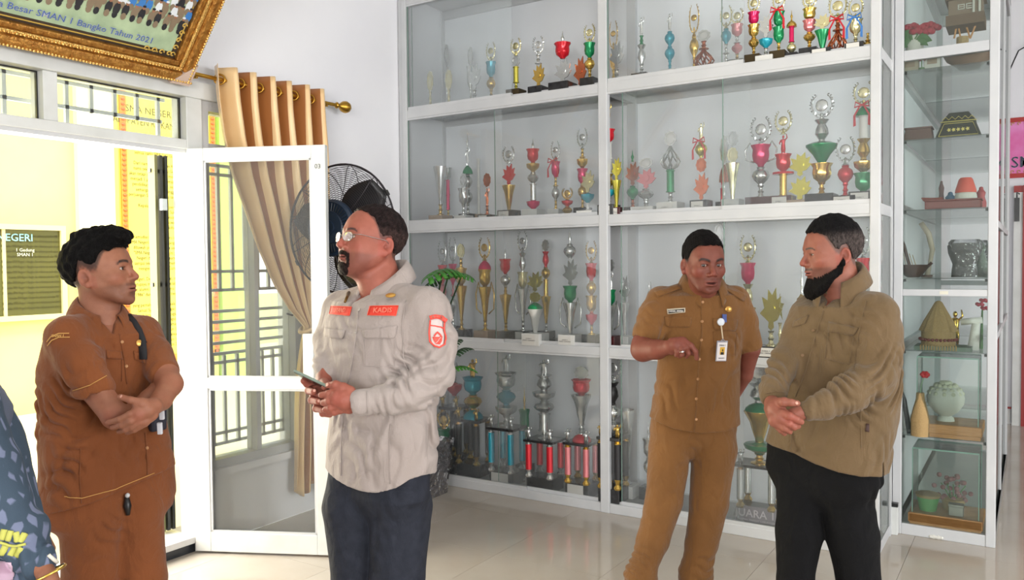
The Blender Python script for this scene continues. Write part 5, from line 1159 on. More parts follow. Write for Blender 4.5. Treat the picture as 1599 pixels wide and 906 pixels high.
h3 = [[(1046, 541, .23, 10.5), (1056, 539, .245, 11), (1066, 538, .25, 9)], [(1050, 535, .235, 8), (1066, 533, .25, 7.5)], [(1050, 548, .235, 7), (1060, 545, .245, 7)],
      [(1068, 532, .255, 5), (1079, 540, .27, 4.4), (1086, 549, .275, 4.0), (1088, 560, .27, 3.6)], [(1065, 534, .26, 5), (1072, 543, .275, 4.3), (1075, 552, .27, 3.8), (1072, 557, .255, 3.5)],
      [(1061, 537, .26, 4.8), (1065, 546, .275, 4.2), (1065, 554, .27, 3.7), (1061, 557, .255, 3.4)], [(1056, 541, .255, 4.5), (1058, 549, .27, 3.9), (1056, 555, .262, 3.4)], [(1058, 545, .235, 5), (1072, 549, .24, 4.4), (1084, 552, .255, 3.9)]]
Va, Qa = armfield(f3, [aR, aL], h3); Vb, Qb = lowbody(f3, rows3, legs3, [])
V, F_, C_ = join(sk, (Va, Qa, skincol(Va, hd3, [(f3.J(1066, 537, .26), .03)])), (Vb, Qb, skincol(Vb, hd3)))
mesh_np('body', V, F_, M_skin, p3, C_)
F = shirt_field(f3, rows3, [[(1030, 470, .0, 21), (1020, 492, .03, 22), (1010, 520, .06, 22.5)], [(1149, 471, -.02, 21), (1160, 500, -.03, 21), (1170, 538, -.05, 20)]],
                [[(1004, 540, .07, 20), (1000, 575, .08, 30)], [(1176, 555, -.06, 19), (1180, 585, -.07, 28)]],
                [[(1097, 453, 0, 16), (1036, 466, 0, 17)], [(1097, 453, 0, 16), (1146, 466, -.02, 17)]], hem=[(990, 645), (1012, 650), (1045, 662), (1082, 668), (1120, 667), (1156, 661), (1180, 656)],
                neck=(f3.J(1098, 440, .02), .062, UP), nv=(f3.J(1099, 466, .12), .62, .12),
                folds=[((1010, 500, .05), .1, UP + EX * .4, .05, .004, 1), ((1160, 500, -.02), .1, UP - EX * .4, .05, .004, 2), ((1050, 600, .1), .25, EX + UP * .4, .09, .0035, 3), ((1125, 600, .1), .25, EX - UP * .3, .1, .0035, 5), ((1145, 540, .05), .12, EX + UP, .05, .004, 6), ((1040, 540, .08), .12, EX - UP, .05, .004, 7)])
sh3 = cloth('shirt', F, F_khaki3, p3)
tr3 = trousers(f3, [(645, 1018, 1150, 0), (672, 1015, 1150, 0), (690, 1022, 1144, 0), (712, 1050, 1116, 0)], legs3, F_khaki3, p3, fold=[((1004, 890, .05), .14, UP + EX * .5, .045, .007, 1), ((1088, 885, .02), .14, UP - EX * .4, .045, .007, 2), ((1080, 720, .08), .14, EX + UP * .8, .06, .005, 3), ((1030, 790, .04), .16, UP + EX, .07, .004, 5)], h=.006)
collar(f3, f3.J(1098, 440, .01), .068, .072, F_khaki3, p3, zf=-.045, zb=.030, leaf=.050, gap=.45, out=.030, tip=1.8)
S3 = Surf([sh3])
S3.strip([(1095, 470), (1096, 520), (1091, 560), (1088, 620), (1084, 674)], .0022, m=F_khaki3, parent=p3, name='placket')
S3.patch([(1037, 494), (1080, 496), (1080, 512), (1038, 511)], 10, 5, m=F_khaki3, parent=p3, name='pocket_flap', corner=.12); S3.patch([(1113, 497), (1152, 499), (1150, 518), (1113, 515)], 10, 5, m=F_khaki3, parent=p3, name='pocket_flap', corner=.12)
S3.strip([(1039, 513), (1040, 552)], .0014, m=F_khaki3, parent=p3, name='pocket_seam'); S3.strip([(1114, 518), (1115, 553), (1148, 555), (1150, 520)], .0014, m=F_khaki3, parent=p3, name='pocket_seam')
S3.patch([(1022, 456), (1060, 445), (1064, 452), (1027, 465)], 8, 3, .006, .003, F_khaki3, p3, 'epaulette'); S3.patch([(1129, 452), (1134, 445), (1165, 462), (1160, 471)], 8, 3, .006, .003, F_khaki3, p3, 'epaulette')
S3.strip([(987, 527), (1000, 532), (1022, 534)], .0016, m=F_khaki3, parent=p3, name='sleeve_hem')
S3.button([(1097, 472), (1096, 502), (1095, 531), (1092, 561), (1089, 592), (1087, 623), (1087, 655)], .006, M_btn_b, p3)
S3.patch([(1041, 483), (1070, 481), (1070, 488), (1042, 491)], 6, 2, .004, .002, mat('plate_silver', (200, 190, 170), .4), p3, 'name_plate'); S3.patch([(1043, 484.5), (1068.5, 482.5), (1068.5, 487), (1043.5, 489.5)], 6, 2, .0056, .0014, M_black, p3, 'name_plate_face')
text('ZAINAL ARIFIN', .0115, S3.frame(1056, 486, off=.0085), mat('white_ink', (235, 232, 228), .5), p3, sx=.82)
MB().lathe([(.012, 0), (.012, .002), (.007, .005), (0, .005)], 14, M=S3.frame(1137, 483) @ Matrix(((1.3, 0, 0, 0), (0, 0, -1, 0), (0, 1, 0, 0), (0, 0, 0, 1)))).build('chest_badge', M_pin, p3, smooth='auto')
idc = empty('identity_card', tuple(Vector(S3.hit(1124, 548)[0])), 'white identity card in clear holder hanging from a blue and white badge reel', 'badge')
R90 = Matrix(((1, 0, 0, 0), (0, 0, -1, 0), (0, 1, 0, 0), (0, 0, 0, 1)))
MB().lathe([(.016, 0), (.016, .006), (.012, .009), (0, .009)], 20, M=S3.frame(1124, 503, off=.006) @ R90).build('reel', mat('reel_white', (214, 220, 228), .3), idc, smooth='auto')
MB().box(-.004, .016, -.003, .0, -.012, .022, S3.frame(1128, 499, off=.005)).build('clip', mat('reel_blue', (40, 62, 130), .4), idc)
CMx = S3.frame(1124, 547, off=.014)
MB().tube([tuple(S3.frame(1124, 508, off=.012) @ Vector((0, 0, 0))), tuple(CMx @ Vector((0, -.002, .052)))], .0032, 8).build('cord', mat('cord_cream', (200, 180, 150), .5), idc)
MB().box(-.026, .026, -.002, .002, -.045, .043, CMx).build('holder', mat('holder_rim', (150, 148, 158), .4), idc, bevel=.003); MB().box(-.0225, .0225, -.0032, -.002, -.041, .036, CMx).build('card', mat('card_white', (222, 216, 216), .4), idc)
MB().box(-.010, .012, -.0042, -.0032, -.016, .016, CMx).build('photo', mat('photo_yellow', (206, 160, 48), .5), idc); MB().ball(tuple(CMx @ Vector((.001, -.004, .003))), .004, .001, .006, 8).build('portrait_head', M_black, idc); MB().box(-.006, .008, -.0048, -.0042, -.016, -.005, CMx).build('portrait_shirt', M_black, idc)
text('SMAN 1', .0085, CMx @ Matrix.Translation((0, -.0036, .0235)), M_black, idc); text('BANGKO', .0065, CMx @ Matrix.Translation((0, -.0036, -.031)), M_black, idc)
MB().tube([tuple(CMx @ Vector((-.012, -.003, .04))), tuple(CMx @ Vector((0, -.004, .05))), tuple(CMx @ Vector((.012, -.003, .04)))], .002, 6).build('card_loop', mat('holder_rim', (150, 148, 158), .4), idc)
rg = empty('finger_ring', tuple(f3.J(1064, 548, .28)), 'silver ring on the raised hand of the man in ochre uniform', 'ring')
rc_ = f3.J(1065, 549, .273); MB().tube([tuple(rc_ + EX * (.0125 * math.cos(t)) + ET * (.0125 * math.sin(t)) + UP * .002 * math.cos(t)) for t in np.linspace(0, 2 * math.pi, 17)[:-1]], .0022, 6, closed=True).build('band', mat('silver', (225, 225, 230), .15, 1), rg, smooth=True)
MB().ball(tuple(rc_ + ET * .014), .0055, n=10).build('stone', mat('silver', (225, 225, 230), .15, 1), rg, smooth=True)
for q in (f3.J(998, 952, .04), f3.J(1085, 948, 0)): shoe(p3, f3.fwd(), q, M_shoe)

# ---------------- person 4: tan long sleeved shirt, hands clasped
f4 = Figure(3.0, -45)
p4 = empty('person', tuple(f4.J(1290, 1045)[:2]) + (0,), 'bearded man in tan long sleeved shirt and black trousers with hands clasped', 'person')
hd4 = dict(skin=(148, 92, 75), flush=(156, 68, 58), lip=(140, 76, 70), pos=f4.J(1296, 395), yaw=-66, pitch=-5, s=1.02, sx=1.02, jaw=1.05, nose=1.1, hairc=(22, 20, 22), hairside=(112, 100, 96), scalp=.8, scalpc=(96, 78, 72),
           hl=([-.15, -.11, -.06, -.03, -.012, .0, .012, .03, .045, .06, .08, .10], [-.09, -.08, -.05, .010, .008, -.01, -.004, .03, .062, .078, .082, .084]), ht=(.0045, .018), gz=.045, hamp=.0014, brow_t=.8, gaze=(4, -6), neck_r=.056, eye_open=.5,
           bmask=mask_full, beardc=(20, 17, 17), bamp=.0012, stubble=.8, fade=.02)
sk, Am4 = build_person('', hd4, p4, f4.J(1318, 462, 0), -45)
rows4 = [(460, 1298, 1342, 0), (468, 1278, 1360, 0), (478, 1256, 1376, 0), (505, 1244, 1386, 0), (545, 1239, 1386, 0), (600, 1234, 1385, 0), (650, 1226, 1380, 0), (700, 1211, 1369, 0), (750, 1205, 1362, 0)]
legs4 = [[(1249, 768, -.03, 34), (1248, 830, -.02, 35), (1242, 906, -.02, 27.5), (1240, 970, -.02, 25), (1240, 1022, -.02, 24)], [(1320, 765, .04, 40), (1332, 840, .04, 39), (1340, 906, .04, 32), (1342, 970, .03, 28), (1342, 1032, .02, 25)]]
aF = [(1212, 608, .07, 15), (1206, 630, .12, 12)]
aN = [(1290, 634, .235, 13), (1262, 640, .25, 13), (1240, 648, .25, 11)]
h4 = [[(1206, 630, .14, 12.5), (1212, 640, .22, 14), (1220, 652, .26, 13.5)], [(1203, 638, .16, 10), (1211, 656, .25, 11), (1219, 662, .26, 9)], [(1212, 630, .2, 9), (1224, 628, .27, 7.2), (1236, 629, .285, 5.6), (1245, 630, .285, 4.8)],
      [(1222, 646, .275, 6.5), (1233, 650, .295, 6.2), (1243, 655, .295, 5.8), (1251, 659, .285, 5)], [(1222, 656, .275, 6.5), (1232, 662, .29, 5.8), (1240, 667, .285, 5.2), (1246, 666, .27, 4.8)], [(1218, 664, .265, 6), (1226, 669, .28, 5.4), (1233, 674, .27, 4.9)], [(1214, 666, .25, 5.5), (1220, 672, .26, 4.9), (1225, 677, .25, 4.4)],
      [(1240, 648, .25, 11), (1230, 652, .24, 10), (1222, 658, .22, 9)]]
Va, Qa = armfield(f4, [aF, aN], h4); Vb, Qb = lowbody(f4, rows4, legs4, [])
V, F_, C_ = join(sk, (Va, Qa, skincol(Va, hd4, [(f4.J(1235, 655, .3), .04)])), (Vb, Qb, skincol(Vb, hd4)))
mesh_np('body', V, F_, M_skin, p4, C_)
nail(f4, [(1244, 629.5, .297, -.1, 0)], p4, .0052)
F = shirt_field(f4, rows4, [[(1369, 494, .13, 33.5), (1373, 545, .16, 32), (1364, 590, .18, 31), (1325, 616, .215, 27), (1285, 634, .24, 20), (1262, 641, .25, 16.5)], [(1264, 492, -.12, 26), (1246, 528, -.07, 22.5), (1224, 568, -.01, 22), (1208, 608, .07, 20), (1206, 618, .10, 19)]],
                [[(1246, 647, .25, 13.5), (1232, 652, .25, 19)], [(1206, 636, .14, 16.5), (1204, 656, .18, 22)]],
                [[(1318, 468, 0, 20), (1364, 486, .12, 29)], [(1316, 468, 0, 20), (1268, 488, -.11, 25)]], hem=[(1190, 697), (1207, 699), (1232, 703), (1254, 713), (1280, 720), (1310, 724), (1340, 725), (1364, 725), (1390, 725)],
                neck=(f4.J(1318, 448), .064, UP), nv=(f4.J(1286, 482, .06), .45, .12),
                folds=[((1385, 590, .2), .16, UP * .7 - EX * .6, .045, .008, 1), ((1335, 610, .22), .17, UP * .7 + EX, .045, .009, 2), ((1290, 630, .24), .12, EX + UP * .4, .032, .006, 3), ((1370, 530, .16), .17, EX + UP * .6, .06, .006, 4), ((1225, 570, .05), .15, UP + EX * .5, .05, .006, 5), ((1290, 540, .1), .2, EX + UP * .3, .07, .005, 6), ((1300, 690, .12), .24, EX + UP * .5, .08, .006, 7), ((1350, 690, .05), .16, EX - UP * .7, .05, .006, 8), ((1250, 690, .1), .16, EX, .06, .005, 9)])
F.op(lambda X, Y, Z: np.maximum(np.abs(X * EX[0] + Y * EX[1] - f4.J(1345, 720) @ EX) - .0035, Z - f4.J(1345, 704)[2]), f4.J(1340, 745) - .4, f4.J(1350, 700) + .4, 1e-5, 'cut')
sh4 = cloth('shirt', F, F_tan, p4)
tr4 = trousers(f4, [(680, 1216, 1357, 0), (740, 1211, 1355, 0), (765, 1222, 1346, 0), (790, 1250, 1320, 0)], legs4, F_blk, p4, fold=[((1340, 780, .1), .2, EX + UP, .08, .004, 2)])
collar(f4, f4.J(1314, 438), .066, .072, F_tan, p4, zf=-.035, zb=.045, leaf=.056, gap=.42, out=.028, tip=2.1)
S4 = Surf([sh4])
S4.strip([(1286, 486), (1272, 530), (1258, 580), (1242, 620)], .0022, m=F_tan, parent=p4, name='placket'); S4.strip([(1236, 676), (1234, 711)], .0022, m=F_tan, parent=p4, name='placket')
S4.patch([(1240, 502), (1263, 492), (1258, 506), (1237, 512)], 7, 4, m=F_tan, parent=p4, name='pocket_flap', corner=.1); S4.patch([(1294, 503), (1341, 512), (1335, 525), (1292, 518)], 9, 4, m=F_tan, parent=p4, name='pocket_flap', corner=.1)
S4.strip([(1293, 520), (1288, 560), (1326, 570), (1333, 527)], .0014, m=F_tan, parent=p4, name='pocket_seam'); S4.strip([(1353, 470), (1345, 500), (1338, 540), (1332, 580)], .0016, m=F_tan, parent=p4, name='armhole_seam')
S4.strip([(1344, 640), (1345, 700)], .0014, m=F_tan, parent=p4, name='side_seam'); S4.strip([(1196, 615), (1210, 612), (1224, 613)], .0016, m=F_tan, parent=p4, name='cuff_seam')
S4.button([(1270, 517), (1253, 555), (1241, 592), (1289, 480)], .0055, mat('tan_button', (120, 92, 62), .4), p4)
S4.patch([(1352, 662), (1357, 662), (1357, 675), (1351, 674)], 3, 4, .003, .002, mat('dark_label', (58, 34, 28), .7), p4, 'side_label')
for q in (f4.J(1240, 1040, -.02), f4.J(1342, 1048, .02)): shoe(p4, f4.fwd(), q, M_shoe)

# ---------------- person 5: batik tunic at the edge of the frame
f5 = Figure(1.9, 62)
p5 = empty('person', tuple(f5.J(-120, 1380)[:2]) + (0,), 'person in slate blue leaf patterned tunic with a gold bracelet at the frame edge', 'person')
hd5 = dict(skin=(150, 100, 76), pos=f5.J(-120, 470), yaw=60, s=1.0, hairc=(30, 24, 22), hl=([-.15, .1], [.06, .075]), ht=None, neck_r=.045)
sk, Am5 = build_person('', hd5, p5, f5.J(-128, 560, 0), 60)
rows5 = [(590, -160, -85, 0), (620, -205, -40, 0), (700, -220, -15, 0), (800, -225, 5, 0), (906, -235, 42, 0), (1050, -245, 50, 0)]
legs5 = [[(-130, 1060, .05, 62), (-125, 1340, .05, 34)], [(-70, 1060, -.05, 60), (-65, 1330, -.05, 34)]]
arm5 = [(-62, 640, .10, 24), (-20, 740, .13, 22), (28, 828, .16, 17), (64, 882, .185, 14), (74, 900, .2, 14)]; h5 = [[(74, 900, .2, 15), (80, 925, .21, 17)], [(78, 920, .21, 9), (84, 950, .2, 7), (84, 975, .19, 6)], [(72, 925, .21, 9), (76, 955, .2, 7), (75, 985, .19, 6)], [(88, 915, .21, 8), (95, 940, .2, 7), (97, 962, .19, 6)]]
Va, Qa = armfield(f5, [arm5], h5, h=.004); Vb, Qb = lowbody(f5, rows5, legs5, [])
V, F_, C_ = join(sk, (Va, Qa, skincol(Va, hd5)), (Vb, Qb, skincol(Vb, hd5))); mesh_np('body', V, F_, M_skin, p5, C_)
bt = mat('batik_cloth', (62, 78, 92), .85, bump=.1, bscale=300); nt = bt.node_tree; b_ = nt.nodes['Principled BSDF']; tc = nt.nodes.new('ShaderNodeTexCoord'); vo = nt.nodes.new('ShaderNodeTexVoronoi'); vo.feature = 'DISTANCE_TO_EDGE'; vo.inputs['Scale'].default_value = 38
mp = nt.nodes.new('ShaderNodeMapping'); mp.inputs['Scale'].default_value = (1, 1, .45); mp.inputs['Rotation'].default_value = (.4, .5, .6); nt.links.new(tc.outputs['Object'], mp.inputs[0]); nt.links.new(mp.outputs[0], vo.inputs['Vector'])
rp = nt.nodes.new('ShaderNodeValToRGB'); rp.color_ramp.elements[0].position = .17; rp.color_ramp.elements[1].position = .24; rp.color_ramp.elements[0].color = lin((54, 70, 86)); rp.color_ramp.elements[1].color = lin((108, 116, 142))
nt.links.new(vo.outputs['Distance'], rp.inputs[0]); nt.links.new(rp.outputs[0], b_.inputs['Base Color'])
F = shirt_field(f5, rows5, [[(-70, 625, .1, 58), (-25, 735, .13, 50), (25, 830, .16, 40), (58, 880, .18, 26)]], [[(80, 905, .2, 20), (95, 930, .2, 34)]], [[(-120, 600, 0, 30), (-65, 630, .1, 45)], [(-130, 600, 0, 30), (-190, 640, -.1, 45)]], h=.006, hem=[(-400, 1040), (400, 1040)], neck=(f5.J(-125, 570), .055, UP),
                folds=[((20, 800, .18), .2, EX + UP * .5, .07, .008, 1), ((-20, 880, .1), .2, EX, .08, .008, 3)], drape=(.003, 2))
tu5 = cloth('tunic', F, bt, p5); S5 = Surf([tu5]); yl_ = mat('leaf_print', (186, 186, 92), .8); pk_ = mat('pink_print', (206, 176, 196), .8)
S5.strip([(0, 846), (14, 851), (28, 852), (40, 850)], .003, .003, yl_, p5, 'printed_stem')
for x, y, dx, dy in ((4, 836, 3, -9), (14, 838, 3, -9), (26, 840, -1, -9), (34, 841, 5, -8), (6, 858, -4, 8), (20, 860, -4, 8), (30, 860, -4, 8)): S5.strip([(x - dx * .7, y - dy * .7), (x, y), (x + dx, y + dy)], .0075, -.003, yl_, p5, 'printed_leaf', sub=4)
S5.patch([(-12, 876), (18, 878), (24, 905), (-12, 915)], 8, 8, .002, .001, pk_, p5, 'printed_blossom', corner=.25)
trouser5 = trousers(f5, [(1000, -240, 40, 0), (1080, -240, 40, 0)], legs5, F_blk, p5, h=.012, name='trousers')
scf = Field(f5.J(-120, 520) - .3, f5.J(-120, 520) + .3, .008); scf.ell(f5.J(-128, 462), (.12, .12, .135)); scf.cone(f5.J(-130, 500), f5.J(-135, 640), .08, .2, k=.05); scf.ell(f5.J(-88, 478, .05), (.08, .08, .07), k=.01, mode='cut')
cloth('headscarf', scf, mat('slate_scarf', (84, 92, 110), .8), p5)
br5 = empty('gold_bracelet', tuple(f5.J(70, 894, .2)), 'gold bracelet on the wrist at the edge of the patterned tunic', 'bracelet')
c5 = f5.J(72, 897, .2); MB().tube([tuple(c5 + EX * (.036 * math.cos(t)) + ET * (.036 * math.sin(t)) + UP * (.016 * math.cos(t))) for t in np.linspace(0, 2 * math.pi, 25)[:-1]], .0028, 6, closed=True).build('band', M_gold, br5, smooth=True)
S5.strip([(74, 868), (84, 876), (94, 886)], .004, .004, mat('lace_white', (214, 210, 196), .8), p5, 'lace_trim')
for q in (f5.J(-125, 1395, .05), f5.J(-65, 1385, -.05)): shoe(p5, f5.fwd(), q, M_shoe)
# ------------------------------------------------------------------ trophies
TC = {'g': ('gold', (212, 176, 92)), 's': ('silver', (206, 208, 206)), 'r': ('red', (206, 28, 44)), 'e': ('green', (18, 140, 84)), 't': ('teal', (40, 160, 182)), 'm': ('magenta', (212, 24, 92)),
      'b': ('copper', (196, 112, 76)), 'p': ('pale gold', (222, 214, 168)), 'w': ('white', (222, 222, 216)), 'k': ('black', (34, 32, 34)), 'l': ('rose', (206, 120, 124)), 'y': ('lemon gold', (214, 204, 92))}
def tm(c):
    n, col = TC[c]; return mat('trophy_' + n.replace(' ', '_'), col, .2 if c not in 'wk' else .4, 0.0 if c in 'wk' else (.8 if c in 'gspby' else .25))
M_plate = mat('plate_white', (214, 212, 206), .5); M_plateg = mat('plate_grey', (168, 168, 166), .5); M_marble = mat('black_marble', (28, 28, 30), .2, var=(52, 52, 54), vscale=30); M_maroon = mat('maroon_base', (74, 26, 28), .3); M_bwood = mat('beige_base', (168, 146, 124), .5)
BM_ = {'k': M_marble, 'w': mat('white_base', (214, 214, 210), .4), 'm': M_maroon, 'b': M_bwood, 'd': mat('dark_brass_base', (66, 54, 30), .4, .5)}
ribbon = mat('ribbon_red', (200, 26, 44), .6); ribbonb = mat('ribbon_blue', (60, 120, 190), .6)
# segment letters: height share, width share
SEG = {'S': (.55, .45), 'C': (1.0, .8), 'D': (.5, .75), 'V': (1.1, 1.15), 'U': (.9, .7), 'B': (.7, .8), 'Q': (1.2, .34), 'P': (.12, 1.0), 'T': (1.1, .62), 'W': (1.3, .85), 'F': (1.6, .9), 'X': (1.1, .4), 'O': (.85, .62), 'A': (.7, .5), 'J': (.8, .18), 'M': (2.6, 1.25), 'K': (1.3, .9), 'Y': (1.9, .8)}
SN = {'S': 'stem', 'C': 'cup', 'D': 'dome', 'V': 'bowl', 'U': 'urn', 'B': 'bowl', 'Q': 'column', 'P': 'platform', 'T': 'vase', 'W': 'wreath', 'F': 'flame', 'X': 'figurine', 'O': 'medallion', 'A': 'star', 'J': 'finial', 'M': 'tier', 'K': 'cage', 'Y': 'chalice'}
PR = {'S': [(1, 0), (1, .06), (.5, .14), (.35, .35), (.55, .5), (.35, .62), (.35, .85), (.6, 1)],
      'C': [(.3, 0), (.35, .08), (.75, .25), (.85, .5), (.8, .8), (1, .97), (1, 1), (.9, .99), (.7, .8), (.2, .6)],
      'D': [(1, 0), (.95, .3), (.7, .65), (.35, .9), (.2, 1)],
      'V': [(.25, 0), (.3, .1), (.55, .4), (1, .78), (1, .86), (.6, .97), (.3, 1)],
      'U': [(.3, 0), (.3, .08), (.8, .3), (1, .5), (.85, .72), (.4, .88), (.5, .95), (.3, 1)],
      'B': [(.25, 0), (.35, .12), (.9, .45), (1, .8), (1, .86), (.5, .9), (.3, 1)],
      'Q': [(1.25, 0), (1.25, .04), (1, .06), (1, .94), (1.25, .96), (1.25, 1)],
      'T': [(.4, 0), (.35, .1), (.8, .35), (.7, .6), (.45, .8), (.75, .95), (.85, 1), (.5, .99)],
      'P': [(1, 0), (1, 1)], 'J': [(.8, 0), (.5, .2), (1, .4), (.4, .6), (.2, .9), (.05, 1)],
      'Y': [(.25, 0), (.28, .1), (.45, .35), (.62, .65), (1, .98), (1, 1), (.9, .98), (.3, .3)]}
def seg_mesh(mb, k, x, y, z, h, w, extra=None):
    r = w / 2
    if k in PR: mb.lathe([(max(.0006, a * r), z + b * h) for a, b in PR[k]], 14, (x, y, 0), flute=.06 if k in 'UCYB' else 0)
    elif k == 'W':
        cz = z + h * .56; n = 14
        mb.lathe([(r * .46, -.003), (r * .46, .003), (r * .38, .005), (0, .005)], n, M=Matrix.Translation((x, y, cz)) @ Matrix.Rotation(math.pi / 2, 4, 'X'))
        mb.tube([(x + r * .5 * math.cos(t), y - .003, cz + r * .5 * math.sin(t)) for t in np.linspace(0, 2 * math.pi, n + 1)[:-1]], .0022, 4, closed=True)
        mb.lathe([(r * .4, z), (r * .2, z + h * .06), (r * .1, z + h * .14), (r * .22, z + h * .2), (r * .06, z + h * .28)], 8, (x, y, 0))
        for s in (-1, 1):
            arc = [(x + s * r * (.12 + .72 * math.sin(t)), z + h * (.10 + .86 * (1 - math.cos(t)) / 1.9)) for t in np.linspace(.0, 2.7, 9)]
            mb.tube([(a, y, b) for a, b in arc], [.0035] * 6 + [.003, .002, .001], 5)
            for q in range(1, 9):
                a, b = arc[q]; ang = 1.9 - .26 * q
                for o_ in (-1, 1):
                    dx, dz = s * math.cos(ang + .5 * o_) * r * .26, math.sin(ang + .5 * o_) * r * .26 * (1.3)
                    mb.add([(a, y - .002, b), (a + dx * .5 - dz * .22, y - .004, b + dz * .5 + dx * .22), (a + dx, y - .001, b + dz), (a + dx * .5 + dz * .22, y + .002, b + dz * .5 - dx * .22)], [(0, 1, 2, 3), (3, 2, 1, 0)])
    elif k == 'F':
        P_ = [(0, 0), (.25, .08), (.2, .2), (.55, .25), (1, .5), (.75, .55), (.9, .8), (.5, .72), (.45, 1), (.1, .82), (-.25, .95), (-.3, .7), (-.8, .78), (-.6, .52), (-1, .4), (-.5, .28), (-.2, .2), (-.25, .08)]
        mb.prism([(a * r, z + b * h) for a, b in P_], .008, Matrix.Translation((x, y - .004, 0)))
        mb.prism([(r * .36 * math.cos(t), z + h * .52 + r * .36 * math.sin(t)) for t in np.linspace(0, 2 * math.pi, 13)[:-1]], .014, Matrix.Translation((x, y - .009, 0)))
    elif k == 'X':
        mb.tube([(x, y, z + h * .1), (x, y, z + h * .5), (x, y, z + h * .72), (x, y, z + h * .78)], [r * .5, r * .42, r * .6, r * .2], 8); mb.ball((x, y, z + h * .87), r * .3, rz=h * .09, n=8)
        for s in (-1, 1):
            mb.tube([(x + s * r * .2, y, z + h * .5), (x + s * r * .35, y, z + h * .25), (x + s * r * .3, y - s * .003, z)], [r * .28, r * .22, r * .15], 6)
            mb.tube([(x + s * r * .5, y, z + h * .72), (x + s * r * .9, y, z + h * (.82 if s > 0 else .55)), (x + s * r * .75, y, z + h * (1.0 if s > 0 else .5))], [r * .18, r * .14, r * .1], 6)
    elif k == 'O':
        T = Matrix.Translation((x, y - .004, 0)); n = 18
        mb.prism([(r * (1 if q % 2 else .88) * math.cos(2 * math.pi * q / n), z + h * .5 + h * .5 * (1 if q % 2 else .88) * math.sin(2 * math.pi * q / n)) for q in range(n)], .008, T)
        mb.tube([(x + r * .66 * math.cos(t), y - .006, z + h * .5 + h * .33 * math.sin(t)) for t in np.linspace(0, 2 * math.pi, 17)[:-1]], .003, 5, closed=True)
    elif k == 'A':
        mb.prism([(r * (1 if q % 2 == 0 else .42) * math.sin(math.pi * q / 5), z + h * .5 + h * .5 * (1 if q % 2 == 0 else .42) * math.cos(math.pi * q / 5)) for q in range(10)], .008, Matrix.Translation((x, y - .004, 0)))
    elif k == 'K':
        for q in range(8):
            a = 2 * math.pi * q / 8; mb.tube([(x + r * f_ * math.cos(a + 1.2 * t), y + r * f_ * math.sin(a + 1.2 * t), z + h * t) for t, f_ in ((0, .15), (.15, .75), (.35, 1), (.6, .7), (.85, .25), (1, .08))], .004, 5)
            mb.tube([(x + r * f_ * math.cos(a - 1.2 * t), y + r * f_ * math.sin(a - 1.2 * t), z + h * t) for t, f_ in ((0, .15), (.15, .75), (.35, 1), (.6, .7), (.85, .25), (1, .08))], .004, 5)
NTR = [0]
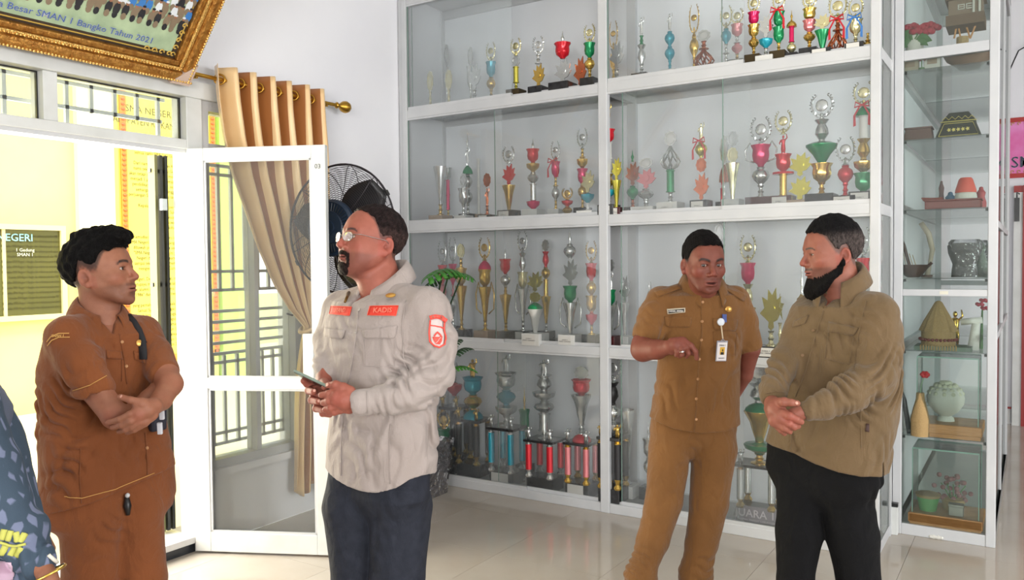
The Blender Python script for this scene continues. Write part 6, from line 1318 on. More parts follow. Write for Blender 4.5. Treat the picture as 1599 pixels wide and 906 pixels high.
def trophy(row, bay, px, ytop, ybase, spec, wpx=26, base='k', plate='w', off=.13, hb=None, label=None, group=None):
    """px, ytop, ybase: where the photograph shows it; off: metres behind the cabinet front"""
    Y = FY + off; sh_ = SH[row]; p = pix(px, ybase, Y=Y); x = float(p[0]); zt = float(pix(px, ytop, Y=Y)[2]); H = max(.1, zt - sh_)
    dpt = float(np.linalg.norm(p - CAM)) ; W = wpx * dpt / FPX * 1.22; W = min(W, .28)
    toks = spec.split(); cols_ = [t[0] for t in toks if t[1] not in 'HR']; names = [TC[c][0] for c in dict.fromkeys(cols_)]
    root = empty('trophy', (x, Y, sh_), label, 'trophy', group); NTR[0] += 1
    hb = ((.085 if 'M ' in spec else min(.075, H * .16))) if hb is None else hb; bw = W * .5 if base != 'x' else 0; bd = min(bw, .07)
    z = sh_ + .001
    rz = .0
    if base in BM_:
        MB().box(x - bw, x + bw, Y - bd, Y + bd, z, z + hb).build('base', BM_[base], root, bevel=.002)
        if plate != 'x': MB().box(x - bw * .82, x + bw * .55, Y - bd - .002, Y - bd + .001, z + hb * .12, z + hb * .9).build('plate', M_plate if plate == 'w' else M_plateg, root)
        z += hb
    tot = sum(SEG[t[1]][0] for t in toks if t[1] not in 'HR'); u = (zt - z) / tot; last = None
    for i, t in enumerate(toks):
        c, k = t[0], t[1]
        if k == 'H':
            q = MB(); z0, h0, w0 = last
            for s in (-1, 1): q.tube([(x + s * w0 * .32, Y, z0 + h0 * .2), (x + s * w0 * .75, Y, z0 + h0 * .35), (x + s * w0 * .8, Y, z0 + h0 * .8), (x + s * w0 * .55, Y, z0 + h0 * 1.15), (x + s * w0 * .42, Y, z0 + h0 * .9)], .0045, 6); q.build('handle', tm(c), root, smooth=True); q = MB()
            continue
        if k == 'R':
            z0, h0, w0 = last; q = MB()
            for s in (-1, 1):
                q.grid([[(x + s * .004, Y - w0 * .5 - .004, z0 + h0), (x + s * .012, Y - w0 * .5 - .004, z0 + h0)], [(x + s * .03, Y - w0 * .5 - .006, z0 + h0 - .05), (x + s * .04, Y - w0 * .5 - .004, z0 + h0 - .05)], [(x + s * .028, Y - w0 * .5 - .003, z0 + h0 - .1), (x + s * .04, Y - w0 * .5 - .004, z0 + h0 - .105)]])
                q.tube([(x, Y - w0 * .5 - .004, z0 + h0), (x + s * .03, Y - w0 * .5 - .006, z0 + h0 + .018), (x + s * .034, Y - w0 * .5 - .006, z0 + h0 - .008), (x, Y - w0 * .5 - .004, z0 + h0)], .004, 5)
            q.build('ribbon', ribbonb if c == 't' else ribbon, root, solid=.0015, fix=False); continue
        hs, wsr = SEG[k]; h = hs * u; w = W * wsr
        if k == 'M':                                             # four columns carrying a platform with small figures
            w = W * 1.1
            for sx_ in (-1, 1):
                for sy_ in (-1, 1):
                    xx, yy = x + sx_ * w * .36, Y + sy_ * min(w * .36, .07)
                    MB().lathe([(.022, z), (.026, z + .01), (.012, z + .03), (.022, z + h * .2)], 10, (xx, yy, 0)).build('column_foot', tm('s' if c in 'rt' else 'g'), root, smooth='auto')
                    MB().lathe([(.021, z + h * .2), (.021, z + h * .88)], 12, (xx, yy, 0)).build('column', tm(c), root, smooth='auto')
                    MB().lathe([(.023, z + h * .88), (.014, z + h * .91), (.023, z + h * .94)], 10, (xx, yy, 0)).build('column_cap', tm('s' if c in 'rt' else 'g'), root, smooth='auto')
                    if sy_ < 0: q = MB(); seg_mesh(q, 'X', xx, yy, z + h, .085, .05); q.build('figurine', tm('g' if c in 'kg' else 's'), root, smooth=True)
            MB().box(x - w * .5, x + w * .5, Y - min(w * .5, .09), Y + min(w * .5, .09), z + h * .94, z + h).build('platform', M_marble, root, bevel=.002)
            z += h; last = (z, h * .1, w); continue
        q = MB(); seg_mesh(q, k, x, Y, z, h, w); q.build(SN[k], tm(c), root, smooth='auto' if k not in 'FOAP' else False); last = (z, h, w); z += h
    return root, names
ROWN = ['bottom shelf', 'third shelf down', 'second shelf down', 'top shelf']; ORD = ['first', 'second', 'third', 'fourth', 'fifth', 'sixth', 'seventh', 'eighth', 'ninth', 'tenth', 'eleventh', 'twelfth', 'thirteenth', 'fourteenth', 'fifteenth', 'sixteenth']
# row, bay: 0 = bay by the wall, 1 = bay by the showcase. each: (x, ytop, ybase, spec, width px, base, plate, off)
TR = {
 (3, 0): [(672, 110, 158, 'pS pO', 16, 'w', 'w', .10), (698, 68, 150, 'sS sU sO', 13, 'k', 'x', .30), (701, 108, 158, 'pS pO', 17, 'w', 'w', .10), (735, 72, 150, 'sS sC sO', 13, 'k', 'x', .30), (741, 100, 152, 'sS sF', 22, 'w', 'w', .10), (767, 66, 148, 'gS gU tC pW', 17, 'k', 'x', .26),
          (806, 60, 147, 'yS yQ sO pW', 19, 'd', 'x', .08), (841, 57, 141, 'gF sS sW', 20, 'k', 'x', .08), (879, 48, 136, 'sF rC sJ', 27, 'k', 'x', .08), (906, 88, 132, 'bF', 20, 'k', 'x', .12), (921, 38, 130, 'gS gU eC pW', 19, 'k', 'x', .06)],
 (3, 1): [(958, 32, 114, 'gS gO gW', 15, 'k', 'x', .30), (963, 64, 117, 'sS sF', 22, 'w', 'w', .10), (1002, 26, 108, 'sS sT eS sX', 20, 'k', 'x', .14), (1046, 20, 103, 'tS tU tU sX', 18, 'w', 'x', .14), (1084, 6, 100, 'gS gU gW', 16, 'k', 'x', .30), (1099, 46, 97, 'bK bS sO', 27, 'w', 'w', .10), (1134, 9, 91, 'sS sS tU pW', 18, 'w', 'x', .16),
          (1151, 14, 89, 'gS lU sS lC pW', 19, 'k', 'w', .10), (1177, -6, 91, 'gS gU gC mC pW', 18, 'd', 'x', .07), (1196, 22, 86, 'sS tB sF', 20, 'w', 'x', .06), (1216, -14, 85, 'gS eC eC rR pW', 18, 'd', 'x', .07), (1236, 16, 81, 'pU mQ gD gJ', 16, 'k', 'x', .08), (1264, -10, 77, 'gS gU lC gC pW', 20, 'k', 'x', .08), (1284, 22, 74, 'eY pF', 22, 'k', 'w', .06), (1308, -8, 71, 'bK bS rR pW', 25, 'x', 'x', .08), (1336, -2, 68, 'pS pC tR pW', 20, 'k', 'w', .06), (1355, 52, 63, 'gD gS', 14, 'd', 'x', .06)],
 (2, 0): [(688, 260, 341, 'gS sY', 22, 'b', 'x', .08), (700, 262, 336, 'gS mQ mQ sC', 13, 'k', 'x', .24), (724, 270, 341, 'sS sC sO', 18, 'w', 'w', .07), (731, 208, 338, 'sS sU sU eD sX sJ', 18, 'k', 'x', .22), (748, 248, 337, 'wQ wQ', 11, 'b', 'x', .26), (761, 270, 339, 'bS bX bO', 18, 'k', 'w', .08), (795, 229, 336, 'gY rF sW', 22, 'k', 'w', .09), (833, 216, 333, 'mB sQ sU gB rC sJ', 22, 'w', 'x', .12), (868, 220, 331, 'gS sU gS mC rR sW', 16, 'w', 'x', .18), (886, 294, 331, 'gU rB gW', 19, 'w', 'x', .10), (910, 200, 330, 'gS gU mC gB gS sW', 18, 'k', 'x', .18), (918, 266, 329, 'wS tB pF', 22, 'w', 'x', .08)],
 (2, 1): [(951, 163, 332, 'gS tB gT wQ wQ rC gJ gX', 22, 'k', 'w', .07), (963, 246, 332, 'yY yF', 16, 'm', 'w', .06), (988, 234, 326, 'bS eU bF eJ', 22, 'k', 'x', .26), (1009, 246, 325, 'sS sU lF sO', 30, 'w', 'w', .12), (1047, 204, 321, 'sS eQ sK sO', 27, 'w', 'w', .12), (1095, 191, 319, 'bF bO yU rR pX', 22, 'k', 'w', .09), (1127, 274, 317, 'rQ rJ', 9, 'k', 'x', .20), (1131, 210, 317, 'sS bD sO', 17, 'k', 'x', .28), (1144, 204, 317, 'pY pO sO', 22, 'w', 'w', .10), (1188, 183, 314, 'sS sU mC sH sW', 30, 'm', 'x', .10), (1223, 173, 309, 'gQ rP rC rX pW', 25, 'm', 'w', .08), (1249, 238, 308, 'yF yF', 30, 'b', 'x', .09), (1283, 147, 304, 'gS gC eV sT sW', 32, 'k', 'x', .09), (1320, 214, 303, 'rS rU sW', 26, 'k', 'w', .07), (1348, 128, 301, 'eC gB gT wQ eD rR pW', 28, 'k', 'w', .08)],
 (1, 0): [(692, 376, 516, 'sS sU lU rC sW', 16, 'k', 'x', .20), (708, 370, 512, 'sS sU lS mC sW', 14, 'k', 'x', .32), (721, 380, 518, 'gS gY gC gS pO', 20, 'k', 'x', .10), (758, 371, 520, 'gS gY gH gC mD gW', 22, 'b', 'x', .10), (790, 386, 521, 'gS gY gS sU rC sJ', 20, 'y' if False else 'd', 'x', .12), (817, 361, 516, 'sS sY sH pC sT sW', 18, 'k', 'w', .20), (836, 424, 526, 'wY eD yO yF', 26, 'w', 'w', .06), (853, 374, 510, 'sS gY gQ gU rT sO', 17, 'k', 'w', .24), (891, 360, 526, 'sY sH eC sF sU sJ', 24, 'w', 'w', .08), (924, 376, 521, 'gS rB gC gU rC gW', 19, 'k', 'x', .14)],
 (1, 1): [(954, 404, 534, 'sY sH eC sX sO', 18, 'm', 'x', .10), (976, 430, 531, 'sY sF', 16, 'w', 'x', .18), (1014, 440, 528, 'sS sX', 14, 'k', 'x', .24), (1123, 347, 536, 'sS sU sT sC sO', 20, 'k', 'x', .20), (1168, 367, 538, 'gS gC pT mC pW', 24, 'k', 'x', .16), (1204, 449, 543, 'pS yF', 30, 'k', 'w', .07), (1218, 458, 541, 'pS pA', 20, 'k', 'x', .14), (1252, 414, 541, 'gS gO sJ', 24, 'k', 'x', .16), (1347, 354, 541, 'sS sU gQ rC sW', 20, 'k', 'x', .16)],
 (0, 0): [(694, 645, 748, 'gY eC gW', 24, 'k', 'x', .07), (711, 566, 744, 'kM sS rB kX', 26, 'k', 'x', .30), (740, 560, 750, 'kM tD gU tC gX', 34, 'k', 'x', .16), (792, 553, 757, 'tM sS sB tU sC sX', 36, 'k', 'w', .10), (820, 604, 752, 'gU eC gJ', 18, 'k', 'x', .33), (851, 561, 760, 'rM sS sQ sU sB sT sX', 38, 'k', 'x', .10), (909, 572, 765, 'lM rD sS sY rC sO', 32, 'k', 'w', .10)],
 (0, 1): [(958, 557, 788, 'kM sB sU kT sW', 28, 'k', 'x', .09), (980, 640, 790, 'sS sY', 24, 'w', 'x', .22), (1013, 660, 800, 'sS sU sC sJ', 18, 'k', 'x', .24), (1186, 566, 800, 'sM gS eB gY eD sT sW', 46, 'k', 'x', .14)]}
allr = []
for (row, bay), L_ in TR.items():
    for (px, yt, yb, spec, w, b, pl_, off) in L_:
        r_, nm = trophy(row, bay, px, yt, yb, spec, w, b, pl_, off)
        allr.append((row, bay, r_.location.x, r_, nm, r_.location.y))
from collections import defaultdict
gg = defaultdict(list)
for q in allr: gg[(q[0], q[1])].append(q)
for (row, bay), L_ in gg.items():
    L_.sort(key=lambda q: q[2])
    for i, q in enumerate(L_):
        nm = q[4][:2]; where = ROWN[row] + (', bay by fan' if bay == 0 else ', bay by showcase')
        q[3]['label'] = '%s trophy, %s along %s' % (' and '.join(nm), ORD[i] if i < 16 else 'last', where)
        q[3]['group'] = 'trophies on the ' + ROWN[row] + (' of the bay by the fan' if bay == 0 else ' of the bay by the showcase')
# lettering on the big base
br_ = gg[(0, 1)][-1][3]; bx, by = br_.location.x, br_.location.y
MB().box(bx - .105, bx + .13, by - .082, by - .074, .065, .155).build('name_board', mat('board_grey', (150, 144, 150), .5), br_)
JM = axisM((bx, by - .0835, .115), (1, 0, 0), (0, 0, 1))
text('JUARA 1', .06, JM, mat('silver_letter', (222, 214, 220), .4), br_, bold=.0004, ext=.001); text('LOMBA TINGKAT KABUPATEN', .014, JM @ Matrix.Translation((.01, 0, -.036)), MATS['silver_letter'], br_)
MB().tube([(bx - .12, by - .085, .07), (bx - .105, by - .085, .15), (bx - .09, by - .085, .07)], .006, 6).build('board_figure', tm('s'), br_)
# small wording on the larger white plates
cnt = 0
for q in allr:
    pl_ = [c for c in q[3].children if c.name.startswith('plate')]
    if pl_ and q[5] < FY + .12 and q[0] in (1, 2):
        mn = min((v.co.x for v in pl_[0].data.vertices)); mx = max((v.co.x for v in pl_[0].data.vertices)); zz = sum(v.co.z for v in pl_[0].data.vertices) / 8; yy = min(v.co.y for v in pl_[0].data.vertices)
        w = mx - mn
        if w > .03: text('JUARA %d\nSMAN 1 BANGKO' % (1 + cnt % 3), w * .13, axisM((q[3].location.x + (mn + mx) / 2, q[3].location.y + yy - .0006, q[3].location.z + zz), (1, 0, 0), (0, 0, 1)), mat('plate_ink', (70, 66, 70), .6), q[3], ext=.0002); cnt += 1

# ------------------------------------------------------------------ crafts in the showcase
CY = SY0 + .14
def cp(px, py, Y=CY): return pix(px, py, Y=Y)
def thingat(name, px, z, label, cat, Y=CY):
    p = cp(px, 300, Y); return empty(name, (p[0], Y, z), label, cat), float(p[0])
M_cane = mat('woven_cane', (176, 146, 98), .8, bump=.6, bscale=160); M_wd = mat('warm_wood', (206, 150, 88), .45, var=(182, 124, 66), vscale=14, stretch=(1, 1, 6)); M_dwd = mat('dark_wood', (84, 52, 42), .5, var=(64, 38, 32), vscale=10)
M_wht = mat('white_plaster', (222, 220, 212), .7, bump=.3, bscale=80)
petal = mat('petal_crimson', (184, 34, 62), .6); lf2 = mat('silk_leaf', (70, 118, 62), .6)
def blossoms(root, pts, r):
    for (x, y, z) in pts:
        q = MB()
        for k in range(6):
            a = k * math.pi / 3; q.ball((x + r * .6 * math.cos(a), y + r * .6 * math.sin(a) * .7, z + .004 * (k % 2)), r * .55, r * .5, r * .5, 8)
        q.ball((x, y, z + r * .2), r * .3, n=8); q.build('blossom', petal, root, smooth=True)
def leafq(root, a, b, w, m):
    A = Vector(a); Bv = Vector(b); d = Bv - A; s = d.cross(Vector((0, 1, .2))).normalized(); G = []
    for i in range(7):
        t = i / 6; ww = w * math.sin(math.pi * min(1, t * .93 + .07)) ; c = A + d * t + Vector((0, -.01, .02 * math.sin(math.pi * t))); G.append([tuple(c - s * ww), tuple(c + Vector((0, .004, 0))), tuple(c + s * ww)])
    MB().grid(G).build('leaf', m, root, solid=.001, fix=False, smooth=True)
Zt = 2.632
r_, x = thingat('silk_flowers', 1430, Zt, 'crimson silk flowers with broad green leaves inside the top of the glass showcase', 'flowers')
MB().lathe([(.04, Zt), (.045, Zt + .05), (.03, Zt + .08), (.035, Zt + .1)], 16, (x - .01, CY, 0)).build('vase', M_wht, r_, smooth='auto')
P3 = lambda px, py, dy=0: tuple(pix(px, py, Y=CY + dy))
blossoms(r_, [P3(1412, 46), P3(1424, 42, .02), P3(1438, 44, -.02), P3(1450, 40), P3(1459, 44, .02), P3(1405, 52, .02), P3(1430, 50, -.03), P3(1449, 50, -.02)], .033)
for a, b, w in (((1425, 66), (1404, 56), .03), ((1425, 68), (1408, 76), .03), ((1428, 68), (1456, 64), .028), ((1424, 66), (1430, 50), .025), ((1430, 70), (1450, 72), .02)): leafq(r_, P3(*a, -.02), P3(*b, -.03), w, lf2)
for q in ((1415, 50), (1438, 50), (1452, 48)): MB().tube([P3(1428, 74), P3(*q)], .003, 5).build('stalk', lf2, r_)
r_, x = thingat('house_model', 1505, Zt, 'brown miniature stilt house with white windows on the upper showcase shelf', 'model')
hx0, hx1 = P3(1482, 30)[0], P3(1535, 30)[0]; hz = P3(1500, 28)[2]; M_hb = mat('model_brown', (138, 116, 98), .7)
MB().box(hx0, hx1, CY - .05, CY + .1, hz, hz + .085).build('walls', M_hb, r_)
MB().prism([(hx0 - .015, hz + .085), (hx1 + .015, hz + .085), (hx1 - .02, hz + .2), (hx0 + .02, hz + .2)], .19, Matrix.Translation((0, CY - .07, 0))).build('roof', mat('model_roof', (124, 102, 88), .8), r_)
MB().box(hx0 - .01, hx1 + .01, CY - .08, CY + .12, hz - .055, hz).build('veranda', mat('model_veranda', (112, 86, 66), .7), r_)
for i in range(2):
    wx = hx0 + .045 + i * .038; q = MB()
    for a, b, c_, d in ((0, .032, 0, .004), (0, .032, .024, .028), (0, .032, .012, .015), (0, .004, 0, .028), (.028, .032, 0, .028)): q.box(wx + a, wx + b, CY - .055, CY - .05, hz + .03 + c_, hz + .03 + d)
    q.build('window', M_wht, r_)
for wx in (hx1 - .04, hx1 - .012): MB().lathe([(.006, hz - .0), (.006, hz + .08)], 8, (wx, CY - .075, 0)).build('pillar', M_wht, r_)
for a, b in ((1515, 1508), (1515, 1524), (1500, 1496), (1490, 1494)): MB().tube([P3(a, 60), P3(b, 38)], .005, 6).build('stilt', M_wd, r_)
MB().tube([P3(1503, 58, .0), (P3(1503, 60)[0], CY, Zt)], .03, 10).build('stand', M_cane, r_)
Zs = 2.531
for nm, px, w, h, m, lab in (('gift_box', 1420, .045, .10, mat('box_beige', (190, 178, 156), .7), 'small beige box on the second showcase shelf beside a red flower'), ('craft_card', 1455, .04, .11, M_wht, 'white folded card standing on the second showcase shelf')):
    r_, x = thingat(nm, px, Zs, lab, 'box'); MB().box(x - w, x + w, CY - .03, CY + .02, Zs, Zs + h).build('body', m, r_, bevel=.003); MB().box(x - w * .6, x + w * .6, CY - .032, CY - .03, Zs + h * .3, Zs + h * .6).build('panel', M_bwood, r_)
r_, x = thingat('rose_stem', 1438, Zs, 'single red paper rose between the beige box and the white card', 'flower', CY - .06); blossoms(r_, [(x, CY - .06, Zs + .06)], .022); MB().tube([(x, CY - .06, Zs), (x, CY - .06, Zs + .055)], .003, 6).build('stalk', lf2, r_); MB().lathe([(.015, Zs), (.015, Zs + .012)], 10, (x, CY - .06, 0)).build('foot', lf2, r_)
r_, x = thingat('clay_bowl', 1512, Zs, 'wide brown clay bowl with yellow fruit seen from below through the glass shelf', 'bowl', CY + .06)
MB().lathe([(.05, Zs), (.055, Zs + .01), (.11, Zs + .05), (.13, Zs + .09), (.12, Zs + .09), (.05, Zs + .03), (0, Zs + .03)], 24, (x, CY + .06, 0)).build('bowl', mat('brown_clay', (128, 96, 74), .6), r_, smooth='auto'); MB().ball((x - .04, CY + .02, Zs + .09), .03, .03, .022, 12).build('fruit', mat('fruit_yellow', (208, 184, 60), .5), r_, smooth=True)
Zs = 2.156
r_, x = thingat('wooden_casket', 1436, Zs, 'plain reddish brown wooden box beside the gold embroidered black container', 'box'); x0, x1 = P3(1413, 200)[0], P3(1458, 200)[0]
MB().frustum((x0 + x1) / 2, CY, Zs, Zs + .062, (x1 - x0) / 2, .06, (x1 - x0) / 2 - .008, .052).build('case', mat('casket_wood', (108, 78, 70), .6), r_, bevel=.003); MB().box(x0 + .003, x1 - .003, CY - .058, CY + .058, Zs + .062, Zs + .07).build('lid', mat('casket_wood', (108, 78, 70), .6), r_)
r_, x = thingat('embroidered_box', 1498, Zs, 'black trapezoid container embroidered with gold leaves and zigzag border', 'box'); x0, x1 = P3(1462, 200)[0], P3(1534, 200)[0]; xm = (x0 + x1) / 2; hw = (x1 - x0) / 2
M_bkc = mat('black_felt', (44, 44, 34), .9); M_gth = mat('gold_thread', (214, 196, 108), .5, .3)
MB().frustum(xm, CY, Zs, Zs + .085, hw, .06, hw * .72, .04).build('body', M_bkc, r_); MB().frustum(xm, CY, Zs + .085, Zs + .135, hw * .74, .042, hw * .42, .022).build('lid', M_bkc, r_)
yf = CY - .062
def gl_(pts, r=.0022): MB().tube([(xm + a * hw, yf + .02 * b / .085 * 1.05, Zs + b) for a, b in pts], r, 5).build('gold_cord', M_gth, r_)
gl_([(-.85, .008), (.85, .008), (.62, .075), (-.62, .075), (-.85, .008)]); gl_([(-.78, .086), (.78, .086)], .003)
gl_([(-.7 + .14 * k, .096 + .016 * (k % 2)) for k in range(11)], .0022)
q = MB()
for k in range(-2, 3): q.prism([(xm + k * .2 * hw + .011 * math.cos(t) * (1 if i % 2 else .5), Zs + .04 + .012 * math.sin(t) * (1 if i % 2 else .5)) for i, t in enumerate(np.linspace(0, 2 * math.pi, 11)[:-1])], .003, Matrix.Translation((0, yf + .007, 0)))
q.build('gold_leaf_motif', M_gth, r_)['kind'] = 'stuff'
Zs = 1.776
r_, x = thingat('lacquer_tray', 1492, Zs, 'long red lacquer box carrying the coral cone and cords', 'tray'); x0, x1 = P3(1446, 310)[0], P3(1533, 310)[0]
M_lac = mat('red_lacquer', (128, 46, 40), .4); MB().box(x0, x1, CY - .07, CY + .07, Zs, Zs + .042).build('body', M_lac, r_, bevel=.004); MB().box(x0 - .004, x1 + .004, CY - .074, CY + .074, Zs + .042, Zs + .05).build('lid', M_lac, r_, bevel=.002)
r_, x = thingat('coral_cone', 1508, Zs + .05, 'coral red cone shaped cover with white foot standing on the red tray', 'ornament')
M_cor = mat('coral_red', (226, 92, 74), .5); MB().lathe([(.052, Zs + .051), (.052, Zs + .075), (.045, Zs + .085)], 20, (x, CY, 0)).build('foot', M_wht, r_, smooth='auto'); MB().lathe([(.052, Zs + .085), (.05, Zs + .1), (.034, Zs + .155), (.026, Zs + .165), (0, Zs + .166)], 20, (x, CY, 0)).build('cone', M_cor, r_, smooth='auto')
r_, x = thingat('cord_bundle', 1462, Zs + .05, 'looped reddish cords lying on the red tray before the blue packet', 'cord', CY - .03); 
MB().tube([(x + .05 * math.cos(2.1 * t) - .02, CY - .03 + .03 * math.sin(t), Zs + .058 + .004 * math.sin(3 * t)) for t in np.linspace(0, 9, 40)], .0035, 5).build('loop', mat('cord_rust', (150, 70, 54), .7), r_)
for nm, px, col, w, h, lab, dy in (('blue_packet', 1484, (66, 108, 142), .03, .09, 'blue packet standing behind the cord bundle on the showcase shelf', .12), ('brown_figurine', 1470, (104, 72, 72), .016, .16, 'tall brown carved figurine behind the red tray', .14), ('pink_packet', 1532, (190, 84, 88), .025, .11, 'pink packet beside the coral cone at the showcase corner post', .1)):
    r_, x = thingat(nm, px, Zs, lab, 'ornament', CY + dy); m = mat(nm + '_paint', col, .6); MB().lathe([(w, Zs), (w * 1.05, Zs + h * .3), (w * .7, Zs + h * .6), (w * .9, Zs + h * .8), (w * .3, Zs + h)], 12, (x, CY + dy, 0)).build('body', m, r_, smooth='auto'); MB().ball((x, CY + dy, Zs + h), w * .45, n=10).build('knob', m, r_, smooth=True)
Zs = 1.406
r_, x = thingat('handled_basket', 1430, Zs, 'dark brown oval basket with tall looped handle in the showcase', 'basket')
MB().lathe([(.03, Zs), (.045, Zs + .01), (.085, Zs + .07), (.08, Zs + .07), (.04, Zs + .02), (0, Zs + .02)], 20, (x - .01, CY, 0)).build('bowl', M_dwd, r_, smooth='auto'); MB().tube([P3(1455, 410), P3(1440, 425), P3(1420, 415), P3(1412, 385), P3(1403, 362)], .009, 8).build('handle', M_dwd, r_, smooth=True)
q = MB(); [q.tube([P3(1410 + 5 * k, 392 + 2 * k, .0), P3(1416 + 5 * k, 418, .0)], .002, 5) for k in range(4)]; q.build('binding', M_cane, r_)
r_, x = thingat('carved_handle', 1448, Zs, 'pale curved wooden stand behind the dark basket', 'ornament', CY + .12); MB().tube([P3(1438, 348, .12), P3(1450, 365, .12), P3(1456, 390, .12), P3(1452, 412, .12), (x, CY + .12, Zs)], [.014, .016, .014, .01, .016], 10).build('curve', mat('pale_wood', (188, 176, 158), .6), r_, smooth=True)
MB().lathe([(.03, Zs), (.03, Zs + .012)], 14, (x, CY + .12, 0)).build('foot', M_dwd, r_)
r_, x = thingat('vest_bag', 1504, Zs, 'black waisted cloth bag wrapped in clear film in the showcase', 'bag')
prof = [(.055, 0), (.052, .04), (.048, .07), (.07, .13), (.074, .17), (.06, .185), (.02, .178), (0, .175)]; G = [[(x + a * math.cos(t), CY + a * .45 * math.sin(t), Zs + .001 + b) for t in np.linspace(0, 2 * math.pi, 25)] for a, b in prof]
MB().grid(G).build('body', mat('black_velvet', (40, 44, 44), .8), r_, smooth=True, fix=False); G = [[(x + .012 + a * 1.12 * math.cos(t), CY + a * .55 * math.sin(t), Zs + .001 + b * 1.1) for t in np.linspace(0, 2 * math.pi, 25)] for a, b in prof[:6]]; MB().grid(G).build('film', wm, r_, smooth=True, fix=False)
r_, x = thingat('film_wrapped_doll', 1534, Zs, 'pale green doll in crinkled film at the showcase corner post', 'ornament', CY + .08); MB().lathe([(.03, Zs), (.028, Zs + .08), (.012, Zs + .13), (.02, Zs + .16), (.005, Zs + .19)], 14, (x, CY + .08, 0)).build('body', mat('pale_green', (150, 176, 150), .6), r_, smooth='auto'); MB().lathe([(.036, Zs), (.034, Zs + .1), (.026, Zs + .2)], 10, (x, CY + .08, 0)).build('film', wm, r_, smooth=True)
Zs = 1.013
r_, x = thingat('thatched_hut', 1474, Zs, 'miniature thatched hut of cane with beaded red skirting on a green board', 'model'); x0, x1 = P3(1440, 530)[0], P3(1512, 530)[0]; zt = P3(1470, 472)[2]; zr = P3(1470, 515)[2]
MB().box(x0 - .03, x1 + .02, CY - .1, CY + .08, Zs, Zs + .022).build('board', mat('board_green', (112, 130, 118), .7), r_)
xm = (x0 * .6 + x1 * .4); n = 24
MB().lathe([(.098, zr - .005), (.075, zr + .045), (.045, zr + .1), (.018, zt), (.006, zt + .008)], 28, (xm - .01, CY, 0), flute=.06).build('thatch', M_cane, r_)
MB().lathe([(.085, Zs + .022), (.085, zr)], 24, (xm - .01, CY, 0)).build('wall', M_cane, r_)
q = MB(); [q.ball((xm - .01 + .09 * math.cos(a), CY + .09 * math.sin(a), Zs + .055), .009, n=6) for a in np.linspace(0, 2 * math.pi, 29)[:-1]]; q.build('bead_skirting', mat('bead_maroon', (120, 44, 44), .5), r_, smooth=True)['kind'] = 'stuff'
for k in range(14): MB().box(x0 + .013 * k, x0 + .013 * k + .007, CY - .104, CY - .098, Zs + .002, Zs + .03).build('fence_slat', M_cane, r_)
r_, x = thingat('gilded_figure', 1493, Zs, 'gilded standing figurine behind the thatched hut', 'figurine', CY + .12); q = MB(); seg_mesh(q, 'X', x, CY + .12, Zs + .012, .2, .08); q.build('figure', M_gold, r_, smooth=True); MB().lathe([(.03, Zs), (.03, Zs + .012)], 14, (x, CY + .12, 0)).build('foot', M_gold, r_)
r_, x = thingat('white_pistol_ornament', 1518, Zs, 'white plaster ornament with long barrel beside the thatched hut', 'ornament', CY + .04); p = P3(1518, 500, .04)
MB().tube([P3(1500, 503, .04), P3(1534, 500, .04)], .018, 10).build('barrel', M_wht, r_, smooth=True); MB().tube([P3(1524, 505, .04), (x + .01, CY + .04, Zs)], [.02, .03], 10).build('stand', M_wht, r_, smooth=True)
r_, x = thingat('pink_bouquet', 1534, Zs, 'magenta paper bouquet near the corner post on the hut shelf', 'flowers', CY + .1); blossoms(r_, [P3(1530, 476, .1), P3(1536, 470, .1), P3(1538, 482, .1)], .02); MB().tube([(x, CY + .1, Zs), P3(1534, 482, .1)], [.01, .004], 8).build('stalk', lf2, r_)
Zs = .546
def glasscase(px0, px1, pyt, z, lab, Y=CY + .02, d=.13):
    x0, x1 = pix(px0, 600, Y=Y)[0], pix(px1, 600, Y=Y)[0]; zt = pix((px0 + px1) / 2, pyt, Y=Y - d)[2]; r = empty('display_case', ((x0 + x1) / 2, Y, z), lab, 'case')
    MB().box(x0 - .012, x1 + .012, Y - d, Y + d, z, z + .02).build('foot_board', M_wd, r); MB().box(x0 - .02, x1 + .02, Y - d - .01, Y + d + .01, z + .02, z + .072).build('plinth', M_wd, r, bevel=.006)
    q = MB()
    for a, b in ((x0, x0 + .003), (x1 - .003, x1)): MB().box(a, b, Y - d + .01, Y + d - .01, z + .072, zt).build('glass_side', M_case, r)
    MB().box(x0, x1, Y - d + .01, Y - d + .013, z + .072, zt).build('glass_front', M_case, r); MB().box(x0, x1, Y + d - .013, Y + d - .01, z + .072, zt).build('glass_back', M_case, r)
    MB().box(x0, x1, Y - d + .01, Y + d - .01, zt, zt + .004).build('glass_top', M_case, r)
    ed = mat('case_edge', (150, 190, 176), .3)
    for xx in (x0, x1):
        for yy in (Y - d + .01, Y + d - .01): MB().box(xx - .002, xx + .002, yy - .002, yy + .002, z + .072, zt).build('edge_strip', ed, r)
    for yy in (Y - d + .01, Y + d - .01): MB().box(x0, x1, yy - .002, yy + .002, zt - .002, zt + .005).build('edge_strip', ed, r)
    return r
glasscase(1436, 1530, 560, Zs, 'glass display case on carved wooden plinth holding a white globe vase')
r_, x = thingat('globe_vase', 1479, Zs + .073, 'round white vase crowned with white flowers inside the glass case', 'vase', CY + .02); zb = Zs + .073
MB().lathe([(.045, zb), (.04, zb + .018), (.028, zb + .026), (.06, zb + .05), (.09, zb + .095), (.094, zb + .13), (.08, zb + .17), (.04, zb + .2), (0, zb + .205)], 28, (x, CY + .02, 0)).build('body', M_wht, r_, smooth='auto')
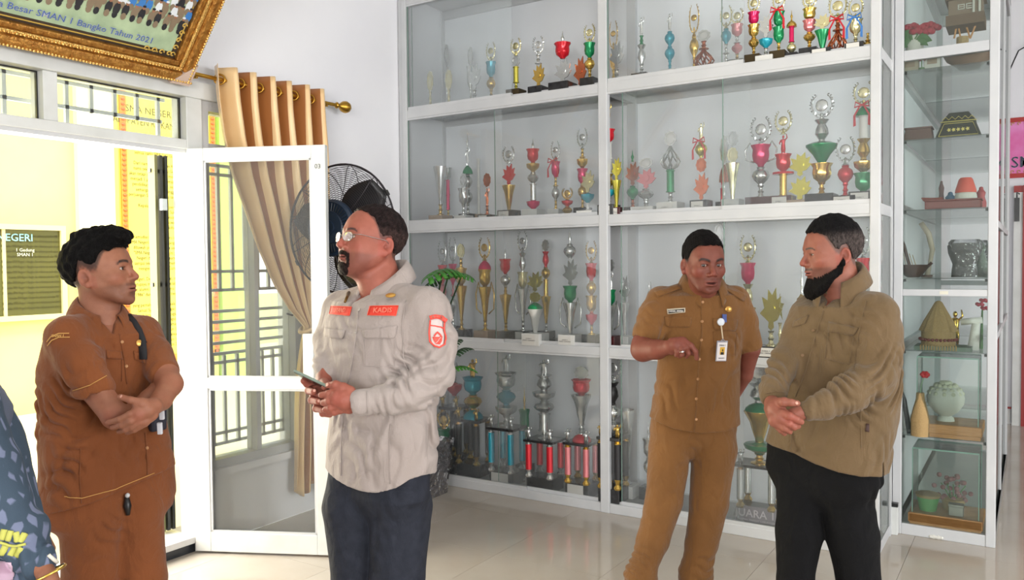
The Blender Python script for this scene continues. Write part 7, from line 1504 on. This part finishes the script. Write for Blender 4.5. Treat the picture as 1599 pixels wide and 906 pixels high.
q = MB(); [q.ball((x + .085 * math.cos(a) * math.sin(b), CY + .02 + .085 * math.sin(a) * math.sin(b), zb + .12 + .088 * math.cos(b)), .014, n=6) for a in np.linspace(0, 6.28, 13)[:-1] for b in (.25, .6, .95, 1.2)]; q.build('flower_crown', mat('cream_petals', (214, 212, 190), .8), r_, smooth=True)['kind'] = 'stuff'
r_, x = thingat('bamboo_bottle', 1439, Zs, 'tan bamboo bottle holding one red flower before the globe vase', 'vase', CY - .105)
yb_ = CY - .105; MB().lathe([(.046, Zs), (.048, Zs + .09), (.038, Zs + .14), (.022, Zs + .2), (.02, Zs + .235), (.0, Zs + .235)], 20, (x, yb_, 0)).build('bottle', M_cane, r_, smooth='auto'); MB().tube([(x, yb_, Zs + .22), (x + .005, yb_, Zs + .28), (x + .02, yb_, Zs + .33)], .0035, 6).build('stalk', mat('pale_stalk', (150, 180, 150), .6), r_)
q = MB(); [q.ball((x + .022 + .014 * math.cos(a), yb_, Zs + .335 + .009 * math.sin(a)), .012, n=8) for a in np.linspace(0, 6.28, 7)[:-1]]; q.build('flower', mat('flower_red', (206, 22, 34), .6), r_, smooth=True)
r_, x = thingat('dark_rod', 1416, Zs, 'dark slanting carved rod leaning in the showcase corner', 'rod', CY - .07); MB().tube([(x + .02, CY - .07, Zs), P3(1412, 625, -.05), P3(1404, 600, -.04)], [.014, .012, .008], 8).build('shaft', mat('rod_dark', (66, 66, 72), .4), r_, smooth=True); MB().ball((x + .02, CY - .07, Zs + .016), .016, n=10).build('knob', mat('rod_dark', (66, 66, 72), .4), r_, smooth=True)
Zs = .051
glasscase(1430, 1532, 706, Zs, 'glass display case on wooden plinth with a green flower basket', d=.135)
r_, x = thingat('green_basket', 1452, Zs + .073, 'green tapered basket with cream rim inside the lower glass case', 'basket', CY - .03); zb = Zs + .073
MB().lathe([(.042, zb), (.058, zb + .08), (.052, zb + .08), (.035, zb + .015), (0, zb + .015)], 18, (x, CY - .03, 0)).build('basket', mat('basket_green', (84, 164, 88), .6), r_, smooth='auto'); MB().lathe([(.06, zb + .075), (.064, zb + .09), (.05, zb + .095)], 18, (x, CY - .03, 0)).build('rim', M_cane, r_, smooth='auto')
r_, x = thingat('dried_flowers', 1492, zb, 'dusty rose dried flower arrangement in the lower glass case', 'flowers', CY + .05); q = MB()
MB().lathe([(.05, zb), (.06, zb + .06), (.04, zb + .06)], 14, (x, CY + .05, 0)).build('pot', M_cane, r_, smooth='auto')
for k in range(26): a = k * 2.4; rr = .02 + .08 * (k / 26); q.ball((x + rr * math.cos(a), CY + .05 + rr * .6 * math.sin(a), zb + .1 + .06 * math.cos(k * 1.7) + .02), .014, n=6)
q.build('flower_heads', mat('dusty_rose', (142, 92, 96), .8), r_, smooth=True)['kind'] = 'stuff'
for k in range(5): MB().tube([(x, CY + .05, zb + .04), (x + .03 * (k - 2), CY + .05, zb + .14)], .003, 5).build('stalk', lf2, r_)
r_, x = thingat('silver_casket', 1497, zb, 'small patterned silver box in front of the dried flowers', 'box', CY - .06); MB().box(x - .035, x + .035, CY - .085, CY - .035, zb, zb + .05).build('body', mat('casket_silver', (150, 146, 140), .4, .5), r_, bevel=.003); MB().box(x - .037, x + .037, CY - .088, CY - .033, zb + .05, zb + .062).build('lid', mat('casket_silver', (150, 146, 140), .4, .5), r_, bevel=.002)
r_ = empty('paper_scrap', (-.4, 4.84, 0), 'small crumpled white scrap on the floor under the showcase door', 'paper'); q = MB(); px_ = pix(1462, 838, Z=.012)
for k in range(5): q.ball((px_[0] + .012 * (k - 2), px_[1] - .01, .011), .012, .01, .009 + .003 * (k % 2), 6)
q.build('scrap', M_wht, r_)
# ------------------------------------------------------------------ lettering becomes mesh
bpy.context.view_layer.update(); dg = bpy.context.evaluated_depsgraph_get()
for o in [q for q in SC.objects if q.type == 'FONT']:
    me = bpy.data.meshes.new_from_object(o.evaluated_get(dg)); n = bpy.data.objects.new(o.name, me); nm = o.name; mt = o.data.materials[0]
    COL.objects.link(n); n.parent = o.parent; n.matrix_local = o.matrix_local; bpy.data.objects.remove(o); n.name = nm
    if not me.materials: me.materials.append(mt)
for o in SC.objects:
    if o.name.split('.')[0] in ('caption', 'caption_outline', 'title', 'title_outline', 'lettering', 'door_number'): o['kind'] = 'stuff'
